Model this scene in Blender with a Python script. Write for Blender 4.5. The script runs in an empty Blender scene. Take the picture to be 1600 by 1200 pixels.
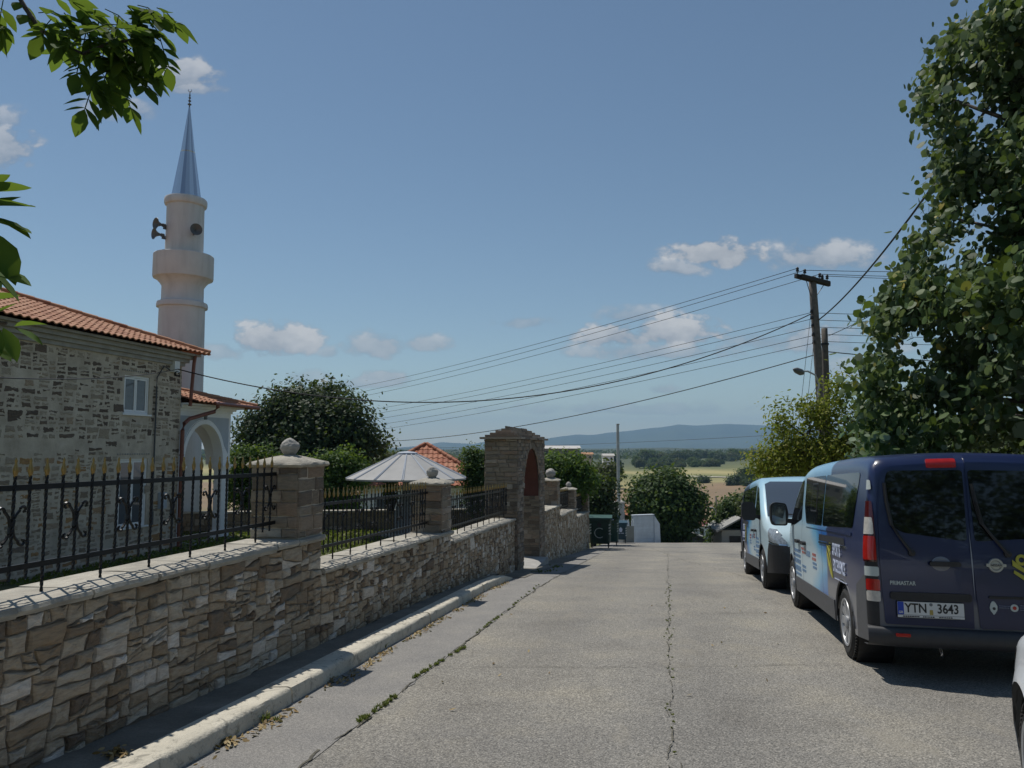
import bpy, bmesh, math, random
from mathutils import Vector, Matrix
from mathutils.noise import noise as mnoise
R = math.radians
S = bpy.context.scene
COL = S.collection
# ---------------------------------------------------------------- camera
PITCH = math.atan(100/1200)
cd = bpy.data.cameras.new('camera'); cam = bpy.data.objects.new('camera', cd); COL.objects.link(cam)
cd.sensor_width = 36; cd.lens = 27.0; cd.clip_start = 0.05; cd.clip_end = 30000
cam.rotation_euler = (math.pi/2 + PITCH, 0, 0)
S.camera = cam
# ---------------------------------------------------------------- light
SUN_EL = R(64); SUN_DIR = Vector((-.66*math.cos(SUN_EL), .75*math.cos(SUN_EL), math.sin(SUN_EL))).normalized()
sd = bpy.data.lights.new('sun', 'SUN'); sd.energy = 3.7; sd.angle = R(.6); sd.color = (1, .95, .87)
sun = bpy.data.objects.new('sun', sd); COL.objects.link(sun)
sun.rotation_euler = SUN_DIR.to_track_quat('Z', 'Y').to_euler()
w = bpy.data.worlds.new('World'); S.world = w; w.use_nodes = True
NT = w.node_tree; N = NT.nodes; LK = NT.links; N.clear()
out = N.new('ShaderNodeOutputWorld'); bg = N.new('ShaderNodeBackground'); bg.inputs[1].default_value = .078
sky = N.new('ShaderNodeTexSky'); sky.sky_type = 'NISHITA'; sky.sun_disc = False
sky.sun_elevation = SUN_EL; sky.sun_rotation = math.atan2(SUN_DIR.x, SUN_DIR.y)
sky.altitude = 200; sky.air_density = 1.0; sky.dust_density = 0.1; sky.ozone_density = 1.0
LK.new(bg.outputs[0], out.inputs[0])
def mth(op, a, b=None, c=None, clamp=False):
    n = N.new('ShaderNodeMath'); n.operation = op; n.use_clamp = clamp
    for i, v in enumerate((a, b, c)):
        if v is None: continue
        if isinstance(v, (int, float)): n.inputs[i].default_value = v
        else: LK.new(v, n.inputs[i])
    return n.outputs[0]
tc = N.new('ShaderNodeTexCoord'); sp = N.new('ShaderNodeSeparateXYZ'); LK.new(tc.outputs['Generated'], sp.inputs[0])
ny = mth('MAXIMUM', sp.outputs[1], .05)
ga = mth('DIVIDE', sp.outputs[0], ny); gb = mth('DIVIDE', sp.outputs[2], ny)
cmb = N.new('ShaderNodeCombineXYZ'); LK.new(ga, cmb.inputs[0]); LK.new(mth('MULTIPLY', gb, 1.5), cmb.inputs[1])
nz = N.new('ShaderNodeTexNoise'); nz.inputs['Scale'].default_value = 16; nz.inputs['Detail'].default_value = 9; nz.inputs['Roughness'].default_value = .58
LK.new(cmb.outputs[0], nz.inputs['Vector'])
nz2 = N.new('ShaderNodeTexNoise'); nz2.inputs['Scale'].default_value = 34; nz2.inputs['Detail'].default_value = 8
LK.new(cmb.outputs[0], nz2.inputs['Vector'])
nse = mth('SUBTRACT', nz.outputs[0], .5); nse2 = mth('SUBTRACT', nz2.outputs[0], .5)
# cumulus clouds in the sky: direction (right, up), half sizes, thickness
def dirpx(u, v):
    q = (600-v)/1200; c, s = math.cos(PITCH), math.sin(PITCH)
    return (u-800)/1200/(c-s*q), (s+c*q)/(c-s*q)
CL = [(268,122,62,26,.75),(180,172,60,18,.30),(300,140,50,10,.35),(2,235,48,40,.75),(-5,190,40,20,.4),
      (422,534,62,28,1.05),(345,550,40,16,.35),(585,543,44,22,.55),(668,538,32,13,.5),(515,551,14,9,.4),
      (598,592,34,13,.75),(560,600,60,8,.4),(480,592,40,12,.22),(820,505,40,9,.28),(1120,396,64,24,.95),(1055,420,42,16,.55),(1285,404,78,24,.6),
      (1050,520,64,25,1.05),(965,528,50,22,.95),(1010,550,110,15,.5),(990,494,50,14,.35),(1275,532,62,30,.6),(1310,545,80,14,.35),(1200,535,60,14,.3),(1350,575,50,20,.35),(1035,610,24,8,.3),(1000,640,200,10,.16)]
cov = None; shd = None
for (u, v, a, b, t) in CL:
    a0, b0 = dirpx(u, v)
    dx = mth('DIVIDE', mth('SUBTRACT', ga, a0), a/1200); dy = mth('DIVIDE', mth('SUBTRACT', gb, b0), b/1200)
    dyb = mth('MULTIPLY', mth('MINIMUM', dy, 0), 1.5)   # flat bases
    dy2 = mth('ADD', mth('MAXIMUM', dy, 0), mth('MULTIPLY', dyb, -1))
    rr = mth('SQRT', mth('ADD', mth('MULTIPLY', dx, dx), mth('MULTIPLY', dy2, dy2)))
    f = mth('ADD', mth('ADD', mth('SUBTRACT', 1.36, rr), mth('MULTIPLY', nse, 3.2)), mth('MULTIPLY', nse2, 2.2))
    f = mth('MULTIPLY', mth('MULTIPLY', f, 2.0 if t > .7 else 1.4, clamp=True), min(t+(.22 if t < .7 else 0), 1.0))
    f = mth('MULTIPLY', f, mth('MULTIPLY', mth('SUBTRACT', 1.85, rr), 2.2, clamp=True))
    g = mth('MULTIPLY', f, mth('MULTIPLY_ADD', dy, .35, .62, clamp=True))
    cov = f if cov is None else mth('MAXIMUM', cov, f)
    shd = g if shd is None else mth('MAXIMUM', shd, g)
front = mth('MULTIPLY', mth('GREATER_THAN', sp.outputs[1], .05), 1)
cov = mth('MULTIPLY', cov, front); shd = mth('ADD', mth('ADD', shd, mth('MULTIPLY', nse2, 1.0)), mth('MULTIPLY', nse, 1.5))
cr = N.new('ShaderNodeMix'); cr.data_type = 'RGBA'; LK.new(mth('MULTIPLY_ADD', shd, 1.0, 0, clamp=True), cr.inputs[0])
cr.inputs[6].default_value = (2.7, 3.1, 3.7, 1); cr.inputs[7].default_value = (7.6, 7.5, 7.4, 1)
skm = N.new('ShaderNodeMix'); skm.data_type = 'RGBA'; skm.blend_type = 'MULTIPLY'; skm.inputs[0].default_value = 1
LK.new(sky.outputs[0], skm.inputs[6]); skm.inputs[7].default_value = (.95, .98, .93, 1)
mx = N.new('ShaderNodeMix'); mx.data_type = 'RGBA'; LK.new(mth('MULTIPLY', cov, .88), mx.inputs[0])
LK.new(skm.outputs[2], mx.inputs[6]); LK.new(cr.outputs[2], mx.inputs[7]); LK.new(mx.outputs[2], bg.inputs[0])
S.view_settings.view_transform = 'Standard'; S.view_settings.look = 'None'; S.view_settings.exposure = 0.10; S.view_settings.gamma = 1
S.render.engine = 'CYCLES'; S.cycles.max_bounces = 6; S.cycles.transparent_max_bounces = 6; S.cycles.volume_bounces = 0

# ---------------------------------------------------------------- places
def P(u, v, y):
    a, b = dirpx(u, v); return Vector((a*y, y, b*y))
PR = [(-30,-.2),(-8,-1.08),(0,-1.56),(13,-2.34),(17,-2.70),(42,-5.09),(46,-5.8),(55,-8),(75,-11.6),(110,-14.6),(200,-16),(400,-15),(700,-12.5),(1000,-13),(1500,-6),(2500,-2),(4500,-10),(9000,-60)]
def zr(y):
    for (a, b), (c, d) in zip(PR, PR[1:]):
        if y <= c: return b+(d-b)*(y-a)/(c-a)
    return PR[-1][1]
WA, WK = -3.45, .205
def wx(y): return WA+WK*y
YARD = -2.82
def zt(x, y):
    d = x-wx(y); z = zr(y)
    if d < -.25 and y < 36:
        k = min(1, max(0, (y-28)/8)); z = YARD*(1-k)+min(z, YARD)*k if y > 28 else YARD
    return z
def G(u, v, dz=0):
    a, b = dirpx(u, v); y = 1.0
    while y < 900 and b*y > zr(y)+dz: y += .01 if y < 60 else .3
    return Vector((a*y, y, b*y))
WALLANG = math.atan2(1, WK)
CW, SW = math.cos(WALLANG), math.sin(WALLANG)
def frame(x, y, z=0, ang=WALLANG):
    return Matrix.Translation((x, y, z)) @ Matrix.Rotation(ang, 4, 'Z')
def sy(y): return y/SW         # distance along the wall for a given y

# ---------------------------------------------------------------- materials
MATS = {}
class NB:
    def __init__(s, name):
        s.m = bpy.data.materials.new(name); s.m.use_nodes = True; s.t = s.m.node_tree
        s.b = s.t.nodes['Principled BSDF']; s.o = s.t.nodes['Material Output']
        s.tc = s.t.nodes.new('ShaderNodeTexCoord')
    def n(s, typ, **kw):
        n = s.t.nodes.new(typ)
        for k, v in kw.items(): setattr(n, k, v)
        return n
    def put(s, sock, v):
        if hasattr(v, 'is_output') or hasattr(v, 'links') and not isinstance(v, (int, float, tuple)): s.t.links.new(v, sock)
        else: sock.default_value = v
    def math(s, op, a, b=0, clamp=False):
        n = s.n('ShaderNodeMath', operation=op, use_clamp=clamp); s.put(n.inputs[0], a); s.put(n.inputs[1], b); return n.outputs[0]
    def noise(s, scale, detail=4, rough=.55, vec=None, dist=0):
        n = s.n('ShaderNodeTexNoise'); n.inputs['Scale'].default_value = scale; n.inputs['Detail'].default_value = detail
        n.inputs['Roughness'].default_value = rough; n.inputs['Distortion'].default_value = dist
        s.t.links.new(vec or s.tc.outputs['Object'], n.inputs['Vector']); return n.outputs[0]
    def voro(s, scale, feat='F1', vec=None, out=0):
        n = s.n('ShaderNodeTexVoronoi', feature=feat); n.inputs['Scale'].default_value = scale
        s.t.links.new(vec or s.tc.outputs['Object'], n.inputs['Vector']); return n.outputs[out]
    def mapv(s, scale=(1,1,1), loc=(0,0,0), rot=(0,0,0), src='Object'):
        n = s.n('ShaderNodeMapping'); n.inputs['Scale'].default_value = scale; n.inputs['Location'].default_value = loc; n.inputs['Rotation'].default_value = rot
        s.t.links.new(s.tc.outputs[src], n.inputs[0]); return n.outputs[0]
    def ramp(s, f, stops, interp='LINEAR'):
        n = s.n('ShaderNodeValToRGB'); r = n.color_ramp; r.interpolation = interp
        while len(r.elements) < len(stops): r.elements.new(.5)
        for e, (p, c) in zip(r.elements, stops):
            e.position = p; e.color = (c, c, c, 1) if isinstance(c, (int, float)) else (*c, 1)
        s.t.links.new(f, n.inputs[0]); return n.outputs[0]
    def mix(s, f, a, b, mode='MIX'):
        n = s.n('ShaderNodeMix', data_type='RGBA', blend_type=mode)
        s.put(n.inputs[0], f)
        for i, v in ((6, a), (7, b)):
            if isinstance(v, tuple): n.inputs[i].default_value = (*v, 1)[:4]
            else: s.t.links.new(v, n.inputs[i])
        return n.outputs[2]
    def attr(s, name='tone'):
        n = s.n('ShaderNodeAttribute'); n.attribute_name = name; return n.outputs['Fac']
    def pos(s):
        n = s.n('ShaderNodeNewGeometry'); sx = s.n('ShaderNodeSeparateXYZ'); s.t.links.new(n.outputs['Position'], sx.inputs[0]); return sx.outputs
    def obj(s):
        sx = s.n('ShaderNodeSeparateXYZ'); s.t.links.new(s.tc.outputs['Object'], sx.inputs[0]); return sx.outputs
    def col(s, v): s.put(s.b.inputs['Base Color'], (*v, 1) if isinstance(v, tuple) else v); return s
    def rough(s, v): s.put(s.b.inputs['Roughness'], v); return s
    def bump(s, h, dist=.01, strength=.6):
        n = s.n('ShaderNodeBump'); n.inputs['Distance'].default_value = dist; n.inputs['Strength'].default_value = strength
        s.t.links.new(h, n.inputs['Height']); s.t.links.new(n.outputs[0], s.b.inputs['Normal']); return s
def plain(name, c, rough=.6, metal=0, var=.12, scale=6, bump=0, coat=0):
    if name in MATS: return MATS[name]
    b = NB(name); n = b.noise(scale, 5)
    b.col(b.mix(b.ramp(n, [(.3, 0), (.7, 1)]), tuple(x*(1-var) for x in c), tuple(min(1, x*(1+var)) for x in c)))
    b.rough(rough); b.b.inputs['Metallic'].default_value = metal
    if coat: b.b.inputs['Coat Weight'].default_value = coat
    if bump: b.bump(b.noise(scale*6, 4), bump)
    MATS[name] = b.m; return b.m
def stone_mat(name, stops, streak=14, bumpd=.012, sat=.28):
    b = NB(name); t = b.attr()
    base = b.ramp(t, stops)
    n1 = b.noise(5, 6, .65, b.mapv((1, 1, 2.2)), 1.2); n2 = b.noise(streak, 7, .7, b.mapv((.7, .7, 3)), .6)
    c = b.mix(b.ramp(n1, [(.35, 0), (.65, sat)]), base, (.36, .20, .09), 'MIX')
    c = b.mix(.75, c, b.ramp(n2, [(.25, (.42,.40,.38)), (.55, (.95,.93,.9)), (.8, (1.35,1.3,1.2))]), 'MULTIPLY')
    b.col(c); b.rough(.88)
    b.bump(b.math('ADD', b.noise(30, 8, .7), b.math('MULTIPLY', n2, .8)), bumpd, .8); return b.m
M_STONE = stone_mat('rubble_stone', [(0,(.15,.125,.10)),(.2,(.34,.28,.20)),(.42,(.49,.44,.355)),(.58,(.43,.34,.235)),(.72,(.52,.48,.40)),(.88,(.62,.58,.50)),(1,(.80,.79,.76))])
M_COURSE = stone_mat('coursed_stone', [(0,(.12,.105,.09)),(.3,(.23,.20,.16)),(.6,(.30,.265,.215)),(.8,(.28,.205,.15)),(1,(.44,.41,.36))], 18, .01, .18)
M_SLAB = stone_mat('slab_stone', [(0,(.36,.345,.30)),(1,(.48,.46,.40))], 8, .015, .05)
M_BOULDER = stone_mat('pale_boulder', [(0,(.42,.41,.39)),(1,(.52,.51,.48))], 6, .02, .04)
M_MOSQ = stone_mat('facade_stone', [(0,(.09,.07,.06)),(.22,(.20,.16,.13)),(.5,(.34,.285,.22)),(.8,(.44,.39,.32)),(.93,(.38,.22,.10)),(1,(.42,.26,.12))], 12, .012, .10)
b = NB('lime_mortar'); n = b.noise(2.2, 8, .65); b.col(b.ramp(n, [(.3,(.38,.32,.255)),(.55,(.56,.49,.40)),(.75,(.68,.61,.52))])); b.rough(.95); b.bump(b.noise(22, 8, .7), .02, .7); M_MORTAR = b.m
b = NB('dark_mortar'); b.col(b.ramp(b.noise(9, 6, .6), [(.3,(.13,.115,.095)),(.7,(.30,.27,.23))])); b.rough(.95); b.bump(b.noise(40, 6), .01); M_MORTD = b.m
M_IRON = plain('black_iron', (.012,.013,.015), .42, .4, .3, 20)
M_GOLD = plain('gold_paint', (.32,.22,.075), .38, .6, .2, 30)
M_WHITE = plain('white_plaster', (.80,.81,.83), .85, 0, .05, 2, .004)
b = NB('minaret_render'); b.col(b.mix(.8, b.mix(b.ramp(b.noise(1.2, 6, .6), [(.35, 0), (.7, 1)]), (.56,.55,.555), (.64,.625,.62)), b.ramp(b.noise(3.2, 6, .7, b.mapv((1,1,.12))), [(.3,(.80,.79,.77)),(.5,(1,1,1)),(.8,(1.05,1.05,1.05))]), 'MULTIPLY')); b.rough(.92); b.bump(b.noise(9, 6), .006); M_MIN = b.m
M_GREYP = plain('grey_panel', (.42,.46,.52), .85, 0, .06, 3, .002)
M_CONC = plain('grey_concrete', (.34,.33,.31), .92, 0, .18, 4, .006)
M_PVC = plain('white_pvc', (.78,.79,.80), .35, 0, .02)
M_COPPER = plain('brown_gutter', (.19,.065,.045), .4, .1, .15)
M_BLACK = plain('black_plastic', (.018,.018,.02), .5, 0, .2, 30)
M_RUBBER = plain('tyre_rubber', (.022,.021,.020), .82, 0, .3, 40, .003)
M_GREYPL = plain('grey_cladding', (.075,.077,.083), .55, 0, .12, 20, .001)
M_SILVER = plain('silver_wheel', (.36,.37,.385), .42, .4, .08, 12)
M_CHROME = plain('bright_metal', (.75,.76,.78), .12, 1, .03)
M_WOOD = plain('weathered_pole_wood', (.135,.12,.105), .9, 0, .3, 9, .01)
M_BARK = plain('bark', (.085,.07,.055), .95, 0, .35, 14, .02)
M_WIRE = plain('wire_black', (.015,.015,.017), .6)
M_REDSOF = plain('red_soffit_paint', (.10,.034,.026), .8, 0, .2, 4, .003)
M_WPAINT = plain('white_wall_paint', (.62,.68,.74), .85, 0, .10, 3, .01)
b = NB('horn_grey'); b.col((.10,.105,.11)); b.rough(.5); M_HORN = b.m
def glass_mat(name, c=(.01,.012,.014), rough=.04, trans=0):
    b = NB(name); b.col(c); b.rough(rough); b.b.inputs['IOR'].default_value = 1.5; b.b.inputs['Coat Weight'].default_value = .5; b.b.inputs['Coat Roughness'].default_value = .02
    return b.m
M_GLASS = glass_mat('tinted_glass', (.004,.005,.006)); M_GLASSW = glass_mat('windscreen_glass', (.05,.06,.07)); M_GLASSW.node_tree.nodes['Principled BSDF'].inputs['IOR'].default_value = 2.6; M_GLASSH = glass_mat('house_glass', (.10,.11,.125), .06)
# cone cladding: sheet tones that also paint in mirrored sky and ground
b = NB('steel_cladding'); b.col(b.ramp(b.attr(), [(0,(.30,.33,.40)),(.4,(.66,.65,.65)),(1,(.92,.90,.87))])); b.rough(.2); b.b.inputs['Metallic'].default_value = 1; M_CONE = b.m
# roof tiles
def tile_mat(name, c1, c2, c3):
    b = NB(name); t = b.attr(); c = b.ramp(b.math('ADD', b.math('MULTIPLY', t, .6), b.math('MULTIPLY', b.noise(3, 4), .5)), [(.2, c1), (.5, c2), (.85, c3)])
    b.col(b.mix(.5, c, b.ramp(b.noise(30, 5), [(.3,(.7,.7,.7)),(.7,(1.2,1.2,1.2))]), 'MULTIPLY')); b.rough(.8); b.bump(b.noise(60, 4), .004); return b.m
M_TILE = tile_mat('clay_tiles', (.25,.09,.042), (.37,.15,.07), (.44,.22,.12))
M_TILE2 = tile_mat('weathered_clay_tiles', (.24,.075,.04), (.36,.12,.06), (.42,.19,.11))
# leaves
def leaf_mat(name, stops, under=None, trans=.35, rough=.5):
    b = NB(name); c = b.ramp(b.attr(), stops)
    g = b.n('ShaderNodeNewGeometry')
    if under: c = b.mix(g.outputs['Backfacing'], c, under)
    b.col(c); b.rough(rough+.1); b.b.inputs['Specular IOR Level'].default_value = .22
    tr = b.n('ShaderNodeBsdfTranslucent'); b.t.links.new(b.mix(.5, c, (.30,.42,.04)), tr.inputs[0])
    ms = b.n('ShaderNodeMixShader'); ms.inputs[0].default_value = trans
    b.t.links.new(b.b.outputs[0], ms.inputs[1]); b.t.links.new(tr.outputs[0], ms.inputs[2]); b.t.links.new(ms.outputs[0], b.o.inputs[0]); return b.m
L_LINDEN = leaf_mat('linden_leaves', [(0,(.028,.052,.020)),(.5,(.052,.092,.030)),(.85,(.085,.135,.036)),(.93,(.18,.19,.04)),(1,(.28,.24,.055))], (.17,.22,.15), .22, .45)
L_WALNUT = leaf_mat('walnut_leaves', [(0,(.02,.05,.012)),(.6,(.045,.10,.018)),(1,(.08,.15,.03))], None, .42, .75)
L_DARK = leaf_mat('dark_leaves', [(0,(.018,.034,.016)),(.6,(.036,.062,.026)),(1,(.06,.09,.038))], None, .18)
L_GREEN = leaf_mat('green_leaves', [(0,(.03,.065,.015)),(.6,(.06,.12,.025)),(1,(.11,.18,.035))], None, .35)
L_MID = leaf_mat('mid_leaves', [(0,(.024,.05,.016)),(.6,(.045,.085,.024)),(1,(.08,.12,.035))], None, .25)
L_YELLOW = leaf_mat('yellow_green_leaves', [(0,(.10,.13,.015)),(.5,(.19,.21,.025)),(.9,(.30,.28,.04)),(1,(.34,.22,.06))], None, .4)
L_OLIVE = leaf_mat('olive_leaves', [(0,(.035,.05,.02)),(1,(.085,.10,.04))], None, .2)
L_GRASS = leaf_mat('weed_blades', [(0,(.06,.09,.02)),(.7,(.12,.15,.03)),(1,(.25,.22,.09))], None, .3)
L_DRY = leaf_mat('dry_leaves', [(0,(.12,.075,.03)),(.5,(.26,.18,.08)),(1,(.42,.33,.17))], None, .1)
# ground
b = NB('coarse_asphalt')
v1 = b.voro(115, out=1); n1 = b.noise(1.0, 6, .6); n2 = b.noise(55, 3, .7); n3 = b.noise(.28, 4)
sepc = b.n('ShaderNodeSeparateColor'); b.t.links.new(v1, sepc.inputs[0])
c = b.ramp(sepc.outputs[0], [(0,(.125,.120,.110)),(.35,(.21,.202,.183)),(.75,(.285,.272,.245)),(1,(.40,.38,.34))])
c = b.mix(.8, c, b.ramp(n1, [(.3,(.80,.79,.78)),(.5,(1,1,1)),(.72,(1.22,1.18,1.08))]), 'MULTIPLY')
c = b.mix(.7, c, b.ramp(n3, [(.35,(.85,.85,.86)),(.65,(1.15,1.12,1.05))]), 'MULTIPLY')
c = b.mix(.5, c, b.ramp(n2, [(.35,(.55,.55,.55)),(.6,(1.2,1.2,1.2))]), 'MULTIPLY')
ps = b.pos(); st = b.noise(2.4, 5, .6, b.mapv((1,.35,1))); c = b.mix(b.ramp(st, [(.58, 0), (.72, .5)]), c, (.29,.265,.215)); c = b.mix(b.ramp(b.noise(1.1, 7, .7, b.mapv((1.4,.5,1), (7,3,0))), [(.60, 0), (.70, .45)]), c, (.10,.098,.092))
tk = b.math('SINE', b.math('MULTIPLY', b.math('SUBTRACT', ps[0], b.math('MULTIPLY', ps[1], .2)), 3.6)); c = b.mix(b.math('MULTIPLY', b.math('MULTIPLY', b.math('ADD', tk, 1.0), .5), b.noise(.8, 4)), c, b.mix(1, c, (.80,.80,.81), 'MULTIPLY'))
b.col(c); b.rough(.93); b.bump(b.math('ADD', b.voro(70), b.math('MULTIPLY', n2, .6)), .008, .9); M_ROAD = b.m
b = NB('worn_smooth_asphalt'); v1 = b.voro(160, out=1); sepc = b.n('ShaderNodeSeparateColor'); b.t.links.new(v1, sepc.inputs[0])
c = b.ramp(sepc.outputs[0], [(0,(.14,.137,.13)),(.6,(.215,.21,.20)),(1,(.31,.30,.28))])
c = b.mix(.8, c, b.ramp(b.noise(1.6, 6, .65), [(.3,(.8,.8,.82)),(.6,(1.08,1.06,1.04)),(.75,(1.25,1.2,1.08))]), 'MULTIPLY')
b.col(c); b.rough(.9); b.bump(b.noise(80, 4, .7), .004, .8); M_GUT = b.m
b = NB('pavement_concrete'); c = b.ramp(b.noise(2.5, 7, .65), [(.3,(.13,.12,.10)),(.6,(.22,.205,.175)),(.8,(.30,.28,.24))])
b.col(b.mix(.6, c, b.ramp(b.noise(60, 4, .7), [(.3,(.6,.6,.6)),(.7,(1.2,1.2,1.2))]), 'MULTIPLY')); b.rough(.93); b.bump(b.noise(70, 4), .006); M_PAVE = b.m
b = NB('chipped_white_kerb_paint'); n = b.noise(9, 9, .75, None, .8)
c = b.mix(b.ramp(n, [(.38, 1), (.47, 0)]), (.60,.56,.47), (.33,.31,.26))
b.col(b.mix(.7, c, b.ramp(b.noise(3, 6), [(.3,(.72,.72,.7)),(.65,(1.08,1.08,1.06))]), 'MULTIPLY')); b.rough(.85); b.bump(b.math('ADD', n, b.noise(50, 4)), .012, .8); M_KERB = b.m
b = NB('ground_cover'); ps = b.pos(); n = b.noise(.9, 8, .65); big = b.noise(.012, 4, .55, b.mapv((1,.35,1)))
near = b.ramp(n, [(.3,(.055,.065,.025)),(.5,(.10,.11,.04)),(.7,(.19,.17,.09))])
yy = b.math('ADD', ps[1], b.math('MULTIPLY', b.math('SUBTRACT', big, .5), 260))
yy = b.math('ADD', yy, b.math('MULTIPLY', ps[0], .25))
far = b.ramp(b.math('DIVIDE', yy, 1600), [(.05,(.07,.085,.03)),(.10,(.15,.145,.055)),(.125,(.205,.145,.085)),(.185,(.225,.155,.09)),(.20,(.29,.25,.11)),(.25,(.165,.175,.06)),(.29,(.35,.30,.13)),(.34,(.13,.14,.05)),(.45,(.07,.085,.035)),(1,(.045,.06,.03))])
far = b.mix(.5, far, b.ramp(b.noise(.05, 6, .6), [(.3,(.7,.72,.7)),(.7,(1.2,1.18,1.1))]), 'MULTIPLY')
b.col(b.mix(b.math('MULTIPLY', b.math('SUBTRACT', ps[1], 70), .02, True), near, far)); b.rough(.97); b.bump(b.noise(12, 5), .05, .6); M_GROUND = b.m
b = NB('forest_hillside'); b.col(b.ramp(b.noise(.004, 8, .65), [(.3,(.035,.055,.03)),(.6,(.06,.085,.04)),(.8,(.11,.115,.06))])); b.rough(1); M_HILL = b.m
b = NB('dark_crack'); b.col(b.ramp(b.noise(25, 4), [(.35,(.05,.047,.038)),(.7,(.15,.14,.11))])); b.rough(1); M_CRACK = b.m

# ---------------------------------------------------------------- object helpers
def tag(o, label=None, cat=None, group=None, kind=None):
    if label: o['label'] = label
    if cat: o['category'] = cat
    if group: o['group'] = group
    if kind: o['kind'] = kind
    return o
def empty(name, label, cat, mat=None, group=None):
    o = bpy.data.objects.new(name, None); o.empty_display_size = .2; COL.objects.link(o)
    if mat is not None: o.matrix_world = mat
    return tag(o, label, cat, group)
def link(name, me, mats, parent=None, smooth=False, mat=None):
    if not isinstance(mats, (list, tuple)): mats = [mats]
    for m in mats: me.materials.append(m)
    o = bpy.data.objects.new(name, me); COL.objects.link(o)
    if parent is not None: o.parent = parent
    elif mat is not None: o.matrix_world = mat
    if smooth: me.shade_smooth()
    return o
def from_bm(name, bm, mats, parent=None, smooth=False, mat=None, autos=None):
    me = bpy.data.meshes.new(name); bm.normal_update(); bm.to_mesh(me); bm.free()
    o = link(name, me, mats, parent, smooth, mat)
    if autos: me.shade_smooth(); me.set_sharp_from_angle(angle=R(autos))
    return o
class MB:
    """collects simple solids in one mesh with a per-face tone"""
    def __init__(s): s.v = []; s.f = []; s.t = []; s.m = []; s.cur = .5; s.mi = 0
    def face(s, idx): s.f.append(idx); s.t.append(s.cur); s.m.append(s.mi)
    def box(s, x0, x1, y0, y1, z0, z1, M=None, bev=0):
        pts = [(x, y, z) for z in (z0, z1) for y in (y0, y1) for x in (x0, x1)]
        if M is not None: pts = [tuple(M @ Vector(p)) for p in pts]
        k = len(s.v); s.v += pts
        for f in ((0,2,3,1),(4,5,7,6),(0,1,5,4),(2,6,7,3),(0,4,6,2),(1,3,7,5)): s.face(tuple(k+i for i in f))
    def tube(s, pts, r, n=8, cap=True):
        pts = [Vector(p) for p in pts]; rs = r if isinstance(r, (list, tuple)) else [r]*len(pts)
        k0 = len(s.v); up = Vector((0, 0, 1))
        for i, p in enumerate(pts):
            d = (pts[min(i+1, len(pts)-1)]-pts[max(i-1, 0)]).normalized()
            a = d.cross(up if abs(d.z) < .95 else Vector((1, 0, 0))).normalized(); c = d.cross(a)
            for j in range(n):
                t = 2*math.pi*j/n; s.v.append(tuple(p+(a*math.cos(t)+c*math.sin(t))*rs[i]))
        for i in range(len(pts)-1):
            for j in range(n):
                a = k0+i*n+j; b_ = k0+i*n+(j+1) % n; s.face((a, b_, b_+n, a+n))
        if cap: s.face(tuple(k0+j for j in range(n))[::-1]); s.face(tuple(k0+(len(pts)-1)*n+j for j in range(n)))
    def lathe(s, prof, n=32, c=(0,0,0), axis='Z'):
        k0 = len(s.v)
        for r, z in prof:
            for j in range(n):
                t = 2*math.pi*j/n
                if axis == 'Z': p = (c[0]+r*math.cos(t), c[1]+r*math.sin(t), c[2]+z)
                elif axis == 'Y': p = (c[0]+r*math.cos(t), c[1]+z, c[2]+r*math.sin(t))
                else: p = (c[0]+z, c[1]+r*math.cos(t), c[2]+r*math.sin(t))
                s.v.append(p)
        for i in range(len(prof)-1):
            for j in range(n):
                a = k0+i*n+j; b_ = k0+i*n+(j+1) % n; s.face((a, b_, b_+n, a+n))
    def prism(s, poly, h0, h1, plane='XZ'):
        """polygon (a,b) extruded between h0,h1 on the third axis"""
        k = len(s.v); n = len(poly)
        for h in (h0, h1):
            for a, b_ in poly: s.v.append({'XZ': (a, h, b_), 'XY': (a, b_, h), 'YZ': (h, a, b_)}[plane])
        s.face(tuple(range(k, k+n))[::-1]); s.face(tuple(range(k+n, k+2*n)))
        for i in range(n): j = (i+1) % n; s.face((k+i, k+j, k+n+j, k+n+i))
    def build(s, name, mats, parent=None, smooth=False, mat=None, autos=None):
        me = bpy.data.meshes.new(name); me.from_pydata(s.v, [], s.f); me.update()
        a = me.attributes.new('tone', 'FLOAT', 'FACE'); a.data.foreach_set('value', s.t)
        o = link(name, me, mats, parent, smooth, mat)
        me.polygons.foreach_set('material_index', s.m)
        bm = bmesh.new(); bm.from_mesh(me); bmesh.ops.recalc_face_normals(bm, faces=bm.faces); bm.to_mesh(me); bm.free()
        if autos: me.shade_smooth(); me.set_sharp_from_angle(angle=R(autos))
        return o
def copy_tree(o, parent=None):
    c = o.copy(); COL.objects.link(c)
    if parent is not None: c.parent = parent
    for ch in list(o.children): copy_tree(ch, c)
    return c

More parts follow.
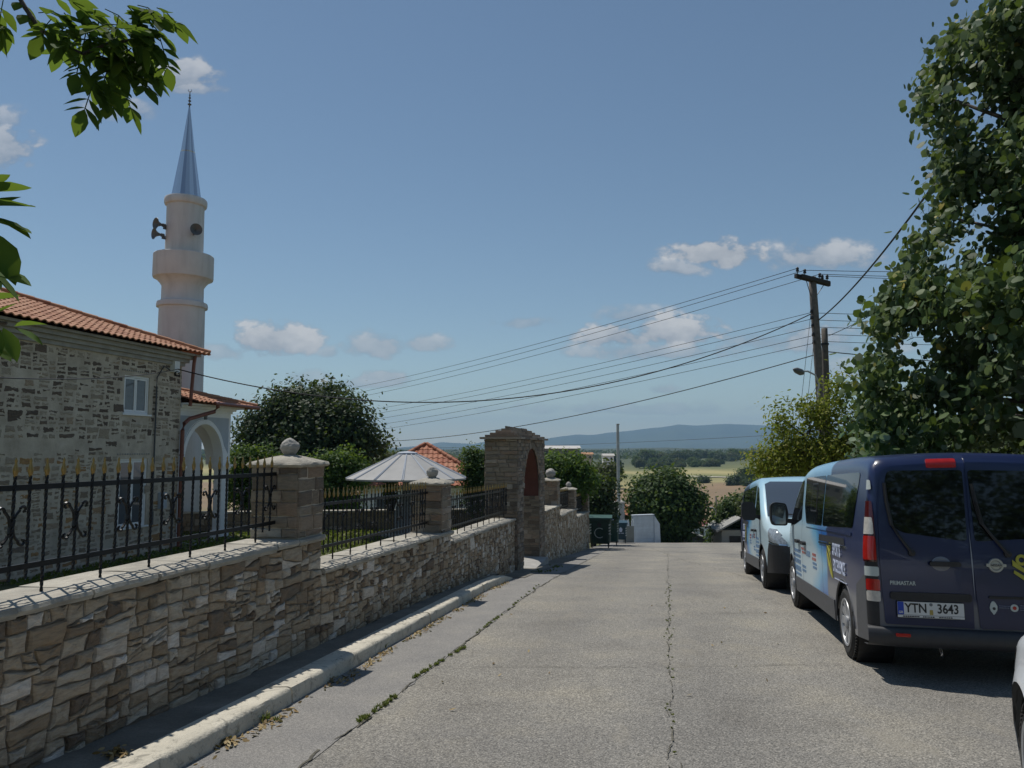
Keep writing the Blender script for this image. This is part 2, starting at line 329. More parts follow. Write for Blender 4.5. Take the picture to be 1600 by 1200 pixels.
# ---------------------------------------------------------------- stones
def clip(poly, a, b_, c):          # keep a*x+b*y <= c
    res = []; n = len(poly)
    for i in range(n):
        p, q = poly[i], poly[(i+1) % n]; dp = a*p[0]+b_*p[1]-c; dq = a*q[0]+b_*q[1]-c
        if dp <= 0: res.append(p)
        if dp*dq < 0: t = dp/(dp-dq); res.append((p[0]+(q[0]-p[0])*t, p[1]+(q[1]-p[1])*t))
    return res
def rubble_cells(outline, rng, hmin=.06, hmax=.15, asp=1.9, skip=None):
    """irregular masonry: a convex outline split again and again by slightly tilted joints"""
    cells = []; stack = [list(outline)]
    while stack:
        poly = stack.pop(); n = len(poly)
        if n < 3: continue
        xs = [p[0] for p in poly]; zs = [p[1] for p in poly]; w_, h = max(xs)-min(xs), max(zs)-min(zs)
        th = rng.uniform(hmin, hmax)*(1.0 if rng.random() > .12 else 1.5); a_ = asp*rng.uniform(.55, 1.6)
        if h <= th*1.35 and w_ <= th*a_*1.5 or w_*h < hmin*hmin*asp*.8: cells.append(poly); continue
        horiz = h*asp > w_ if h > th*1.35 else False
        if w_ <= th*a_*1.2: horiz = True
        if h > .4 and w_ > .8: horiz = w_ < 1.6
        f = rng.uniform(.3, .7)
        if horiz: tilt = rng.gauss(0, .05 if w_ > .5 else .10); a, b_ = -tilt, 1.0; c = a*(min(xs)+w_/2)+b_*(min(zs)+h*f)
        else: tilt = rng.gauss(0, .14 if h < .35 else .10); a, b_ = 1.0, tilt; c = a*(min(xs)+w_*f)+b_*(min(zs)+h/2)
        stack.append(clip(poly, a, b_, c)); stack.append(clip(poly, -a, -b_, -c))
    return cells
def coursed_cells(x0, x1, z0, z1, rng, h=(.05,.13), w_=(.16,.42)):
    cells = []; z = z0
    while z < z1-.01:
        hh = min(rng.uniform(*h), z1-z)
        if z1-z-hh < h[0]*.6: hh = z1-z
        x = x0
        while x < x1-.01:
            ww = min(rng.uniform(*w_), x1-x)
            if x1-x-ww < w_[0]*.5: ww = x1-x
            j = lambda: rng.uniform(-.006, .006)
            cells.append([(x+j(), z+j()), (x+ww+j(), z+j()), (x+ww+j(), z+hh+j()), (x+j(), z+hh+j())]); x += ww
        z += hh
    return cells
def stones(mb, cells, M, rng, gap=.008, depth=.03, base=0, rough=.006, mode='out', toner=None):
    """each cell becomes a chipped bevelled block standing out of the plane y=0 towards -y of M"""
    for poly in cells:
        n = len(poly); cx = sum(p[0] for p in poly)/n; cz = sum(p[1] for p in poly)/n
        ar = abs(sum(poly[i][0]*poly[(i+1) % n][1]-poly[(i+1) % n][0]*poly[i][1] for i in range(n)))/2
        if ar < .0006: continue
        pp = []
        for i in range(n):                       # subdivide and jitter the edges
            p, q = poly[i], poly[(i+1) % n]; L = math.hypot(q[0]-p[0], q[1]-p[1]); pp.append(p)
            if L > .05:
                k = 2 if L > .14 else 1
                for t in range(1, k+1):
                    f = t/(k+1); e = rng.uniform(-rough, rough)*1.2
                    pp.append((p[0]+(q[0]-p[0])*f-(q[1]-p[1])/L*e, p[1]+(q[1]-p[1])*f+(q[0]-p[0])/L*e))
        mb.cur = toner(cx, cz) if toner else rng.random()
        d = depth*rng.uniform(.45, 1.1); tx, tz = rng.uniform(-.03, .03), rng.uniform(-.05, .05)
        k = len(mb.v); m = len(pp)
        for ring, (g, dd) in enumerate(((gap*.6, -.005), (gap, d*.55), (gap+.010, d*.92), (gap+.030, d))):
            for (x, z) in pp:
                L = math.hypot(x-cx, z-cz)+1e-6; f = max(.12, 1-g*1.25/L)
                X, Z = cx+(x-cx)*f, cz+(z-cz)*f
                o = base+dd+(tx*(X-cx)+tz*(Z-cz)+rng.uniform(-rough, rough)*.5 if ring > 0 else 0)
                mb.v.append(tuple(M @ Vector((X, -o, Z))))
        for r_ in range(3):
            for i in range(m):
                j = (i+1) % m; mb.face((k+r_*m+i, k+r_*m+j, k+(r_+1)*m+j, k+(r_+1)*m+i))
        mb.v.append(tuple(M @ Vector((cx, -(base+d*1.06), cz)))); c_ = len(mb.v)-1
        for i in range(m): mb.face((k+3*m+i, k+3*m+(i+1) % m, c_))
I4 = Matrix.Identity(4)
RZ = lambda a: Matrix.Rotation(a, 4, 'Z')
T = lambda x, y, z: Matrix.Translation((x, y, z))

# ================================================================ SETTING
def sheet(name, cols, rows, zf, mat, label=None):
    """cols: offsets d from the wall line, rows: y values"""
    v = []; f = []
    for y in rows:
        for d in cols: x = (wx(y) if y < 400 else wx(400))+d; v.append((x, y, zf(x, y, d)))
    n = len(cols)
    for i in range(len(rows)-1):
        for j in range(n-1): a = i*n+j; f.append((a, a+1, a+n+1, a+n))
    me = bpy.data.meshes.new(name); me.from_pydata(v, [], f); me.update()
    o = link(name, me, mat, None, True); tag(o, kind='structure'); return o
def lin(a, b_, n): return [a+(b_-a)*i/n for i in range(n+1)]
colsG = [-6000,-3500,-2000,-1200,-700,-400,-230,-130,-80,-50,-35,-25,-18,-12,-8,-5,-3,-1.5,-.30,-.20,0,2,4,6,8,9.5,12,16,22,30,45,70,110,180,300,500,800,1300,2000,3500,6000]
rowsG = lin(-20, 50, 70)+[53,56,60,65,70,76,84,92,100,112,125,140,160,180,205,235,270,310,360,420,500,600,720,860,1000,1200,1500,1900,2400,3000,3800,4600,5600,7000,8800]
def zg(x, y, d):
    z = zt(x, y) if d < -.25 else zr(y)
    if y > 60: z += (mnoise(Vector((x*.006, y*.006, 1)))*2.2)*min(1, (y-60)/100)*min(3, 1+y/900)
    if d > 9.6: z += min(1.2, (d-9.5)*.05)
    if d < -30 and y < 60: z += -min(3, (-30-d)*.02)
    return z-.03
sheet('ground', colsG, rowsG, zg, M_GROUND)
rows_r = lin(-10, 52, 124)
def crown(x, y, d): return zr(y)+.012*mnoise(Vector((x*.8, y*.8, 0)))
sheet('road', lin(-.05, 8.8, 30), rows_r, crown, M_ROAD)
# smoother strip beside the kerb, with an irregular edge
v = []; f = []; ys = lin(-8, 40, 300)
for y in ys:
    xi = wx(y)+.02; e = .05*mnoise(Vector((y*1.3, 3, 0)))+.03*mnoise(Vector((y*6, 5, 0))); xo = -2.08+.190*y+e if y < 17 else -2.08+.19*y+e+.0*(y)
    for k in range(4):
        x = xi+(xo-xi)*k/3; v.append((x, y, crown(x, y, 0)+.005))
for i in range(len(ys)-1):
    for k in range(3): a = i*4+k; f.append((a, a+1, a+5, a+4))
me = bpy.data.meshes.new('gutter_strip'); me.from_pydata(v, [], f); tag(link('gutter_strip', me, M_GUT, None, True), kind='structure')
# pavement + kerb
KI = lambda y: -2.93+.1785*y
v = []; f = []; ys = lin(-6, 15.0, 84)
for y in ys:
    for x in (wx(y)-.02, (wx(y)+KI(y))/2, KI(y)): v.append((x, y, zr(y)+.115+.008*mnoise(Vector((x*3, y*2, 2)))))
for i in range(len(ys)-1):
    for k in range(2): a = i*3+k; f.append((a, a+1, a+4, a+3))
k = len(v); y = 15.0; v += [(wx(y)-.02, y+.05, zr(y)-.02), (KI(y), y+.05, zr(y)-.02)]; f.append((k-3, k-1, k+1, k))
me = bpy.data.meshes.new('pavement'); me.from_pydata(v, [], f); tag(link('pavement', me, M_PAVE, None, True), kind='structure')
mb = MB(); rng = random.Random(4); y = -6.0
joints = [-6, -2.6, .3, 3.2, 5.95, 9.6, 12.6, 15.25]
for a, c in zip(joints, joints[1:]):
    ys = lin(a+.012, c-.012, max(4, int((c-a)/.12))); k0 = len(mb.v); dxk = rng.uniform(-.012, .012)
    for y in ys:
        z = zr(y); x = KI(y)+dxk; j = lambda s_: .009*mnoise(Vector((x*9+s_, y*7, s_)))
        drop = .10*max(0, (y-14.4)/.85)
        prof = [(x, z-.05), (x, z+.124-drop), (x+.188, z+.127-drop+j(1)*.6), (x+.212+j(4)*.8, z+.118-drop+j(2)*.6), (x+.222+j(3)*.8, z+.095-drop), (x+.232+j(5), z-.05)]
        for px, pz in prof: mb.v.append((px, y, pz))
    n = 6
    for i in range(len(ys)-1):
        for q in range(n-1): mb.face((k0+i*n+q, k0+i*n+q+1, k0+(i+1)*n+q+1, k0+(i+1)*n+q))
    mb.face(tuple(k0+q for q in range(n))); mb.face(tuple(k0+(len(ys)-1)*n+q for q in range(n)))
tag(mb.build('kerb', M_KERB, autos=50), kind='structure')
# apron in front of the gate
v = []; f = []
for y in lin(15.35, 24, 20):
    for x in (wx(y)-1.2, wx(y)+.02, wx(y)+.55): v.append((x, y, zr(y)+.02))
for i in range(20):
    for k in range(2): a = i*3+k; f.append((a, a+1, a+4, a+3))
me = bpy.data.meshes.new('gate_apron'); me.from_pydata(v, [], f); tag(link('gate_apron', me, M_PAVE, None, True), kind='structure')
# cracks: thin irregular ribbons lying on the road
def crack(mb, pts, wd, seed, gapf=.0):
    rng = random.Random(seed); L = []
    for (a, c) in zip(pts, pts[1:]):
        n = max(2, int(math.hypot(c[0]-a[0], c[1]-a[1])/.06))
        for i in range(n): t = i/n; L.append((a[0]+(c[0]-a[0])*t, a[1]+(c[1]-a[1])*t))
    prev = None
    for i, (x, y) in enumerate(L):
        x += .05*mnoise(Vector((x*1.5+seed, y*1.7, seed)))+.022*mnoise(Vector((x*9, y*9+seed, 0)))
        y2 = y+.05*mnoise(Vector((x*2+seed*2, y*1.7, seed)))
        ww = max(.002, wd*(.5+1.3*mnoise(Vector((y*2.2, x*2.2, seed+7)))+rng.uniform(0, .5)))
        dx, dy = L[min(i+1, len(L)-1)][0]-L[max(0, i-1)][0], L[min(i+1, len(L)-1)][1]-L[max(0, i-1)][1]; l = math.hypot(dx, dy)+1e-9
        p = [(x-dy/l*ww, y2+dx/l*ww), (x+dy/l*ww, y2-dx/l*ww)]
        k = len(mb.v)
        for q in p: mb.v.append((q[0], q[1], crown(q[0], q[1], 0)+.010))
        if prev is not None and rng.random() > gapf: mb.face((prev, prev+1, k+1, k))
        prev = k
mb = MB()
JL = lambda y: -2.10+.191*y
crack(mb, [(JL(y), y) for y in (-2, 5, 10, 15, 20, 26)], .009, 1, .15)
crack(mb, [(.2*y+.0, y) for y in (1, 5, 9, 13, 20, 30)], .0055, 2, .3)
crack(mb, [(.2*y+.06, y) for y in (2, 4.7)], .006, 5, .2)
for (y0, s1, xa, xb, sd_) in ((7.15,.05,-.7,3.2,3),(10.4,-.02,.2,3.6,4),(15.4,.1,.8,4.3,6),(20,.08,1.2,8,7),(27,.05,2.6,10,8)):
    crack(mb, [(xa, y0), ((xa+xb)/2, y0+s1*1.5-.05), (xb, y0+s1*3)], .004, sd_, .1)
crack(mb, [(.9, 15.5), (.4, 17), (1.5, 21)], .006, 12); crack(mb, [(4.6, 14), (4.9, 22), (6, 34)], .007, 13, .2)
tag(mb.build('road_cracks', M_CRACK), kind='structure')
# hills on the horizon
prof = [(-900,716),(-300,712),(0,708),(300,706),(560,704),(600,702),(650,697),(690,691),(720,692),(740,694),(755,690),(800,689),(850,686),(875,682),(900,679),(925,680),(950,676),(975,674),(1000,671),(1030,668),(1060,663),(1085,665),(1110,664),(1140,662),(1180,664),(1230,666),(1300,671),(1400,676),(1600,686),(2000,700),(2600,712)]
def pv(u):
    for (a, c), (e, g) in zip(prof, prof[1:]):
        if u <= e: t = (u-a)/(e-a); return c+(g-c)*t
    return prof[-1][1]
v = []; f = []; us = lin(-900, 2600, 350); nr = 16
for u in us:
    top = P(u, pv(u)+.8*mnoise(Vector((u*.03, 0, 0))), 6400)
    for k in range(nr+1):
        t = k/nr; y = 4300+2100*t; x = top.x*(y/6400)
        h = (top.z+40)*(t**1.25)-40; spur = mnoise(Vector((x*.0022, y*.0012, 0)))*55*t*(1-t)*3+mnoise(Vector((x*.008, y*.004, 3)))*16*t*(1-t)*3
        v.append((x, y, h+spur*(1 if t < 1 else 0)))
    v.append((top.x*1.25, 8300, -60))
m = nr+2
for i in range(len(us)-1):
    for k in range(m-1): a = i*m+k; f.append((a, a+m, a+m+1, a+1))
me = bpy.data.meshes.new('hills'); me.from_pydata(v, [], f); tag(link('hills', me, M_HILL, None, True), kind='structure')
#PART2
# ================================================================ BOUNDARY WALL along the street
WF = frame(WA, 0)                       # local x along the wall (away from camera), local y into the yard
def lin2(za, zb, sa, sb): return lambda s: za+(zb-za)*(s-sa)/(sb-sa)
SECT = [(-1.6, 7.64, -.80, -.84, 'long near boundary wall of rusty rubble stone with flat slab coping, beside the camera', (.05,.125), 2.1),
        (7.66, 12.13, -1.18, -1.28, 'middle boundary wall stretch of rubble stone, one step lower, between the two ball-topped pillars', (.05,.12), 1.6),
        (12.15, 17.02, -1.45, -1.53, 'boundary wall stretch of rubble stone running into the left side of the arched stone gate', (.055,.13), 1.1),
        (21.12, 23.98, -1.70, -1.73, 'short boundary wall stretch of rubble stone just past the arched gate', (.07,.15), 1.0),
        (24.0, 28.18, -2.07, -2.18, 'rubble boundary wall stretch beyond the gate between the second and third low pillars', (.07,.15), 1.0),
        (28.2, 32.5, -2.49, -2.62, 'last rubble boundary wall stretch, lowest of the row, ending beside the green dumpster', (.07,.15), 1.0)]
def wall_section(i, y0, y1, ca, cb, label, rr, asp):
    rng = random.Random(10+i); s0, s1 = sy(y0), sy(y1); off = .12 if y0 < 15 else 0
    def gb(s): return zr(s*SW)-.03
    root = empty('boundary_wall', label, 'wall', WF @ T(s0, 0, 0), 'stone boundary walls along the street'); L = s1-s0
    n = max(1, int(round(L/3.5))); mb = MB(); core = MB()
    lo = min(gb(s0), gb(s1))-.1
    zt0, zt1 = ca-.055, cb-.055
    core.prism([(0, lo), (L, lo), (L, zt1), (0, zt0)], .0, .42)
    core.build('mortar_core', M_MORTD, root)
    outline = [(0, gb(s0)), (L, gb(s1)), (L, zt1), (0, zt0)]
    cells = rubble_cells(outline, rng, rr[0], rr[1], asp)
    stones(mb, cells, I4, rng, .008, .032, 0, .008)
    # back face, coarser
    Mb = T(L, .42, 0) @ RZ(math.pi); bl = -3.0
    core2 = rubble_cells([(0, bl), (L, bl), (L, zt0), (0, zt1)], rng, .14, .26, 1.6)
    stones(mb, core2, Mb, rng, .008, .02, 0, .006)
    mb.build('stone_facing', M_STONE, root)
    cap = MB(); s = 0.0
    while s < L-.02:                       # coping slabs, uneven outer edge
        ww = rng.uniform(.35, .75); e = min(L, s+ww)
        if L-e < .2: e = L
        zc = lin2(ca, cb, 0, L); cap.cur = rng.random(); k = len(cap.v); m = max(2, int((e-s)/.09)); th = rng.uniform(.045, .065); dz = rng.uniform(-.004, .004); oo = rng.uniform(.045, .075)
        rows = []
        for q in range(m+1):
            x = s+.004+(e-s-.008)*q/m; o1 = oo+rng.uniform(-.010, .010); z = zc(x)+dz
            for (yy, zz) in ((-o1+.012, z-th), (-o1, z-th*.5), (-o1+.010, z-.004), (.12, z+.006*rng.uniform(-1, 1)), (.28, z+.006*rng.uniform(-1, 1)), (.47, z-.004), (.47, z-th)):
                cap.v.append((x, yy, zz))
        for q in range(m):
            for r_ in range(6): a = k+q*7+r_; cap.face((a, a+1, a+8, a+7))
        cap.face(tuple(k+r_ for r_ in range(7))); cap.face(tuple(k+m*7+r_ for r_ in range(7)))
        s = e
    cap.build('coping', M_SLAB, root, autos=40)
    return root
for i, t in enumerate(SECT): wall_section(i, *t)
def boulder(name, r, M, seed, parent, mat=M_BOULDER, sq=(1,1,1)):
    bm = bmesh.new(); bmesh.ops.create_icosphere(bm, subdivisions=4, radius=r)
    for vv in bm.verts:
        n = vv.co.normalized(); k = 1+.11*mnoise(n*1.6+Vector((seed, 0, 0)))+.07*mnoise(n*4+Vector((0, seed, 0)))+.03*mnoise(n*9+Vector((0, 0, seed)))
        m_ = max(abs(n.x), abs(n.y), abs(n.z)); k *= (1+.22*(1/m_-1)*-.6+.1); vv.co = Vector((n.x*r*k*sq[0], n.y*r*k*sq[1], n.z*r*k*sq[2]))
    bm.transform(M); return from_bm(name, bm, mat, parent, False, None, 28)
def pillar(y0, y1, zbase, ztop, label, seed, ball=.1, wy=.50):
    rng = random.Random(seed); s0 = sy(y0); L = sy(y1)-s0; root = empty('stone_pillar', label, 'pillar', WF @ T(s0, 0, 0), 'square stone pillars on the boundary wall')
    mb = MB(); core = MB(); core.box(.012, L-.012, -.008, wy-.012, zbase-.03, ztop-.035); core.build('mortar_core', M_MORTAR, root)
    H = lambda M, l: stones(mb, coursed_cells(0, l, zbase, ztop-.04, rng, (.05, .15), (.14, .34)), M, rng, .005, .022, -.004, .004)
    H(T(0, -.006, 0), L); H(T(0, wy, 0) @ RZ(-math.pi/2), wy); H(T(L, 0, 0) @ RZ(math.pi/2), wy); H(T(L, wy-.006, 0) @ RZ(math.pi), L)
    mb.build('shaft', M_COURSE, root)
    c = MB(); o = .048; n = 10; z0, zm = ztop-.045, ztop; ap = ztop+.075; cx, cy = L/2, wy/2-.01
    ring = lambda oo, z, jit: [(cx+(dx*(L/2+oo))+rng.uniform(-jit, jit), cy+dy*(wy/2+oo)+rng.uniform(-jit, jit), z+rng.uniform(-jit, jit)*.4) for dx, dy in [(-1+2*i/n, -1) for i in range(n)]+[(1, -1+2*i/n) for i in range(n)]+[(1-2*i/n, 1) for i in range(n)]+[(-1, 1-2*i/n) for i in range(n)]]
    R_ = [ring(o-.02, z0, .006), ring(o, (z0+zm)/2, .008), ring(o-.012, zm, .008), ring(-L*.24, (zm+ap)/2+.012, .008), ring(-L*.42, ap, .004)]
    for r_ in R_: c.v += r_
    m = 4*n
    for q in range(4):
        for i in range(m): c.face((q*m+i, q*m+(i+1) % m, (q+1)*m+(i+1) % m, (q+1)*m+i))
    c.face(tuple(range(m))[::-1]); c.face(tuple(range(4*m, 5*m)))
    c.build('cap_slab', M_SLAB, root, autos=50)
    if ball: boulder('finial_stone', ball, T(cx, cy, ap+ball*.82) @ RZ(rng.uniform(0, 3)), seed, root, sq=(1.02, 1, .98))
    return root
pillar(7.16, 7.67, -.83, -.135, 'nearest and largest stone pillar, with a slab cap and a pale boulder on top', 31, .08, .47)
pillar(11.64, 12.13, -1.29, -.52, 'second stone pillar from the camera, with a round pale boulder, between two iron railings', 32, .085, .47)
pillar(23.50, 23.98, -1.74, -.97, 'first stone pillar past the arched gate, with a rounded brown boulder on top', 33, .14)
pillar(27.72, 28.2, -2.19, -1.47, 'stone pillar past the gate with a small white stone on top', 34, .09)
pillar(32.1, 32.6, -2.63, -1.86, 'farthest stone pillar of the boundary wall, bare topped, next to the green dumpster', 35, 0)
# iron railings on the coping
def scroll(mb, x, z, y, s=1.0):
    for sx in (-1, 1):
        for sz in (-1, 1):
            pts = [(x+sx*.008*s, y, z)]
            for i in range(6): t = i/5; pts.append((x+sx*(.012+.030*t*t)*s, y, z+sz*(.02+.05*t)*s))
            for i in range(10):
                a = i/9*4.6; r_ = .022*(1-i/13); pts.append((x+sx*(.062-(r_*math.cos(a)))*s, y, z+sz*(.07+r_*math.sin(a)*.95)*s))
            mb.tube(pts, .0072*s, 5)
bar_src = {}
def railing(y0, y1, ca, cb, label, seed, step=.118, detail=True, yard=.215):
    rng = random.Random(seed); s0, s1 = sy(y0), sy(y1); L = s1-s0; slope = (cb-ca)/L
    root = empty('iron_railing', label, 'railing', WF @ T(s0, yard, ca) @ Matrix.Rotation(-math.atan(slope), 4, 'Y'), 'black iron railings on the wall')
    for hz in (.155, .60):
        mb = MB(); mb.box(0, L, -.009, .009, hz-.016, hz+.016); mb.build('rail', M_IRON, root)
    n = int(L/step); x = (L-(n-1)*step)/2
    for i in range(n):
        foot = i % 4 == 1; key = (foot, detail)
        if key not in bar_src:
            mb = MB(); zb = -.01 if foot else .085; pts = []; k0 = len(mb.v); m = 34 if detail else 4; hw = .0078
            for q in range(m+1):          # square twisted bar
                z = zb+(.665-zb)*q/m; a = z*38 if detail else 0
                for j in range(4): t = a+math.pi/4+j*math.pi/2; mb.v.append((hw*1.3*math.cos(t), hw*1.3*math.sin(t), z))
            for q in range(m):
                for j in range(4): a = k0+q*4+j; b_ = k0+q*4+(j+1) % 4; mb.face((a, b_, b_+4, a+4))
            bar = mb.build('bar', M_IRON, root)
            t = MB(); t.lathe([(.004,.655),(.014,.672),(.020,.692),(.019,.706),(.012,.725),(.007,.740),(.010,.748),(.009,.757),(.002,.768)], 8)
            for vi, p in enumerate(t.v): t.v[vi] = (p[0], p[1]*.55, p[2])
            tip = t.build('spear_tip', M_GOLD, bar, True); bar_src[key] = bar; bar.location.x = x
        else:
            src = bar_src[key]; bar = src.copy(); COL.objects.link(bar); bar.parent = root; bar.location = (x, 0, 0)
            for ch in src.children: c = ch.copy(); COL.objects.link(c); c.parent = bar
        bar.rotation_euler = (rng.uniform(-.012, .012), rng.uniform(-.006, .006), 0)
        if i % 4 == 3 or (i % 4 == 0 and False):
            mb = MB(); scroll(mb, 0, 0, 0, 1.25); sc = mb.build('scroll_ornament', M_IRON, root); sc.location = (x, 0, .385)
        x += step
    return root
railing(.6, 7.14, -.80, -.84, 'nearest black iron railing with gold spear tips, in front of the stone mosque', 41)
railing(7.70, 11.62, -1.18, -1.27, 'black iron railing with gold tips between the two ball-topped pillars, before the kiosk', 42)
railing(12.16, 17.3, -1.45, -1.54, 'black iron railing with gold spear tips ending against the arched stone gate', 43)
railing(24.02, 27.7, -2.07, -2.17, 'dark iron railing seen edge-on between two pillars beyond the gate', 44, .13, False)
railing(28.24, 32.08, -2.49, -2.61, 'farthest iron railing, seen edge-on before the last pillar', 45, .13, False)
# ================================================================ ARCHED GATE
def gate():
    rng = random.Random(77); s0, s1 = sy(17.4), sy(21.1); L = s1-s0; o0, o1 = sy(18.12)-s0, sy(20.3)-s0
    root = empty('arched_gate', 'tall arched stone gateway with stepped slab roof and dark red arch soffit', 'gate', WF @ T(s0, 0, 0))
    D = .74; zb = -3.2; ze = .20; spz = -1.25; cx = (o0+o1)/2; hw = (o1-o0)/2; rise = 1.24
    arc = [(cx-hw*math.cos(math.pi*i/28), spz+rise*math.sin(math.pi*i/28)**.9) for i in range(29)]
    core = MB()
    core.box(0, o0, .0, D, zb, spz); core.box(o1, L, 0, D, zb, spz)
    top = [(0, spz)]+[(0, ze), (L, ze), (L, spz)]+arc[::-1]
    # spandrel built from strips so that the arch stays open
    for i in range(28):
        a, c = arc[i], arc[i+1]; k = len(core.v)
        for yy in (0, D): core.v += [(a[0], yy, a[1]), (c[0], yy, c[1]), (c[0], yy, ze), (a[0], yy, ze)]
        core.face((k, k+1, k+2, k+3)); core.face((k+4, k+7, k+6, k+5)); core.face((k+3, k+2, k+6, k+7))
    core.box(0, o0, 0, D, spz, ze); core.box(o1, L, 0, D, spz, ze)
    core.build('mortar_core', M_MORTD, root)
    sf = MB()
    for i in range(28):
        a, c = arc[i], arc[i+1]; k = len(sf.v)
        for yy in (.02, D-.02): sf.v += [(a[0], yy, a[1]-.012), (c[0], yy, c[1]-.012)]
        sf.face((k, k+1, k+3, k+2))
    sf.build('arch_soffit', M_REDSOF, root, autos=40)
    mb = MB()
    def face_cells(back):
        base = coursed_cells(0, L, zb+.05, ze, rng, (.05, .11), (.12, .30)); res = []
        for c in base:
            mx_, mz = sum(p[0] for p in c)/4, sum(p[1] for p in c)/4
            if mz < spz+.02:
                if mx_ < o0: c = clip(c, 1, 0, o0)
                elif mx_ > o1: c = clip(c, -1, 0, -o1)
                else: continue
            else:
                q = math.hypot((mx_-cx)/(hw+.18), (mz-spz)/(rise+.18))
                if q < 1: continue
                for p_i in range(len(c)):
                    x, z = c[p_i]; q = math.hypot((x-cx)/(hw+.17), (z-spz)/(rise+.17))
                    if q < 1 and z > spz: c[p_i] = (cx+(x-cx)/q, spz+(z-spz)/q)
            if len(c) >= 3: res.append(c)
        for i in range(30):               # voussoirs
            a0, a1 = math.pi*i/30+.004, math.pi*(i+1)/30-.004
            f = lambda a, e: (cx-(hw+e)*math.cos(a), spz+(rise+e)*math.sin(a)**.9)
            res.append([f(a0, .0), f(a1, .0), f(a1, .17), f(a0, .17)][::1])
        if back: res = [[(L-x, z) for x, z in c[::-1]] for c in res]
        return res
    stones(mb, face_cells(False), I4, rng, .004, .03, 0, .005)
    stones(mb, face_cells(True), T(L, D, 0) @ RZ(math.pi), rng, .004, .03, 0, .005)
    cc = lambda l, z0, z1: coursed_cells(0, l, z0, z1, rng, (.05, .12), (.14, .36))
    stones(mb, cc(D, zb+.05, ze), T(0, D, 0) @ RZ(-math.pi/2), rng, .004, .03, 0, .005)
    stones(mb, cc(D, zb+.05, ze), T(L, 0, 0) @ RZ(math.pi/2), rng, .004, .03, 0, .005)
    stones(mb, cc(D, zb+.05, spz), T(o1, D, 0) @ RZ(-math.pi/2), rng, .004, .02, 0, .005)
    stones(mb, cc(D, zb+.05, spz), T(o0, 0, 0) @ RZ(math.pi/2), rng, .004, .02, 0, .005)
    mb.build('stone_facing', M_COURSE, root)
    rf = MB(); z = ze-.0
    for q in range(7):                      # stepped slab roof
        ov = .10-.095*q; th = .05; x0, x1 = -ov*1.3, L+ov*1.3; y0, y1 = -ov, D+ov; rf.cur = rng.random()
        if q == 0: x0, x1, y0, y1 = -.12, L+.12, -.11, D+.11
        x = x0
        while x < x1-.02:
            e = min(x1, x+rng.uniform(.4, .8)); e = x1 if x1-e < .2 else e; rf.cur = rng.random(); j = lambda: rng.uniform(-.018, .018)
            rf.box(x+.003, e-.003, y0+j(), y1+j(), z+.002, z+th+rng.uniform(-.006, .004)); x = e
        z += th+.002
        if y1-y0 < .1: break
    rf.build('slab_roof', M_COURSE, root)
gate()
mb = MB(); rng = random.Random(3); mb.box(0, 2.15, -.25, 1.0, -.2, 0); 
o = mb.build('stone_threshold', M_CONC, None, False, WF @ T(sy(18.14), 0, zr(19.2)+.10)); tag(o, 'pale concrete threshold step under the arched gate', 'step')
#PART3
# ================================================================ MOSQUE
MC = (-9.5, 22.0); MF = frame(MC[0], MC[1])      # local x away along the street, y into the building, face at y=0
MFi = MF.inverted()
def mp(u, v, t=0.0):                              # pixel -> point of the facade plane (x along, z)
    a, b_ = dirpx(u, v); o = MFi @ Vector((0, 0, 0)); d_ = (MFi.to_3x3() @ Vector((a, 1, b_))); k = (t-o.y)/d_.y; p = o+d_*k; return p.x, p.z
def tiled_slope(mb, x0, x1, depth, rise, cuts, M, per=.215, row=.34, amp=.032):
    """roman-tile surface: eave on y=0, climbing along +y; cuts = planes (co, no) in slope coordinates"""
    ang = math.atan2(rise, depth); L = math.hypot(depth, rise); sub = 8; nx = int((x1-x0)/per)+1; ny_ = int(L/row)+1
    bm = bmesh.new(); lay = bm.faces.layers.float.new('tone'); rng = random.Random(int(x1*100)); tones = {}
    for r_ in range(ny_):
        for end in (0, 1): pass
    prof = []
    for i in range(nx*sub+1):
        ph = (i % sub)/sub; z = amp*math.sin(math.pi*min(1, ph/.62)) if ph < .62 else -.012*math.sin(math.pi*(ph-.62)/.38)
        prof.append((x0+i*per/sub, z))
    for r_ in range(ny_):
        y0, y1 = r_*row-.02, (r_+1)*row+.0
        a = [bm.verts.new((x, y0, z+.022)) for x, z in prof]; c = [bm.verts.new((x, y1, z-.004)) for x, z in prof]; lo = [bm.verts.new((x, y0, z-.006)) for x, z in prof]
        for i in range(len(prof)-1):
            t = tones.setdefault((r_, i//sub), rng.random())
            for q in ((a[i], a[i+1], c[i+1], c[i]), (lo[i], lo[i+1], a[i+1], a[i])): f = bm.faces.new(q); f[lay] = t
    for co, no in cuts: bmesh.ops.bisect_plane(bm, geom=bm.verts[:]+bm.edges[:]+bm.faces[:], plane_co=co, plane_no=no, clear_outer=True)
    bm.transform(M @ Matrix.Rotation(ang, 4, 'X'))
    me = bpy.data.meshes.new('tmp'); bm.to_mesh(me); bm.free(); k = len(mb.v)
    mb.v += [tuple(q.co) for q in me.vertices]; at = me.attributes['tone'].data
    for p in me.polygons: mb.cur = at[p.index].value; mb.face(tuple(k+i for i in p.vertices))
def ridge(mb, a, c, r=.085, n=None):
    a, c = Vector(a), Vector(c); L = (c-a).length; n = n or max(1, int(L/.38)); d = (c-a)/n; rng = random.Random(5)
    for i in range(n): mb.cur = rng.random(); mb.tube([a+d*i, a+d*(i+.92), a+d*(i+1.04)], [r, r*.86, r*.84], 10)
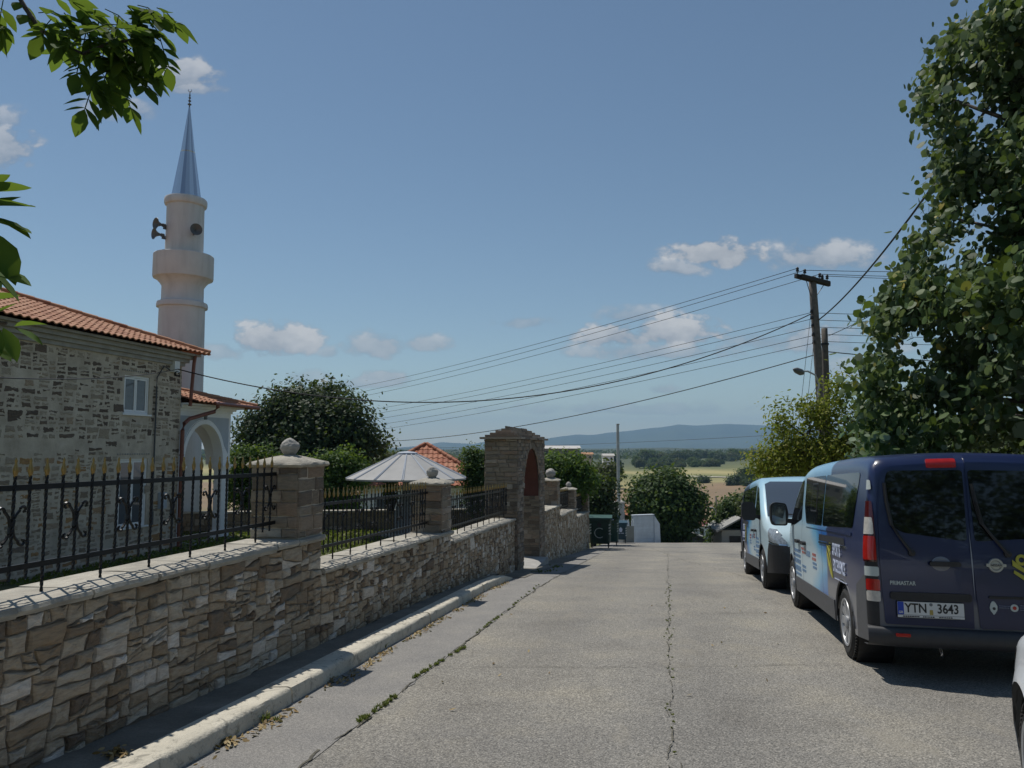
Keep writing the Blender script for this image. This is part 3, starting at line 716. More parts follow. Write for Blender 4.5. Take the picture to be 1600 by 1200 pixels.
def hip_roof(parent, name, x0, x1, y0, y1, z, pitch, per=.215, mats=M_TILE, row=.34, slopes='SNEW', amp=.032):
    """hip roof over the rectangle of the eaves"""
    W_, Dp = x1-x0, y1-y0; h = min(W_, Dp)/2; rise = h*math.tan(pitch); mb = MB(); sl = h/math.cos(pitch)
    k = math.cos(pitch)
    def slope(M, W):
        cuts = [((0, 0, 0), (-1, k, 0)), ((W, 0, 0), (1, k, 0)), ((0, sl, 0), (0, 1, 0))]
        tiled_slope(mb, -.001, W, h, rise, cuts, M, per, row, amp)
    if 'S' in slopes: slope(T(x0, y0, z), W_)
    if 'N' in slopes: slope(T(x1, y1, z) @ RZ(math.pi), W_)
    if 'E' in slopes: slope(T(x1, y0, z) @ RZ(math.pi/2), Dp)
    if 'W' in slopes: slope(T(x0, y1, z) @ RZ(-math.pi/2), Dp)
    o = mb.build(name, mats, parent)
    rm = MB(); zz = .045
    if W_ >= Dp: r0, r1 = (x0+h, y0+h), (x1-h, y0+h)
    else: r0, r1 = (x0+h, y0+h), (x0+h, y1-h)
    E_ = [((x0, y0), r0), ((x1, y1), r1)]+([((x0, y1), r0), ((x1, y0), r1)] if W_ >= Dp else [((x1, y0), r0), ((x0, y1), r1)])
    for a, c in E_: ridge(rm, (a[0], a[1], z+zz), (c[0], c[1], z+rise+zz), .085*per/.215)
    if math.hypot(r1[0]-r0[0], r1[1]-r0[1]) > .3: ridge(rm, (*r0, z+rise+zz), (*r1, z+rise+zz), .1*per/.215)
    rm.build('ridge_tiles', mats, o); return o
def window(parent, x0, x1, z0, z1, name='window', curtain=True, mull=True, reveal=.10, y=0):
    """PVC window standing in a reveal of the facade y=0 (outside is -y)"""
    f = MB(); t = .05; yy = y+reveal-.10
    f.box(x0, x0+t, yy-.03, yy+.03, z0, z1); f.box(x1-t, x1, yy-.03, yy+.03, z0, z1); f.box(x0+t, x1-t, yy-.03, yy+.03, z1-t, z1); f.box(x0+t, x1-t, yy-.03, yy+.03, z0, z0+t)
    fr = f.build(name, M_PVC, parent)
    s = MB(); xm = (x0+x1)/2; panes = ((x0+t, xm), (xm, x1-t)) if mull else ((x0+t, x1-t),)
    for a, c in panes:
        for q in ((a+.004, a+.05, z0+t+.004, z1-t-.004), (c-.05, c-.004, z0+t+.004, z1-t-.004), (a+.05, c-.05, z0+t+.004, z0+t+.05), (a+.05, c-.05, z1-t-.05, z1-t-.004)): s.box(q[0], q[1], yy-.015, yy+.02, q[2], q[3])
    s.build('sash', M_PVC, fr)
    p = MB()
    for a, c in panes: p.box(a+.05, c-.05, yy+.0, yy+.008, z0+t+.05, z1-t-.05)
    p.build('pane', M_GLASSH, fr)
    sl = MB(); sl.box(x0-.07, x1+.07, yy-.11, yy+.03, z0-.045, z0-.002); sl.build('sill', M_PVC, fr)
    if curtain:
        c_ = MB(); k = len(c_.v); n = 24; 
        for i in range(n+1):
            x = x0+t+(x1-x0-2*t)*i/n; o_ = .012*math.sin(i*2.1)
            if .36 < i/n < .62: o_ += .10
            c_.v += [(x, yy-.004-.0+o_*.0-.0, z0+t), (x, yy-.004, z1-t)]
    return fr
def mosque():
    rng = random.Random(8); root = empty('stone_mosque', 'two-storey mosque of rough mortared stone with orange tiled hip roof, behind the nearest railing', 'mosque', MF)
    LEN = 15.0; DEP = 10.0; zb, zt_ = -3.1, 2.42
    # openings on the facade
    ux0, uz1 = mp(195, 585); ux1, uz0 = mp(232, 648); lx0, lz1 = mp(187, 717); lx1, lz0 = mp(227, 820)
    wins = [(ux0, ux1, uz0, uz1), (lx0, lx1, lz0, lz1)]
    wins += [(a-7.4, c-7.4, d_, e) for a, c, d_, e in wins]+[(a-10.4, c-10.4, d_, e) for a, c, d_, e in wins]
    core = MB()
    xs = sorted(set([-LEN, 0]+[q for w_ in wins for q in w_[:2]])); 
    for a, c in zip(xs, xs[1:]):
        zz = [zb, zt_]; blk = []
        for w_ in wins:
            if w_[0] <= a+1e-6 and w_[1] >= c-1e-6: blk.append((w_[2], w_[3]))
        z = zb
        for lo, hi in sorted(blk): core.box(a, c, 0, .45, z, lo); z = hi
        core.box(a, c, 0, .45, z, zt_)
    core.box(-LEN, -LEN+.45, .45, DEP, zb, zt_); core.box(-.45, 0, .45, DEP, zb, zt_); core.box(-LEN+.45, -.45, DEP-.45, DEP, zb, zt_)
    core.build('wall', M_MORTAR, root)
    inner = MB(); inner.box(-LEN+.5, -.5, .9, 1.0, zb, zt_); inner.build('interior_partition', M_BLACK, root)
    mb = MB()
    cells = []
    bands = []; zc_ = zb
    while zc_ < zt_-.11:
        z2 = min(zt_-.10, zc_+rng.uniform(.3, .6)); x_ = -9.5-rng.uniform(0, .6)
        while x_ < 0: x2 = min(0, x_+rng.uniform(.7, 1.7)); bands += rubble_cells([(x_, zc_), (x2, zc_), (x2, z2), (x_, z2)], rng, .085, .20, 2.1); x_ = x2
        zc_ = z2
    for poly in bands:
        nn_ = len(poly); poly = [q for i_ in range(nn_) for q in (poly[i_], ((poly[i_][0]+poly[(i_+1) % nn_][0])/2+rng.gauss(0, .010), (poly[i_][1]+poly[(i_+1) % nn_][1])/2+rng.gauss(0, .010)))]
        cx = sum(p[0] for p in poly)/len(poly); cz = sum(p[1] for p in poly)/len(poly)
        if any(w_[0]-.16 < cx < w_[1]+.16 and w_[2]-.12 < cz < w_[3]+.16 for w_ in wins): continue
        if abs(cz-.02+.0) < .13 and cx < -0 and rng.random() < .8: continue
        if rng.random() < .06: continue
        k = rng.uniform(.68, .97); cells.append([(cx+(p[0]-cx)*k, cz+(p[1]-cz)*k*.9) for p in poly])
    def tone(cx, cz):
        t = rng.random(); low = cz < -.1
        return (.05+.30*t if t < .45 else .35+.5*t) if not low else (.25+.75*rng.random()**.8)
    stones(mb, cells, I4, rng, .012, .016, -.006, .012, toner=tone)
    sidec = [c for c in rubble_cells([(0, zb), (DEP, zb), (DEP, zt_-.1), (0, zt_-.1)], rng, .09, .2, 2)]
    stones(mb, sidec, T(0, 0, 0) @ RZ(math.pi/2), rng, .02, .016, -.006, .012)
    qz = zb                                            # larger quoins at the corner
    mb.build('stone_facing', M_MOSQ, root)
    co = MB()                                          # stepped concrete cornice
    for q, (o_, z0, z1) in enumerate(((.06, 2.34, 2.44), (.14, 2.442, 2.54), (.24, 2.542, 2.64), (.36, 2.642, 2.70))):
        co.box(-LEN-o_, o_, -o_, DEP+o_, z0, z1)
    co.build('cornice', M_CONC, root)
    hip_roof(root, 'roof', -LEN-.55, .55, -.52, DEP+.52, 2.735, R(19.5))
    for i, w_ in enumerate(wins): window(root, *w_, reveal=.16)
    li = MB()                                          # brick dentil lines over the windows
    for w_ in wins[:2]:
        n = 14
        for i in range(n): x = w_[0]-.1+(w_[1]-w_[0]+.2)*i/n; li.box(x, x+.035, -.02, .01, w_[3]+.10, w_[3]+.135)
    li.build('brick_dentils', M_CONC, root)
    # services near the corner
    e = MB(); x, z = mp(270, 572); e.box(x-.10, x+.12, -.14, 0, z-.18, z+.16); e.build('junction_box', M_PVC, root)
    c_ = MB(); x1, z1 = mp(262, 578); x2, z2 = mp(243, 590); x3, z3 = mp(240, 790)
    c_.tube([(x1, -.07, z1), ((x1+x2)/2, -.07, z1+.08), (x2, -.05, z2), (x2, -.05, z2-.3)], .018, 6); c_.tube([(x2, -.05, z2-.28), (x2+.0, -.05, z3-.15)], .024, 6)
    c_.tube([(x2, -.05, z3-.15), (x2, -.05, z3-.5)], .045, 8); c_.build('cable_conduit', M_GREYPL, root)
    for q in range(3): pass
    coil = MB(); x, z = mp(270, 583)
    for q in range(3): coil.tube([(x+.10*math.cos(a/10*6.28+q), -.12-.02*q, z-.02+.07*math.sin(a/10*6.28+q)) for a in range(9)], .012, 5)
    coil.build('cable_coil', M_WIRE, root)
    e = MB(); x, z = mp(251, 782); e.box(x-.13, x+.13, -.10, 0, z-.22, z+.22); mb_ = e.build('meter_box', M_GREYP, root)
    d_ = MB(); x, z = mp(291, 567); xb, zb_ = mp(290, 606); d_.tube([(.10, -.35, 2.66), (.12, -.30, 2.45), (.12, -.22, 1.2)], .05, 8); d_.build('upper_downpipe', M_COPPER, root)
    p = MB(); g0 = mp(310, 612)
    p.tube([(1.05, -.50, 1.38), (1.10, -.48, 1.22), (1.02, -.42, 1.08), (.7, -.28, .98), (.25, -.12, .84), (.05, -.10, .70), (-.02, -.10, .5), (-.02, -.10, -2.85)], .058, 8)
    for z in (-.2, -1.4, -2.4): p.lathe([(.065, -.02), (.070, -.02), (.070, .02), (.065, .02)], 10, (-.02, -.10, z))
    p.build('downpipe', M_COPPER, root, autos=50)
    return root
MOSQ = mosque()
def portico():
    root = empty('arched_portico', 'white arched portico with a small tiled roof at the far end of the stone mosque', 'portico', MF)
    X0, X1, Y0, Y1 = .04, 2.75, .10, 3.0; zb, zs, ztop = -2.82, -.62, 1.08
    th = .30
    def arch_wall(name, W, M, o0, o1, spring, apex):
        mb = MB(); cx = (o0+o1)/2; hw = (o1-o0)/2; n = 24
        arc = [(cx-hw*1.0*math.cos(math.pi*i/n), spring+(apex-spring)*math.sin(math.pi*i/n)**.92) for i in range(n+1)]
        pts = [(0, spring)]+arc+[(W, spring)]
        for i in range(len(pts)-1):
            a, c = pts[i], pts[i+1]
            if c[0]-a[0] < 1e-4: continue
            k = len(mb.v)
            for yy in (0, th): mb.v += [(a[0], yy, a[1]), (c[0], yy, c[1]), (c[0], yy, ztop), (a[0], yy, ztop)]
            mb.face((k, k+1, k+2, k+3)); mb.face((k+4, k+7, k+6, k+5)); mb.face((k, k+4, k+5, k+1))
        for vi, p in enumerate(mb.v): mb.v[vi] = tuple(M @ Vector(p))
        o = mb.build(name, M_WHITE, root)
        g = MB()                                       # grey spandrel panels and white archivolt, slightly proud
        for sgn in (-1, 1):
            poly = [(cx+sgn*(hw+.30), spring+.35), (cx+sgn*(hw+.30), apex+.22), (cx+sgn*.14, apex+.22), (cx+sgn*.14, apex+.19)]
            for i in range(0, 9): a = math.pi/2-i*(math.pi/2-.42)/8; poly.append((cx+sgn*(hw+.17)*math.cos(a), spring+(apex-spring+.16)*math.sin(a)**.92))
            k = len(g.v); g.prism(poly, -.012, .002)
        for vi, p in enumerate(g.v): g.v[vi] = tuple(M @ Vector(p))
        g.build('spandrel_panel', M_GREYP, o)
        r_ = MB(); k = 0
        for i in range(n+1):
            a = math.pi*i/n; 
            for e, yy in ((0, -.03), (.13, -.03), (.13, .0), (0, .0)): r_.v.append(tuple(M @ Vector((cx-(hw+e)*math.cos(a), yy, spring+(apex-spring+e)*math.sin(a)**.92))))
        for i in range(n):
            for q in range(4): r_.face((i*4+q, i*4+(q+1) % 4, (i+1)*4+(q+1) % 4, (i+1)*4+q))
        r_.build('archivolt', M_WHITE, o)
        kx = MB(); kx.box(cx-.05, cx+.05, -.05, 0, apex+.14, apex+.34)
        for vi, p in enumerate(kx.v): kx.v[vi] = tuple(M @ Vector(p))
        kx.build('keystone', M_HORN, o)
        return o
    W = X1-X0
    arch_wall('arcade_wall', W, T(X0, Y0, 0), .32, W-.42, zs+.1, .72)
    arch_wall('arcade_wall', Y1-Y0-th-.01, T(X1, Y0+th+.005, 0) @ RZ(math.pi/2), .35, Y1-Y0-.75, zs+.1, .72)
    arch_wall('arcade_wall', W, T(X0, Y1-th, 0), .32, W-.42, zs+.1, .72)
    for (x, y, w_) in ((X0+.16, Y0+.15, .32), (X1-.21, Y0+.15, .42), (X1-.21, Y1-.15, .42), (X0+.16, Y1-.15, .32)):
        c = MB(); c.box(x-w_/2+.02, x+w_/2-.02, y-.14, y+.14, zb+.25, zs-.08); c.box(x-w_/2-.02, x+w_/2+.02, y-.18, y+.18, zb-.1, zb+.25)
        o = c.build('column', M_WHITE, root)
        k = MB(); n = 4
        for q, (o_, z0, z1) in enumerate(((.0, zs-.08, zs-.03), (.03, zs-.029, zs+.03), (.07, zs+.031, zs+.099))): k.box(x-w_/2-o_, x+w_/2+o_, y-.16-o_, y+.16+o_, z0, z1)
        k.build('capital', M_WHITE, o)
    co = MB()
    for o_, z0, z1 in ((.04, 1.08, 1.16), (.12, 1.162, 1.24), (.3, 1.242, 1.30)): co.box(X0, X1+o_, Y0-o_, Y1+o_, z0, z1)
    co.build('cornice', M_WHITE, root)
    mb = MB(); h = 1.2; pit = R(15); ex0, ex1, ey0, ey1 = .02, X1+.62, Y0-.55, Y1+.5; rise = (ey1-ey0)/2*math.tan(pit); hh = (ey1-ey0)/2; sl = hh/math.cos(pit); k_ = math.cos(pit)
    tiled_slope(mb, 0, ex1-ex0, hh, rise, [((ex1-ex0, 0, 0), (1, k_, 0)), ((0, sl, 0), (0, 1, 0))], T(ex0, ey0, 1.335))
    tiled_slope(mb, 0, ex1-ex0, hh, rise, [((0, 0, 0), (-1, k_, 0)), ((0, sl, 0), (0, 1, 0))], T(ex1, ey1, 1.335) @ RZ(math.pi))
    tiled_slope(mb, 0, ey1-ey0, hh, rise, [((0, 0, 0), (-1, k_, 0)), ((ey1-ey0, 0, 0), (1, k_, 0))], T(ex1, ey0, 1.335) @ RZ(math.pi/2))
    rf = mb.build('roof', M_TILE, root)
    r_ = MB(); ridge(r_, (ex1, ey0, 1.37), (ex1-hh, ey0+hh, 1.37+rise)); ridge(r_, (ex1, ey1, 1.37), (ex1-hh, ey0+hh, 1.37+rise)); ridge(r_, (ex0, ey0+hh, 1.37+rise), (ex1-hh, ey0+hh, 1.37+rise)); r_.build('ridge_tiles', M_TILE, rf)
    g = MB(); g.tube([(ex0+.9, ey0-.05, 1.32), (ex1+.04, ey0-.05, 1.31), (ex1+.05, ey1, 1.31)], .055, 8); g.build('gutter', M_COPPER, root)
    f = MB(); f.box(-.0, X1+.5, Y0-.35, Y1+.35, -2.98, zb-.03); f.box(.02, X1+.2, Y0-.12, Y1+.12, zb-.028, zb+.0); f.build('plinth_floor', M_CONC, root)
    return root
portico()
# ================================================================ MINARET
def minaret():
    y = 27.0; b0 = P(284, 500, y); root = empty('minaret', 'tall pale round minaret with a balcony and blue-grey metal cone spire, behind the mosque', 'minaret', T(b0.x, y, 0))
    z = lambda v: P(284, v, y).z
    r = lambda px: px/1200*y*1.0
    prof = [(r(36), -3.2), (r(35), z(620)), (r(33.8), z(484)), (r(34), z(482)), (r(37.6), z(481.5)), (r(38), z(478)), (r(37), z(474)), (r(33), z(472.5)), (r(31.2), z(470)), (r(31), z(449)), (r(33), z(446)), (r(35), z(443)), (r(40), z(438)), (r(44), z(436.5)), (r(44.8), z(434)), (r(44.8), z(401)), (r(44), z(400)), (r(41), z(400)), (r(41), z(412)), (r(29), z(412)), (r(28.5), z(408)), (r(28), z(330)), (r(28), z(324)), (r(31), z(322.5)), (r(32), z(320)), (r(32), z(314)), (r(31), z(312)), (r(20), z(311.5)), (.01, z(311))]
    mb = MB(); mb.lathe(prof, 72); sh = mb.build('shaft', M_MIN, root, autos=35)
    c = MB(); zt_ = z(168); zc = z(311.5)
    for i in range(17):
        t = i/16; pass
    c.lathe([(r(23), zc), (r(22.3), zc+.06), (r(22)*.5+.005, (zc+zt_)/2), (r(22)*.5+.012, (zc+zt_)/2+.02), (r(22)*.48, (zc+zt_)/2+.04), (.03, zt_)], 20); c.t = [((i*7) % 20)/19 for i in range(len(c.f))]; c.build('cone_spire', M_CONE, root, autos=12)  # tone per facet, painting the reflected stripes into the sheets
    f = MB(); hgt = z(138)-zt_; P_ = [(.03, 0)]
    for cz, rr in ((.16, .07), (.34, .055), (.50, .045), (.63, .03)):
        P_ += [(.015, (cz-.06)*hgt), (rr*.8, (cz-.03)*hgt), (rr, cz*hgt), (rr*.8, (cz+.03)*hgt), (.015, (cz+.06)*hgt)]
    P_ += [(.012, .8*hgt)]; f.lathe(P_, 12, (0, 0, zt_))
    f.tube([(.06*math.sin(a), 0, zt_+.9*hgt-.06*math.cos(a)) for a in [(-2.5+5*i/14) for i in range(15)]], [.004+.010*math.sin(math.pi*i/14) for i in range(15)], 6)
    f.build('crescent_finial', M_HORN, root, True)
    def horn(u, v, ang, s=1.0):
        m = MB(); m.lathe([(.05, .0), (.07, .02), (.075, .14), (.05, .16), (.06, .2), (.10, .30), (.17, .38), (.235, .42), (.245, .425), (.24, .435), (.17, .39), (.06, .30), (.02, .28)], 20, (0, 0, 0), 'Y')
        m.box(-.02, .02, -.05, .10, -.16, -.02); o = m.build('loudspeaker_horn', M_HORN, root, autos=50); p = P(u, v, y); o.location = (p.x-b0.x, -r(28)*.5, p.z); o.rotation_euler = (0, 0, ang); return o
    for (u, v, a) in ((267, 358, 2.5), (265, 373, 2.4), (310, 367, -2.5)):
        o = horn(u, v, a); o.scale = (.85, .85, .85); o.location.y = -.42; lx, lz = o.location.x, o.location.z
        br = MB(); br.tube([(0, 0, -.10), (0, -.1, -.12)], .03, 6); br.box(-.05, .05, -.5, -.05, -.15, -.10); br.build('horn_bracket', M_HORN, o)
    return root
minaret()
# ================================================================ KIOSK with the conical roof
def kiosk():
    y = 25.2; c = P(636, 747, y); ap = P(636, 706, y).z; ev = P(636, 749, y).z; r_ = 93/1200*y*1.005
    root = empty('round_kiosk', 'white cone-roofed round kiosk on a grey tapered central column, in the mosque yard', 'kiosk', T(c.x, y, 0) @ RZ(.06))
    n = 14; rf = MB(); 
    for i in range(n):
        a0, a1 = 2*math.pi*i/n-.22, 2*math.pi*(i+1)/n-.22; k = len(rf.v); rf.cur = i/n
        for (rr, z) in ((r_, ev), (r_, ev+.05), (.27, ap-.05)):
            for a in (a0, a1): rf.v.append((rr*math.cos(a), rr*math.sin(a), z))
        rf.face((k, k+1, k+3, k+2)); rf.face((k+2, k+3, k+5, k+4)); rf.v.append((0, 0, ev+.12)); rf.face((k, k+6, k+1))
    R_ = rf.build('conical_roof', plain('sheet_roof', (.36,.36,.355), .8, 0, .14, 1.4), root)
    rb = MB()
    for i in range(n):
        for da in (-.012, .014):
            a = 2*math.pi*i/n-.22+da; rb.tube([(r_*1.0*math.cos(a), r_*1.0*math.sin(a), ev+.06), (.27*math.cos(a), .27*math.sin(a), ap-.04)], .016, 4)
    rb.build('roof_rib', M_GREYP, R_)
    cp = MB(); cp.lathe([(.34, ap-.075), (.33, ap-.03), (.22, ap+.0), (.01, ap+.02)], 24); cp.build('roof_cap', M_GREYP, R_)
    col = MB(); col.lathe([(.48, YARD-.1), (.46, YARD+.05), (.36, YARD+.9), (.20, YARD+1.25), (.15, YARD+1.45), (.14, ev+.1)], 10); col.build('central_column', plain('kiosk_column_paint', (.22,.235,.26), .7, 0, .1), root, autos=20)
    bs = MB(); bs.lathe([(.95, YARD-.1), (.95, YARD+.10), (.9, YARD+.12), (.48, YARD+.12)], 24); bs.build('basin_base', M_CONC, root, autos=40)
    return root
kiosk()
# low garden wall in the yard, with a potted plant on it
def garden_wall():
    rng = random.Random(61); a = Vector((-15.0, 25.4, 0)); c = Vector((.9, 27.6, 0)); L = (c-a).length; ang = math.atan2(c.y-a.y, c.x-a.x)
    root = empty('garden_wall', 'low dark stone garden wall across the mosque yard, with pale coping', 'wall', T(a.x, a.y, 0) @ RZ(ang))
    mb = MB(); core = MB(); z0, z1 = -2.95, -2.14; core.box(0, L, .02, .3, z0, z1-.06); core.build('mortar_core', M_MORTD, root)
    stones(mb, rubble_cells([(0, z0), (L, z0), (L, z1-.06), (0, z1-.06)], rng, .12, .25, 1.8), T(0, .02, 0), rng, .012, .03, 0, .008); mb.build('stone_facing', M_COURSE, root)
    cp = MB(); cp.box(0, L, -.05, .36, z1-.058, z1); cp.build('coping', M_SLAB, root)
garden_wall()
#PART4
# ================================================================ VANS
def smoothpts(pts, x):
    """monotone-ish interpolation through (x, z) points"""
    n = len(pts)
    for i in range(n-1):
        if x <= pts[i+1][0] or i == n-2:
            x0, z0 = pts[i]; x1, z1 = pts[i+1]; t = max(0, min(1, (x-x0)/(x1-x0)))
            m0 = (z1-pts[i-1][1])/(x1-pts[i-1][0]) if i > 0 else (z1-z0)/(x1-x0)
            m1 = (pts[i+2][1]-z0)/(pts[i+2][0]-x0) if i < n-2 else (z1-z0)/(x1-x0)
            h = x1-x0; t2, t3 = t*t, t*t*t
            return (2*t3-3*t2+1)*z0+(t3-2*t2+t)*h*m0+(-2*t3+3*t2)*z1+(t3-t2)*h*m1
class Body:
    """lofted vehicle shell: x forward from the tail, y left, z up"""
    def __init__(s, L, top, hw, sill, arches, ends, R_=.13, lean=None, camber=.03):
        s.L, s.top, s.hwf, s.sill, s.arches, s.R, s.lean, s.camber = L, top, hw, sill, arches, R_, lean or (lambda x, z: 0), camber
        xs = set(); x = 0.0
        while x <= L: xs.add(round(x, 4)); x += .07
        for e in ends: xs.add(e)
        for ax, r in arches:
            for i in range(25): xs.add(round(ax-r*math.cos(math.pi*i/24), 4))
        s.xs = sorted(xs); s.NS, s.NR, s.NT = 22, 7, 9
        bm = bmesh.new(); rings = []
        for x in s.xs:
            pts = s.section(x); rings.append([bm.verts.new(p) for p in pts])
        for a, c in zip(rings, rings[1:]):
            n = len(a)
            for i in range(n-1): bm.faces.new((a[i], a[i+1], c[i+1], c[i]))
        for ring, flip in ((rings[0], True), (rings[-1], False)):
            n = len(ring); h = n//2
            for i in range(h):
                j = n-1-i
                if j-1 > i+1: q = (ring[i], ring[i+1], ring[j-1], ring[j])
                elif j-1 == i+1: q = (ring[i], ring[i+1], ring[j])
                else: continue
                f = bm.faces.new(q if not flip else q[::-1])
        bmesh.ops.recalc_face_normals(bm, faces=bm.faces); s.bm = bm
    def zb(s, x):
        z = s.sill(x)
        for ax, r in s.arches:
            if abs(x-ax) < r: z = max(z, .335+math.sqrt(r*r-(x-ax)**2))
        return z
    def section(s, x):
        zt_, zb = s.top(x), s.zb(x); R_ = min(s.R, max(.01, (zt_-zb)*.4)); half = []
        zr_ = zt_-s.camber-R_
        for i in range(s.NS+1): z = zb+(zr_-zb)*i/s.NS; half.append((s.hwf(x, z), z))
        yr = s.hwf(x, zr_); Ry = min(R_*1.0, yr*.5)
        for i in range(1, s.NR+1): a = math.pi/2*i/s.NR; half.append((yr-Ry+Ry*math.cos(a), zr_+R_*math.sin(a)))
        y1 = yr-Ry; z1 = zr_+R_
        for i in range(1, s.NT+1): t = i/s.NT; half.append((y1*(1-t), z1+s.camber*(1-(1-t)**2)))
        pts = [(x+s.lean(x, z), y, z) for y, z in half]
        return pts+[(x+s.lean(x, z), -y, z) for y, z in half[:-1][::-1]]
    def part(s, name, poly, axis, mats, parent, off=.004, side=None, xr=None, smooth=True, thick=0, inset=None):
        """piece of the shell inside a convex polygon (seen along an axis), raised by off"""
        bm = s.bm.copy(); ax = {'y': (0, 2), 'x': (1, 2), 'z': (0, 1)}[axis]
        n = len(poly); area = sum(poly[i][0]*poly[(i+1) % n][1]-poly[(i+1) % n][0]*poly[i][1] for i in range(n))
        if area < 0: poly = poly[::-1]
        planes = []
        for i in range(n):
            p, q = poly[i], poly[(i+1) % n]; co = [0, 0, 0]; no = [0, 0, 0]
            co[ax[0]], co[ax[1]] = p; no[ax[0]], no[ax[1]] = q[1]-p[1], -(q[0]-p[0]); planes.append((co, no))
        if side: planes.append(((0, 0, 0), (0, -side, 0)))
        if xr: planes += [((xr[0], 0, 0), (-1, 0, 0)), ((xr[1], 0, 0), (1, 0, 0))]
        # crude prefilter for speed
        lo = [min(p[k] for p in poly)-.25 for k in (0, 1)]; hi = [max(p[k] for p in poly)+.25 for k in (0, 1)]
        kill = [f for f in bm.faces if (lambda c: c[ax[0]] < lo[0]-.6 or c[ax[0]] > hi[0]+.6 or c[ax[1]] < lo[1]-.3 or c[ax[1]] > hi[1]+.3)(f.calc_center_median()) and len(f.verts) == 4 and f.calc_area() < .05]
        bmesh.ops.delete(bm, geom=kill, context='FACES')
        for co, no in planes: bmesh.ops.bisect_plane(bm, geom=bm.verts[:]+bm.edges[:]+bm.faces[:], dist=1e-5, plane_co=co, plane_no=no, clear_outer=True)
        if inset == 'facing':    # drop faces that look the wrong way
            pass
        bm.normal_update()
        if axis == 'x' and xr: bad = [f for f in bm.faces if abs(f.normal.x) < .25]; bmesh.ops.delete(bm, geom=bad, context='FACES')
        if axis == 'y': bad = [f for f in bm.faces if abs(f.normal.y) < .2]; bmesh.ops.delete(bm, geom=bad, context='FACES')
        bm.normal_update()
        nor = {v: v.normal.copy() for v in bm.verts}
        for v in bm.verts: v.co += nor[v]*off
        if thick:
            bd = [e for e in bm.edges if e.is_boundary]; r_ = bmesh.ops.extrude_edge_only(bm, edges=bd)
            for g in r_['geom']:
                if isinstance(g, bmesh.types.BMVert): g.co -= Vector(min(nor.items(), key=lambda k: (k[0].co-g.co).length_squared)[1])*thick
        return from_bm(name, bm, mats, parent, False, None, 35)
def rrect(x0, x1, z0, z1, r=.03, n=4, sk=0):
    pts = []
    for cx, cz, a0 in ((x1-r, z1-r, 0), (x0+r, z1-r, 90), (x0+r, z0+r, 180), (x1-r, z0+r, 270)):
        for i in range(n+1): a = R(a0+90*i/n); pts.append((cx+r*math.cos(a), cz+r*math.sin(a)))
    return pts
def rpoly(pts, r=.04, n=4):
    res = []; m = len(pts)
    for i in range(m):
        p = Vector((*pts[i], 0)); a = Vector((*pts[i-1], 0)); c = Vector((*pts[(i+1) % m], 0)); k = min(r, (a-p).length*.45, (c-p).length*.45); A = p+(a-p).normalized()*k; C_ = p+(c-p).normalized()*k
        for q in range(n+1): t = q/n; v_ = A*(1-t)**2+p*2*t*(1-t)+C_*t*t; res.append((v_.x, v_.y))
    return res
FONT = None
def text_part(name, body, size, M, mat, parent, ext=.001, align='CENTER', sx=1.0, shear=0):
    cu = bpy.data.curves.new('txt', 'FONT'); cu.body = body; cu.size = size; cu.extrude = ext; cu.align_x = align; cu.align_y = 'CENTER'; cu.resolution_u = 3; cu.shear = shear; cu.offset = size*.018
    t = bpy.data.objects.new('tmp', cu); me = bpy.data.meshes.new_from_object(t); bpy.data.objects.remove(t); bpy.data.curves.remove(cu)
    me.transform(Matrix.Diagonal((sx, 1, 1, 1))); me.transform(M); me.name = name; return link(name, me, mat, parent)
def wheel(parent, x, y, side, mats=(M_RUBBER, M_SILVER), r=.335, wd=.215, spokes=10):
    root = None; t = MB(); h = wd/2
    t.lathe([(.205, -h+.01), (.22, -h), (r-.055, -h-.006), (r-.018, -h+.014), (r, -h+.035), (r, h-.035), (r-.018, h-.014), (r-.055, h+.006), (.22, h), (.205, h-.01), (.205, -h+.01)], 48, (0, 0, 0), 'Y')
    n = 64
    for i in range(n):                        # tread blocks
        a = 2*math.pi*i/n
        for yy in (-.075, -.028, .028, .075):
            M = Matrix.Rotation(-a, 4, 'Y') @ T(0, yy, 0); t.box(r-.004, r+.006, -.018, .018, -.010, .010, M)
    o = t.build('wheel', mats[0], parent, autos=30); o.location = (x, y, r)
    s_ = side; q = MB()
    q.lathe([(.228, s_*h*.92), (.222, s_*(h+.006)), (.205, s_*(h+.002)), (.195, s_*(h-.02))], 48, (0, 0, 0), 'Y')
    q.lathe([(.02, s_*(h+.010)), (.045, s_*(h+.008)), (.06, s_*(h-.0)), (.062, s_*(h-.05))], 24, (0, 0, 0), 'Y'); q.lathe([(.001, s_*(h+.011)), (.02, s_*(h+.010))], 24, (0, 0, 0), 'Y')
    for i in range(spokes):
        a = 2*math.pi*i/spokes; w0, w1 = .017, .042; pts = [(.05, -w0), (.205, -w1), (.205, w1), (.05, w0)]; k = len(q.v)
        for yy in (h-.003, h-.03):
            for (rr, tt) in pts:
                yv = yy+(-.014 if rr < .1 else 0)+.0; X, Z = rr*math.cos(a)-tt*math.sin(a), rr*math.sin(a)+tt*math.cos(a); q.v.append((X, s_*yv, Z))
        q.face((k, k+1, k+2, k+3)); q.face((k+4, k+7, k+6, k+5))
        for e in range(4): q.face((k+e, k+(e+1) % 4, k+4+(e+1) % 4, k+4+e))
    q.build('rim', mats[1], o, autos=30)
    d_ = MB(); d_.lathe([(.001, s_*(h-.075)), (.215, s_*(h-.075))], 32, (0, 0, 0), 'Y'); d_.lathe([(.215, s_*(h-.075)), (.215, s_*h*.9)], 32, (0,0,0), 'Y'); d_.build('brake_disc', M_BLACK, o)
    return o
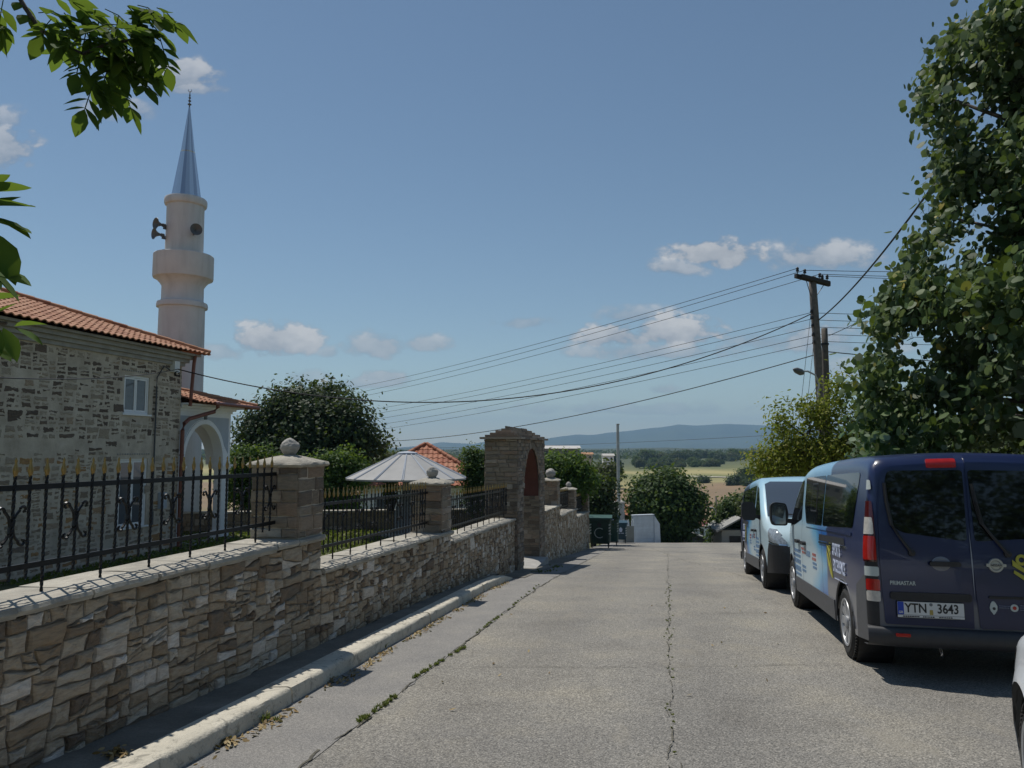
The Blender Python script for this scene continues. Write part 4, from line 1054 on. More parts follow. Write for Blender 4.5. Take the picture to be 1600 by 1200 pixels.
# livery paint: white-cyan nose, blue flashes, navy tail
b = NB('livery_paint'); o_ = b.obj(); x, yy, z = o_[0], o_[1], o_[2]
wav = b.math('MULTIPLY', b.math('SINE', b.math('MULTIPLY', z, 5.0)), .18)
nzl = b.math('MULTIPLY', b.math('SUBTRACT', b.noise(1.6, 2), .5), .9)
f1 = b.math('SUBTRACT', b.math('ADD', b.math('MULTIPLY', x, -.95), b.math('MULTIPLY', b.math('ABSOLUTE', b.math('SUBTRACT', z, .78)), 1.9)), -2.28)
f1 = b.math('ADD', f1, nzl)
c = b.mix(b.ramp(f1, [(.0, 0), (.55, 1)]), (.46,.60,.66), (.13,.42,.66))
c = b.mix(b.ramp(f1, [(.5, 0), (.95, 1)]), c, (.012,.12,.42))
roofc = b.mix(b.ramp(b.math('MULTIPLY', b.math('SUBTRACT', 4.0, x), .42), [(.0, 0), (.5, .8), (1, 1)]), (.40,.62,.74), (.16,.36,.56))
c = b.mix(b.math('MULTIPLY', b.math('SUBTRACT', z, 1.14), 9, True), c, roofc)
c = b.mix(b.math('MULTIPLY', b.math('SUBTRACT', 1.80, x), 14, True), c, (.014,.025,.085))
lowg = b.math('MULTIPLY', b.math('SUBTRACT', .70, b.math('ADD', z, b.math('MULTIPLY', x, -.0))), 14, True)
c = b.mix(b.math('MULTIPLY', lowg, b.math('MULTIPLY', b.math('SUBTRACT', 1.80, x), 14, True)), c, (.15,.155,.175))
b.col(c); b.rough(.30); b.b.inputs['Coat Weight'].default_value = .35; b.b.inputs['Coat Roughness'].default_value = .12; M_LIV = b.m
M_NAVY = plain('navy_wrap', (.009,.018,.068), .30, 0, .08, 3, 0, .4)
M_LAMPR = plain('red_lens', (.42,.012,.008), .15, 0, .1, 20, 0, .6); M_LAMPD = plain('dark_red_lens', (.07,.006,.008), .12, 0, .1, 20, 0, .6)
M_LAMPW = plain('clear_lens', (.55,.52,.47), .18, 0, .15, 30, 0, .5); M_PAPER = plain('white_plate', (.66,.67,.66), .4, 0, .03); M_BLUE = plain('plate_blue', (.008,.05,.38), .4)
M_LIME = plain('lime_yellow_vinyl', (.40,.38,.05), .4); M_INK = plain('ink_black', (.012,.012,.014), .5); M_TXW = plain('white_vinyl', (.52,.58,.74), .4, 0, .03); M_TXB = plain('blue_vinyl', (.16,.27,.42), .4); M_PGREY = plain('pale_reflector', (.50,.55,.53), .3, 0, .04)
vtop = [(0, 1.84), (.04, 1.885), (.15, 1.925), (.6, 1.955), (1.6, 1.97), (3.0, 1.965), (3.45, 1.93), (3.75, 1.84), (4.2, 1.54), (4.62, 1.235), (4.78, 1.15), (5.05, 1.06), (5.22, .965), (5.32, .85), (5.375, .70), (5.40, .52)]
def vhw(x, z):
    h = .972-.05*max(0, .55-z)**1.2-(.12*max(0, z-1.05)**1.12)
    if x > 4.15: h -= .17*((x-4.15)/1.25)**2.6
    if x < .9: h -= .018*((.9-x)/.9)**2
    Rr = .085
    if x < Rr: h -= Rr-math.sqrt(max(0, Rr*Rr-(Rr-x)**2))
    if x > 5.15: h -= .20*((x-5.15)/.25)**2.2
    return h
def vlean(x, z):
    k = max(0, 1-x/1.2); return k*(.012+.085*max(0, z-.95)**1.3)
def van(M, label, group, detail_rear=True, plate=True):
    rng = random.Random(5); root = empty('passenger_van', label, 'van', M, group)
    B = Body(5.40, lambda x: smoothpts(vtop, x), vhw, lambda x: .285+.05*max(0, (x-4.9))+.07*max(0, .5-x), [(.97, .395), (4.47, .395)], [.003,.012,.025,.045,.065,.09,.12,5.2,5.25,5.29,5.33,5.36,5.385,5.4], .14, vlean, .035)
    from_bm('body', B.bm.copy(), M_LIV, root, False, None, 40)
    inn = MB()
    inn.box(.5, 5.0, -.80, .80, .30, .44); 
    for ax in (.97, 4.47):
        for sd_ in (-1, 1): inn.lathe([(.39, sd_*.93), (.39, sd_*.62), (.02, sd_*.62)], 32, (ax, 0, .34), 'Y')
    inn.build('underbody', M_BLACK, root)
    for sd_ in (1, -1):
        for ax in (.97, 4.47): wheel(root, ax, sd_*.855, sd_)
        # side glass
        g = lambda nm, p, m=M_GLASS, off=.004, r=.05, par=root: B.part(nm, rpoly(p, r), 'y', m, par, off, sd_)
        g('rear_side_window', [(.40, 1.76), (.53, 1.25), (2.03, 1.215), (1.99, 1.775)])
        w2 = g('sliding_door_window', [(2.07, 1.215), (3.12, 1.205), (3.33, 1.42), (3.36, 1.775), (2.03, 1.775)])
        B.part('slider_pane', rpoly([(2.45, 1.36), (2.85, 1.36), (2.83, 1.70), (2.45, 1.70)], .02), 'y', M_BLACK, w2, .0065, sd_)
        B.part('slider_glass', rpoly([(2.48, 1.38), (2.82, 1.38), (2.80, 1.68), (2.48, 1.68)], .02), 'y', M_GLASS, w2, .009, sd_)
        g('front_door_window', [(3.52, 1.76), (3.50, 1.245), (4.02, 1.165), (4.46, 1.125), (4.40, 1.22), (3.80, 1.70)])
        B.part('window_trim', [(.56, 1.175), (3.12, 1.165), (3.12, 1.195), (.56, 1.205)], 'y', M_TXW if False else M_LIV, root, .009, sd_, thick=.006)
        # cladding and seams
        cl = B.part('side_cladding', [(1.42, .27), (4.05, .26), (4.05, .46), (3.95, .475), (1.42, .485)], 'y', M_GREYPL, root, .012, sd_, thick=.012)
        B.part('rear_cladding', rpoly([(-.05, .25), (.58, .25), (.60, .5), (.68, .64), (.48, .72), (.48, 1.0), (.34, 1.15), (.24, 1.88), (-.05, 1.9)], .03), 'y', M_GREYPL, root, .006, sd_)
        for (p, nm) in (([(3.425, .30), (3.433, .30), (3.447, 1.86), (3.439, 1.86)], 'door_seam'), ([(2.04, .30), (2.047, .30), (2.057, 1.20), (2.049, 1.20)], 'door_seam'), ([(4.40, .80), (4.406, .80), (4.52, 1.10), (4.512, 1.10)], 'door_seam')):
            B.part(nm, p, 'y', M_BLACK, root, .0025, sd_)
        tr = B.part('sliding_rail', [(.82, 1.075), (2.2, 1.045), (2.2, 1.115), (.86, 1.135)], 'y', M_BLACK, root, .004, sd_)
        B.part('rail_trim', [(.78, 1.045), (2.2, 1.018), (2.2, 1.035), (.78, 1.066)], 'y', M_CHROME, tr, .010, sd_, thick=.008)
        for x0, x1 in ((3.60, 3.80), (3.13, 3.34)):
            h = MB(); h.prism(rrect(x0, x1, .93, .975, .02), sd_*(vhw(x0, .95)-.01), sd_*(vhw(x0, .95)+.045)); h.build('door_handle', M_BLACK, root)
        for ax in (.97, 4.47):            # arch lip
            lp = MB(); pts = [(ax-.40*math.cos(math.pi*i/24), sd_*(vhw(ax-.40*math.cos(math.pi*i/24), .6)-.004), .335+.40*math.sin(math.pi*i/24)) for i in range(25)]; lp.tube(pts, .012, 6); lp.build('arch_lip', M_BLACK if ax > 2 else M_GREYPL, root, True)
        # mirror
        m_ = MB(); mx_, mz = 4.28, 1.30; yb = .98
        m_.prism(rpoly([(yb+.06, 1.13), (yb+.26, 1.13), (yb+.285, 1.22), (yb+.28, 1.42), (yb+.22, 1.455), (yb+.07, 1.44), (yb+.04, 1.30)], .04) if sd_ > 0 else [(-a, c) for a, c in rpoly([(yb+.06, 1.13), (yb+.26, 1.13), (yb+.285, 1.22), (yb+.28, 1.42), (yb+.22, 1.455), (yb+.07, 1.44), (yb+.04, 1.30)], .04)], 4.22, 4.36, 'YZ')
        m_.prism([(sd_*.90, 1.15), (sd_*1.05, 1.17), (sd_*1.05, 1.23), (sd_*.90, 1.22)], 4.26, 4.33, 'YZ')
        mo = m_.build('wing_mirror', M_BLACK, root, autos=40)
        mg = MB(); pg = rpoly([(yb+.08, 1.15), (yb+.25, 1.15), (yb+.265, 1.23), (yb+.26, 1.41), (yb+.21, 1.435), (yb+.085, 1.42)], .03); mg.prism([(sd_*a, c) for a, c in pg], 4.214, 4.218, 'YZ'); mg.build('mirror_glass', M_GLASSW, mo)
        # lettering on the flank
        def at(x, z, off=.006): 
            y_ = vhw(x, z); sl = (vhw(x, z+.05)-vhw(x, z-.05))/.1
            M_ = T(x, sd_*(y_+off), z) @ (RZ(math.pi) if sd_ > 0 else Matrix.Identity(4)) @ Matrix.Rotation(math.pi/2, 4, 'X'); return M_
        tx = text_part('lettering', 'SPORTS', .17, at(1.20 if sd_ > 0 else 1.24, .995, .008), M_TXW, root, .002, 'CENTER', .66, .15); 
        text_part('lettering', 'EXCELLENCE', .17, at(1.10 if sd_ > 0 else 1.1, .835, .008), M_TXW, root, .002, 'CENTER', .58, .15)
        ln = MB(); ln.prism(rrect(.78, 1.35, .708, .716, .003), sd_*(.972+.002), sd_*(.972+.007)); ln.build('underline_stripe', M_TXW, root)
        fg = MB(); yy0, yy1 = sd_*.975, sd_*.980    # swoosh figure
        fg.prism([(1.72, 1.03), (1.66, .99), (1.57, .90), (1.49, .80), (1.45, .70), (1.50, .82), (1.56, .93), (1.64, 1.0)], yy0, yy1)
        fg.prism([(1.70, 1.0), (1.72, .92), (1.65, .82), (1.55, .74), (1.46, .70), (1.53, .78), (1.62, .87), (1.68, .94)], yy0, yy1+sd_*.001)
        fg.lathe([(.022, -.003), (.045, -.003), (.045, .003), (.022, .003)], 20, (1.55, sd_*.978, 1.01), 'Y'); fg.build('athlete_emblem', M_LIME, root)
        for (x0, z0, n_, s_, mt) in ((3.62, .80, 3, .042, M_TXB), (3.62, .655, 2, .050, M_TXB), (3.60, .56, 2, .038, M_TXB), (3.20, .64, 2, .034, M_TXB), (2.85, .86, 4, .012, M_TXB), (2.45, .84, 2, .034, M_LAMPR), (2.42, .74, 2, .03, M_TXB), (3.2, .86, 2, .03, M_LAMPR)):
            tm = MB(); w_ = .62 if s_ > .035 else .30
            for r_ in range(n_):
                x = x0; zz = z0-r_*s_*1.5
                while x < x0+w_*rng.uniform(.75, 1):
                    ww = s_*rng.uniform(.4, 1.1); y_ = max(vhw(x, zz), vhw(x+ww, zz)); tm.prism([(x, zz), (x+ww, zz), (x+ww, zz+s_*rng.uniform(.75, 1)), (x, zz+s_*.9)], sd_*(y_-.004), sd_*(y_+.0035)); x += ww+s_*.28
            tm.build('small_print', mt, root)
        B.part('headlamp', rpoly([(5.0, .98), (4.93, 1.03), (5.06, .80), (5.42, .74), (5.42, .93), (5.2, 1.0)][::-1] if False else [(4.98, 1.005), (5.05, .80), (5.45, .73), (5.45, .90), (5.25, .975)], .03), 'y', M_CHROME if False else plain('headlamp_lens', (.30,.34,.37), .08, .2, .35, 30, 0, .6), root, .006, sd_)
        B.part('lamp_chrome', [(5.03, .79), (5.45, .715), (5.45, .732), (5.04, .81)], 'y', M_CHROME, root, .008, sd_)
    # front
    B.part('front_bumper', [(-1.2, .2), (1.2, .2), (1.2, .62), (.93, .72), (-.93, .72), (-1.2, .62)], 'x', M_BLACK, root, .010, None, (4.86, 5.6))
    for sd_ in (1, -1): B.part('bumper_side', [(4.86, .2), (5.6, .2), (5.6, .70), (5.05, .77), (4.99, .66)], 'y', M_BLACK, root, .009, sd_)
    gr = MB()
    for q in range(4): gr.box(5.36, 5.425, -.42, .42, .60+q*.045, .615+q*.045)
    gr.build('grille', M_GREYPL, root)
    bd_ = MB(); bd_.lathe([(.001, .012), (.055, .012), (.062, 0), (.062, -.03)], 28, (5.395, 0, .76), 'X'); bd_.build('front_emblem', M_CHROME, root)
    B.part('windscreen', [(-.86, 1.20), (.86, 1.20), (.80, 1.78), (.70, 1.83), (-.70, 1.83), (-.80, 1.78)], 'x', M_GLASSW, root, .006, None, (3.5, 4.8))
    wp = MB(); wp.tube([(4.72, .6, 1.22), (4.66, .1, 1.245), (4.63, -.1, 1.26)], .012, 6); wp.tube([(4.72, -.1, 1.22), (4.66, -.6, 1.245)], .012, 6); wp.build('wiper', M_BLACK, root)
    B.part('number_plate_front', rrect(-.26, .26, .44, .55, .006), 'x', M_PAPER, root, .02, None, (5.1, 5.6))
    # rear face: two navy doors between black lamp columns
    xr = (-.1, .30)
    bk = B.part('lamp_column', rpoly([(.84, .45), (1.0, .45), (1.0, 1.0), (.97, 1.86), (.86, 1.90), (.87, 1.0)], .02), 'x', M_BLACK, root, .008, None, xr)
    B.part('lamp_column', rpoly([(-.84, .45), (-1.0, .45), (-1.0, 1.0), (-.97, 1.86), (-.86, 1.90), (-.87, 1.0)], .02), 'x', M_BLACK, root, .008, None, xr)
    dl = B.part('rear_door', rpoly([(.835, .475), (.855, 1.0), (.83, 1.80), (.80, 1.875), (.128, 1.90), (.142, 1.0), (.116, .465)], .02), 'x', M_NAVY, root, .012, None, xr, thick=.01)
    dr = B.part('rear_door', rpoly([(-.835, .475), (-.855, 1.0), (-.83, 1.80), (-.80, 1.875), (.116, 1.90), (.130, 1.0), (.104, .465)], .02), 'x', M_NAVY, root, .012, None, xr, thick=.01)
    B.part('rear_window', rpoly([(.765, 1.70), (.785, 1.50), (.755, 1.30), (.65, 1.235), (.16, 1.175), (.145, 1.775), (.74, 1.765)], .035), 'x', M_GLASS, dl, .017, None, xr)
    B.part('rear_window', rpoly([(-.765, 1.70), (-.785, 1.50), (-.755, 1.30), (-.65, 1.235), (.10, 1.175), (.105, 1.775), (-.74, 1.765)], .035), 'x', M_GLASS, dr, .017, None, xr)
    B.part('door_seam', [(.117, .47), (.1275, .47), (.1415, 1.0), (.129, 1.88), (.120, 1.88), (.130, 1.0)], 'x', plain('seam_highlight', (.28,.30,.36), .3, .2), root, .0145, None, xr)
    X = lambda y, z, off=.0: (0+vlean(0, z)-off)
    def wiper(pts, par):
        w_ = MB(); P3 = [(X(0, z, .040), y, z) for y, z in pts]; w_.tube(P3, [.009]+[.013]*(len(P3)-2)+[.017], 6); w_.tube([(X(0, z, .026), y+.01, z) for y, z in pts[:3]], .007, 5); w_.lathe([(.001, -.05), (.026, -.045), (.03, -.01)], 16, (X(0, pts[-1][1]), pts[-1][0], pts[-1][1]), 'X'); w_.build('wiper', M_BLACK, par, autos=40)
    wiper([(.775, 1.66), (.77, 1.50), (.745, 1.30), (.70, 1.22), (.60, 1.07)], dl)
    wiper([(.085, 1.66), (.07, 1.50), (.035, 1.32), (-.03, 1.22), (-.135, 1.08)], dr)
    hd = MB(); hd.prism(rrect(.23, .47, .965, 1.005, .018), X(0, 1)-.050, X(0, 1)-.022, 'YZ'); ho = hd.build('door_handle', M_BLACK, dl)
    h2 = MB(); h2.lathe([(.001, -.016), (.06, -.018), (.075, -.012)], 28, (X(0, 1)-.002, .375, .985), 'X')
    for i, p in enumerate(h2.v): h2.v[i] = (p[0], p[1], .985+(p[2]-.985)*.8)
    h2.build('handle_recess', plain('recess_grey', (.20,.21,.24), .4), dl)
    em = MB(); em.lathe([(.035, -.022), (.042, -.030), (.055, -.030), (.060, -.018)], 32, (X(0, 1), -.04, .985), 'X'); em.lathe([(.001, -.020), (.045, -.020)], 32, (X(0, 1), -.04, .985), 'X'); em.prism(rrect(-.115, .035, .974, .998, .006), X(0, 1)-.034, X(0, 1)-.018, 'YZ'); e_ = em.build('maker_emblem', plain('brushed_chrome', (.42,.43,.42), .3, .6), dr, autos=40)
    MR = lambda y, z, off: T(X(0, z, off), y, z) @ Matrix.Rotation(-math.pi/2, 4, 'Z') @ Matrix.Rotation(math.pi/2, 4, 'X')
    text_part('emblem_lettering', 'NISSAN', .026, MR(-.04, .986, .035), M_INK, e_, .001)
    text_part('model_lettering', 'PRIMASTAR', .048, MR(.685, .815, .020), M_PGREY, dl, .003, 'CENTER', .82)
    rc = MB(); rc.prism(rrect(.16, .79, .678, .742, .02), X(0, .7)-.030, X(0, .7)-.008, 'YZ'); rc.build('plate_light_strip', M_BLACK, dl)
    rc = MB(); rc.prism(rrect(-.70, .03, .715, .735, .008), X(0, .7)-.026, X(0, .7)-.008, 'YZ'); rc.build('door_groove', M_BLACK, dr)
    pl = MB(); pl.prism(rrect(.225, .745, .535, .67, .008), X(0, .6)-.034, X(0, .6)-.018, 'YZ'); po = pl.build('number_plate', M_BLACK, dl)
    pl = MB(); pl.prism(rrect(.229, .741, .560, .666, .006), X(0, .6)-.037, X(0, .6)-.030, 'YZ'); pf = pl.build('plate_face', M_PAPER, po)
    pl = MB(); pl.prism(rrect(.229, .741, .538, .557, .003), X(0, .6)-.037, X(0, .6)-.030, 'YZ'); pl.build('plate_holder_strip', M_PAPER, po)
    pl = MB(); pl.prism(rrect(.692, .740, .561, .665, .004), X(0, .6)-.0385, X(0, .6)-.030, 'YZ'); pl.build('plate_blue_band', M_BLUE, po)
    if plate:
        text_part('plate_number', 'YTN', .105, MR(.598, .613, .0385), M_INK, po, .001, 'CENTER', .82); text_part('plate_number', '3643', .105, MR(.352, .613, .0385), M_INK, po, .001, 'CENTER', .80)
        text_part('plate_country', 'GR', .026, MR(.716, .580, .0395), M_PAPER, po, .001)
        st = MB(); st.lathe([(.001, -.0392), (.013, -.0392), (.013, -.036)], 16, (X(0, .6), .480, .648), 'X'); st.build('plate_sticker', plain('sticker_grey', (.16,.17,.18), .5), po)
        st = MB(); st.prism([(.466, .565), (.494, .565), (.492, .605), (.468, .605)], X(0, .6)-.039, X(0, .6)-.036, 'YZ'); st.build('plate_sticker', plain('sticker_yellow', (.42,.32,.08), .5), po)
        sp_ = MB(); y_ = .70; sp_.prism([(.705, .5412), (.26, .5412), (.26, .5424), (.705, .5424)], X(0, .6)-.0378, X(0, .6)-.036, 'YZ')
        for k in range(26):
            ww = rng.uniform(.006, .015); 
            if k not in (8, 9, 17, 18): sp_.prism([(y_, .543), (y_-ww, .543), (y_-ww, .552), (y_, .552)], X(0, .6)-.038, X(0, .6)-.036, 'YZ')
            y_ -= ww+.004
            if y_ < .25: break
        sp_.build('plate_small_print', M_INK, po)
    br = B.part('high_brake_lamp', rpoly([(.425, 1.855), (.19, 1.862), (.19, 1.795), (.425, 1.79)], .012), 'x', M_LAMPR, root, .026, None, xr, thick=.018)
    for sd_ in (1, -1):
        q = lambda nm, a, c, z0, z1, m, off=.012: B.part(nm, rpoly([(sd_*a, z0), (sd_*c, z0), (sd_*c, z1), (sd_*a, z1)], .012), 'x', m, bk if False else root, off, None, (-.1, .14))
        q('tail_lamp', .873, .965, .985, 1.50, M_LAMPD, .018); q('tail_lamp_red', .878, .955, 1.0, 1.20, M_LAMPR, .021); q('tail_lamp_clear', .882, .95, 1.215, 1.36, M_LAMPW, .021)
        q('pale_marker', .868, .97, 1.60, 1.685, M_PGREY, .014); q('pale_marker', .866, .97, .865, .945, M_PGREY, .014)
        q('fog_lamp_red', .862, .95, .745, .84, M_LAMPR, .012); q('reversing_lamp', .862, .95, .655, .742, M_LAMPW, .012)
    bm_ = MB(); pts = []
    prof_ = [(-.0, .455), (-.055, .450), (-.075, .43), (-.078, .36), (-.06, .315), (-.01, .29), (.12, .285)]
    ys = [-.975+1.95*i/24 for i in range(25)]; k0 = 0
    for y in ys:
        cv = .07*abs(y/.975)**5
        for (px, pz) in prof_: bm_.v.append((px+cv, y, pz))
    n = len(prof_)
    for i in range(24):
        for j in range(n-1): a = i*n+j; bm_.face((a, a+1, a+n+1, a+n))
    bm_.build('rear_bumper', plain('bumper_plastic', (.035,.037,.042), .5, 0, .1, 20), root, autos=50)
    for sd_ in (1, -1):
        r_ = MB(); r_.prism(rrect(min(sd_*.665, sd_*.775), max(sd_*.665, sd_*.775), .385, .412, .006), -.083, -.06, 'YZ'); r_.build('bumper_reflector', M_LAMPR, root)
    tb = MB(); tb.tube([(.02, .42, .30), (-.02, .42, .26), (-.02, .42, .235)], .012, 6); tb.build('towing_eye', M_CHROME, root)
    # marks on the right rear door
    em = MB(); x_ = X(0, .9)-.0225
    def strip(pts): em.prism(pts, x_-.002, x_+.006, 'YZ')
    strip([(-.165, 1.035), (-.165, .985), (-.25, .93), (-.36, .87), (-.44, .80), (-.36, .90), (-.25, .965)]); strip([(-.175, .95), (-.17, .925), (-.25, .865), (-.33, .80), (-.37, .73), (-.31, .84), (-.24, .91)])
    em.lathe([(.022, -.026), (.045, -.026), (.045, -.016), (.022, -.016)], 20, (X(0, 1), -.235, 1.035), 'X'); em.build('athlete_emblem', M_LIME, dr)
    cr_ = MB(); cr_.prism([(.010, .692), (.022, .672), (.030, .640), (.022, .612), (.012, .60), (.002, .585), (-.012, .60), (-.026, .625), (-.028, .655), (-.016, .68), (-.004, .694)], x_-.001, x_+.006, 'YZ'); cr_.build('round_crest', M_PGREY, dr)
    cr_ = MB(); cr_.lathe([(.001, -.020), (.012, -.020)], 16, (X(0, .65)-.004, -.002, .635), 'X'); cr_.build('crest_centre', M_INK, dr)
    cr_ = MB(); cr_.lathe([(.001, -.022), (.03, -.022), (.03, -.016)], 20, (X(0, .65), -.155, .645), 'X'); cr_.build('round_badge', M_PGREY, dr); cr_ = MB(); cr_.lathe([(.001, -.0245), (.015, -.0245)], 12, (X(0, .65), -.155, .645), 'X'); cr_.build('badge_centre', M_LAMPR, dr)
    sp_ = MB()
    for (ya, yb_, zz) in ((-.04, -.115, .655), (-.04, -.105, .640), (-.195, -.34, .662), (-.195, -.33, .645), (-.195, -.32, .628)):
        y_ = ya
        while y_ > yb_: ww = rng.uniform(.004, .012); sp_.prism([(y_, zz), (y_-ww, zz), (y_-ww, zz+.007), (y_, zz+.007)], x_-.001, x_+.004, 'YZ'); y_ -= ww+.003
    sp_.build('small_print', plain('faint_print', (.16,.18,.26), .5), dr)
    return root
def ground_frame(x, y, heading, zc, pitch):
    Xv = Vector((math.sin(heading)*math.cos(pitch), math.cos(heading)*math.cos(pitch), -math.sin(pitch)*(1 if math.cos(heading) > 0 else -1)))
    Yv = Vector((-math.cos(heading), math.sin(heading), 0)); Zv = Xv.cross(Yv); M = Matrix.Identity(4)
    for i in range(3): M[i][0], M[i][1], M[i][2], M[i][3] = Xv[i], Yv[i], Zv[i], (x, y, zc)[i]
    return M
VG = 'sports livery vans parked in a row'
van(ground_frame(3.978, 6.455, R(12), -1.958, math.atan(.06)), 'near sports van with navy rear doors toward the camera and plate YTN 3643', VG)
# second van faces the camera: front right wheel at (4.26, 13.23)
def van2():
    hd = R(12)+math.pi; pt = math.atan(.092); M = ground_frame(0, 0, hd, 0, pt); p = Vector((4.26, 13.23, -2.365))-(M.to_3x3() @ Vector((4.47, -.95, 0))); M[0][3], M[1][3], M[2][3] = p
    van(M, 'farther sports van facing the camera, pale nose and windscreen toward the near van', VG, False, False)
van2()
#PART5
# ================================================================ VEGETATION
import numpy as np
LEAF = {
 'round': [(0,-.5),(.34,-.42),(.5,-.08),(.42,.26),(0,.56),(-.42,.26),(-.5,-.08),(-.34,-.42)],
 'oval': [(0,-.6),(.2,-.32),(.27,.05),(.16,.38),(0,.62),(-.16,.38),(-.27,.05),(-.2,-.32)],
 'quad': [(0,-.55),(.36,.0),(0,.55),(-.36,0)],
 'blade': [(-.06,0),(.06,0),(.0,1.0)],
}
def leaves(name, pts, nrm, size, tone, shape, mat, parent=None, rs=None, droop=.12):
    """one mesh of real leaf faces; pts, nrm Nx3"""
    rs = rs or np.random.RandomState(1); n = len(pts); tpl = np.array(LEAF[shape]); m = len(tpl)
    nrm = nrm/(np.linalg.norm(nrm, axis=1, keepdims=True)+1e-9); t = rs.normal(size=(n, 3)); t -= (t*nrm).sum(1, keepdims=True)*nrm; t /= np.linalg.norm(t, axis=1, keepdims=True)+1e-9; bt = np.cross(nrm, t)
    sz = size*rs.uniform(.65, 1.25, n)
    bend = -droop*(np.abs(tpl[:, 0])*1.2+tpl[:, 1]**2*.8)
    v = pts[:, None, :]+sz[:, None, None]*(t[:, None, :]*tpl[None, :, 0, None]+bt[:, None, :]*tpl[None, :, 1, None]+nrm[:, None, :]*bend[None, :, None])
    me = bpy.data.meshes.new(name); me.vertices.add(n*m); me.vertices.foreach_set('co', v.reshape(-1).astype(np.float32))
    if m == 8:   # two halves folded along the midrib
        idx = []; q = np.array([0,1,2,3,4, 0,4,5,6,7]); allidx = (np.arange(n)[:, None]*m+q[None, :]).reshape(-1); nf = 2*n; ls = 5
    else: allidx = np.arange(n*m); nf = n; ls = m
    me.loops.add(len(allidx)); me.loops.foreach_set('vertex_index', allidx.astype(np.int32))
    me.polygons.add(nf); me.polygons.foreach_set('loop_start', (np.arange(nf)*ls).astype(np.int32)); me.polygons.foreach_set('loop_total', np.full(nf, ls, dtype=np.int32))
    me.update(calc_edges=True); me.validate()
    a = me.attributes.new('tone', 'FLOAT', 'FACE'); tt = np.repeat(np.clip(tone, 0, 1), nf//n); a.data.foreach_set('value', tt.astype(np.float32))
    return link(name, me, mat, parent)
def crown_pts(blobs, nclump, per, csz, rs, shell=.72, up=.5, flat=.7):
    vol = np.array([b_[3]*b_[4]*b_[5] for b_ in blobs])**(2/3); pick = rs.choice(len(blobs), nclump, p=vol/vol.sum()); B = np.array(blobs, dtype=float)
    d = rs.normal(size=(nclump, 3)); d /= np.linalg.norm(d, axis=1, keepdims=True); r = rs.uniform(shell, 1.04, (nclump, 1))**.8
    c = B[pick, :3]+d*r*B[pick, 3:6]
    c += rs.normal(size=c.shape)*csz*.4
    cc = np.repeat(c, per, 0); dd = np.repeat(d, per, 0)
    off = rs.normal(size=cc.shape)*csz*np.array([1, 1, flat]); p = cc+off
    nr = dd*.5+off/csz*.25+rs.normal(size=cc.shape)*.55; nr[:, 2] += up
    ct = np.repeat(rs.uniform(0, .55, nclump), per); tone = ct+rs.uniform(0, .45, len(p))
    return c, p, nr, tone
def tree(name, label, x, y, zb, blobs, nclump, per, leaf, mat, csz=.25, shape='quad', seed=1, trunk=.12, group=None, cat='tree', shell=.72, limbs=8, up=.5, th=None, twig=True, zero=False):
    rs = np.random.RandomState(seed); root = empty(name, label, cat, T(x, y, zb), group); per = int(per*1.9) if group is None else per*2; leaf = leaf*.74 if group is None else leaf*.7
    c, p, nr, tone = crown_pts(blobs, nclump, per, csz, rs, shell, up)
    leaves('crown', p, nr, leaf, tone, shape, mat, root, rs)
    mb = MB(); zc = sum(b_[2] for b_ in blobs)/len(blobs); bx = sum(b_[0] for b_ in blobs)/len(blobs); by = sum(b_[1] for b_ in blobs)/len(blobs); zt_ = th if th is not None else max(.3, min(b_[2]-b_[5]*.5 for b_ in blobs))
    rng = random.Random(seed)
    base = [Vector((0, 0, -.3)), Vector((rng.uniform(-.05, .05), 0, zt_*.5)), Vector((bx*.3, by*.3, zt_))]; mb.tube(base, [trunk*1.25, trunk, trunk*.85], 9)
    ends = sorted(range(len(c)), key=lambda _: rng.random())[:limbs]
    for e in ends:
        q = Vector(c[e]); a = base[-1]; mid = a.lerp(q, .5)+Vector((rng.uniform(-.2, .2), rng.uniform(-.2, .2), (q-a).length*.12)); 
        mb.tube([a-Vector((0, 0, trunk*.3)), a.lerp(mid, .5), mid, mid.lerp(q, .55), q], [trunk*.62, trunk*.45, trunk*.32, trunk*.2, trunk*.06], 6)
        if twig:
            for _ in range(3):
                e2 = Vector(c[rng.randrange(len(c))])
                if (e2-mid).length < (q-a).length*.8: mb.tube([mid, mid.lerp(e2, .5)+Vector((0, 0, .05)), e2], [trunk*.22, trunk*.12, trunk*.03], 5)
    mb.build('trunk', M_BARK, root, True); return root
def px_blob(u, v, y, ru, rv, x0, z0, ry=None):
    p = P(u, v, y); k = y/1200; return (p.x-x0, 0, p.z-z0, ru*k, (ry if ry else ru*k*.9), rv*k)
def px_tree(name, label, y, blobs, nclump, per, leaf, mat, **kw):
    """blobs given by where they show in the photograph: (u, v, ru, rv[, dy])"""
    u = blobs[0][0]; x0 = P(u, 700, y).x; zb = zt(x0, y)
    B = []
    for b_ in blobs:
        dy = b_[4] if len(b_) > 4 else 0; p = P(b_[0], b_[1], y+dy); k = (y+dy)/1200; B.append((p.x-x0, dy, p.z-zb, b_[2]*k, b_[2]*k*.85, b_[3]*k))
    return tree(name, label, x0, y, zb, B, nclump, per, leaf, mat, **kw)
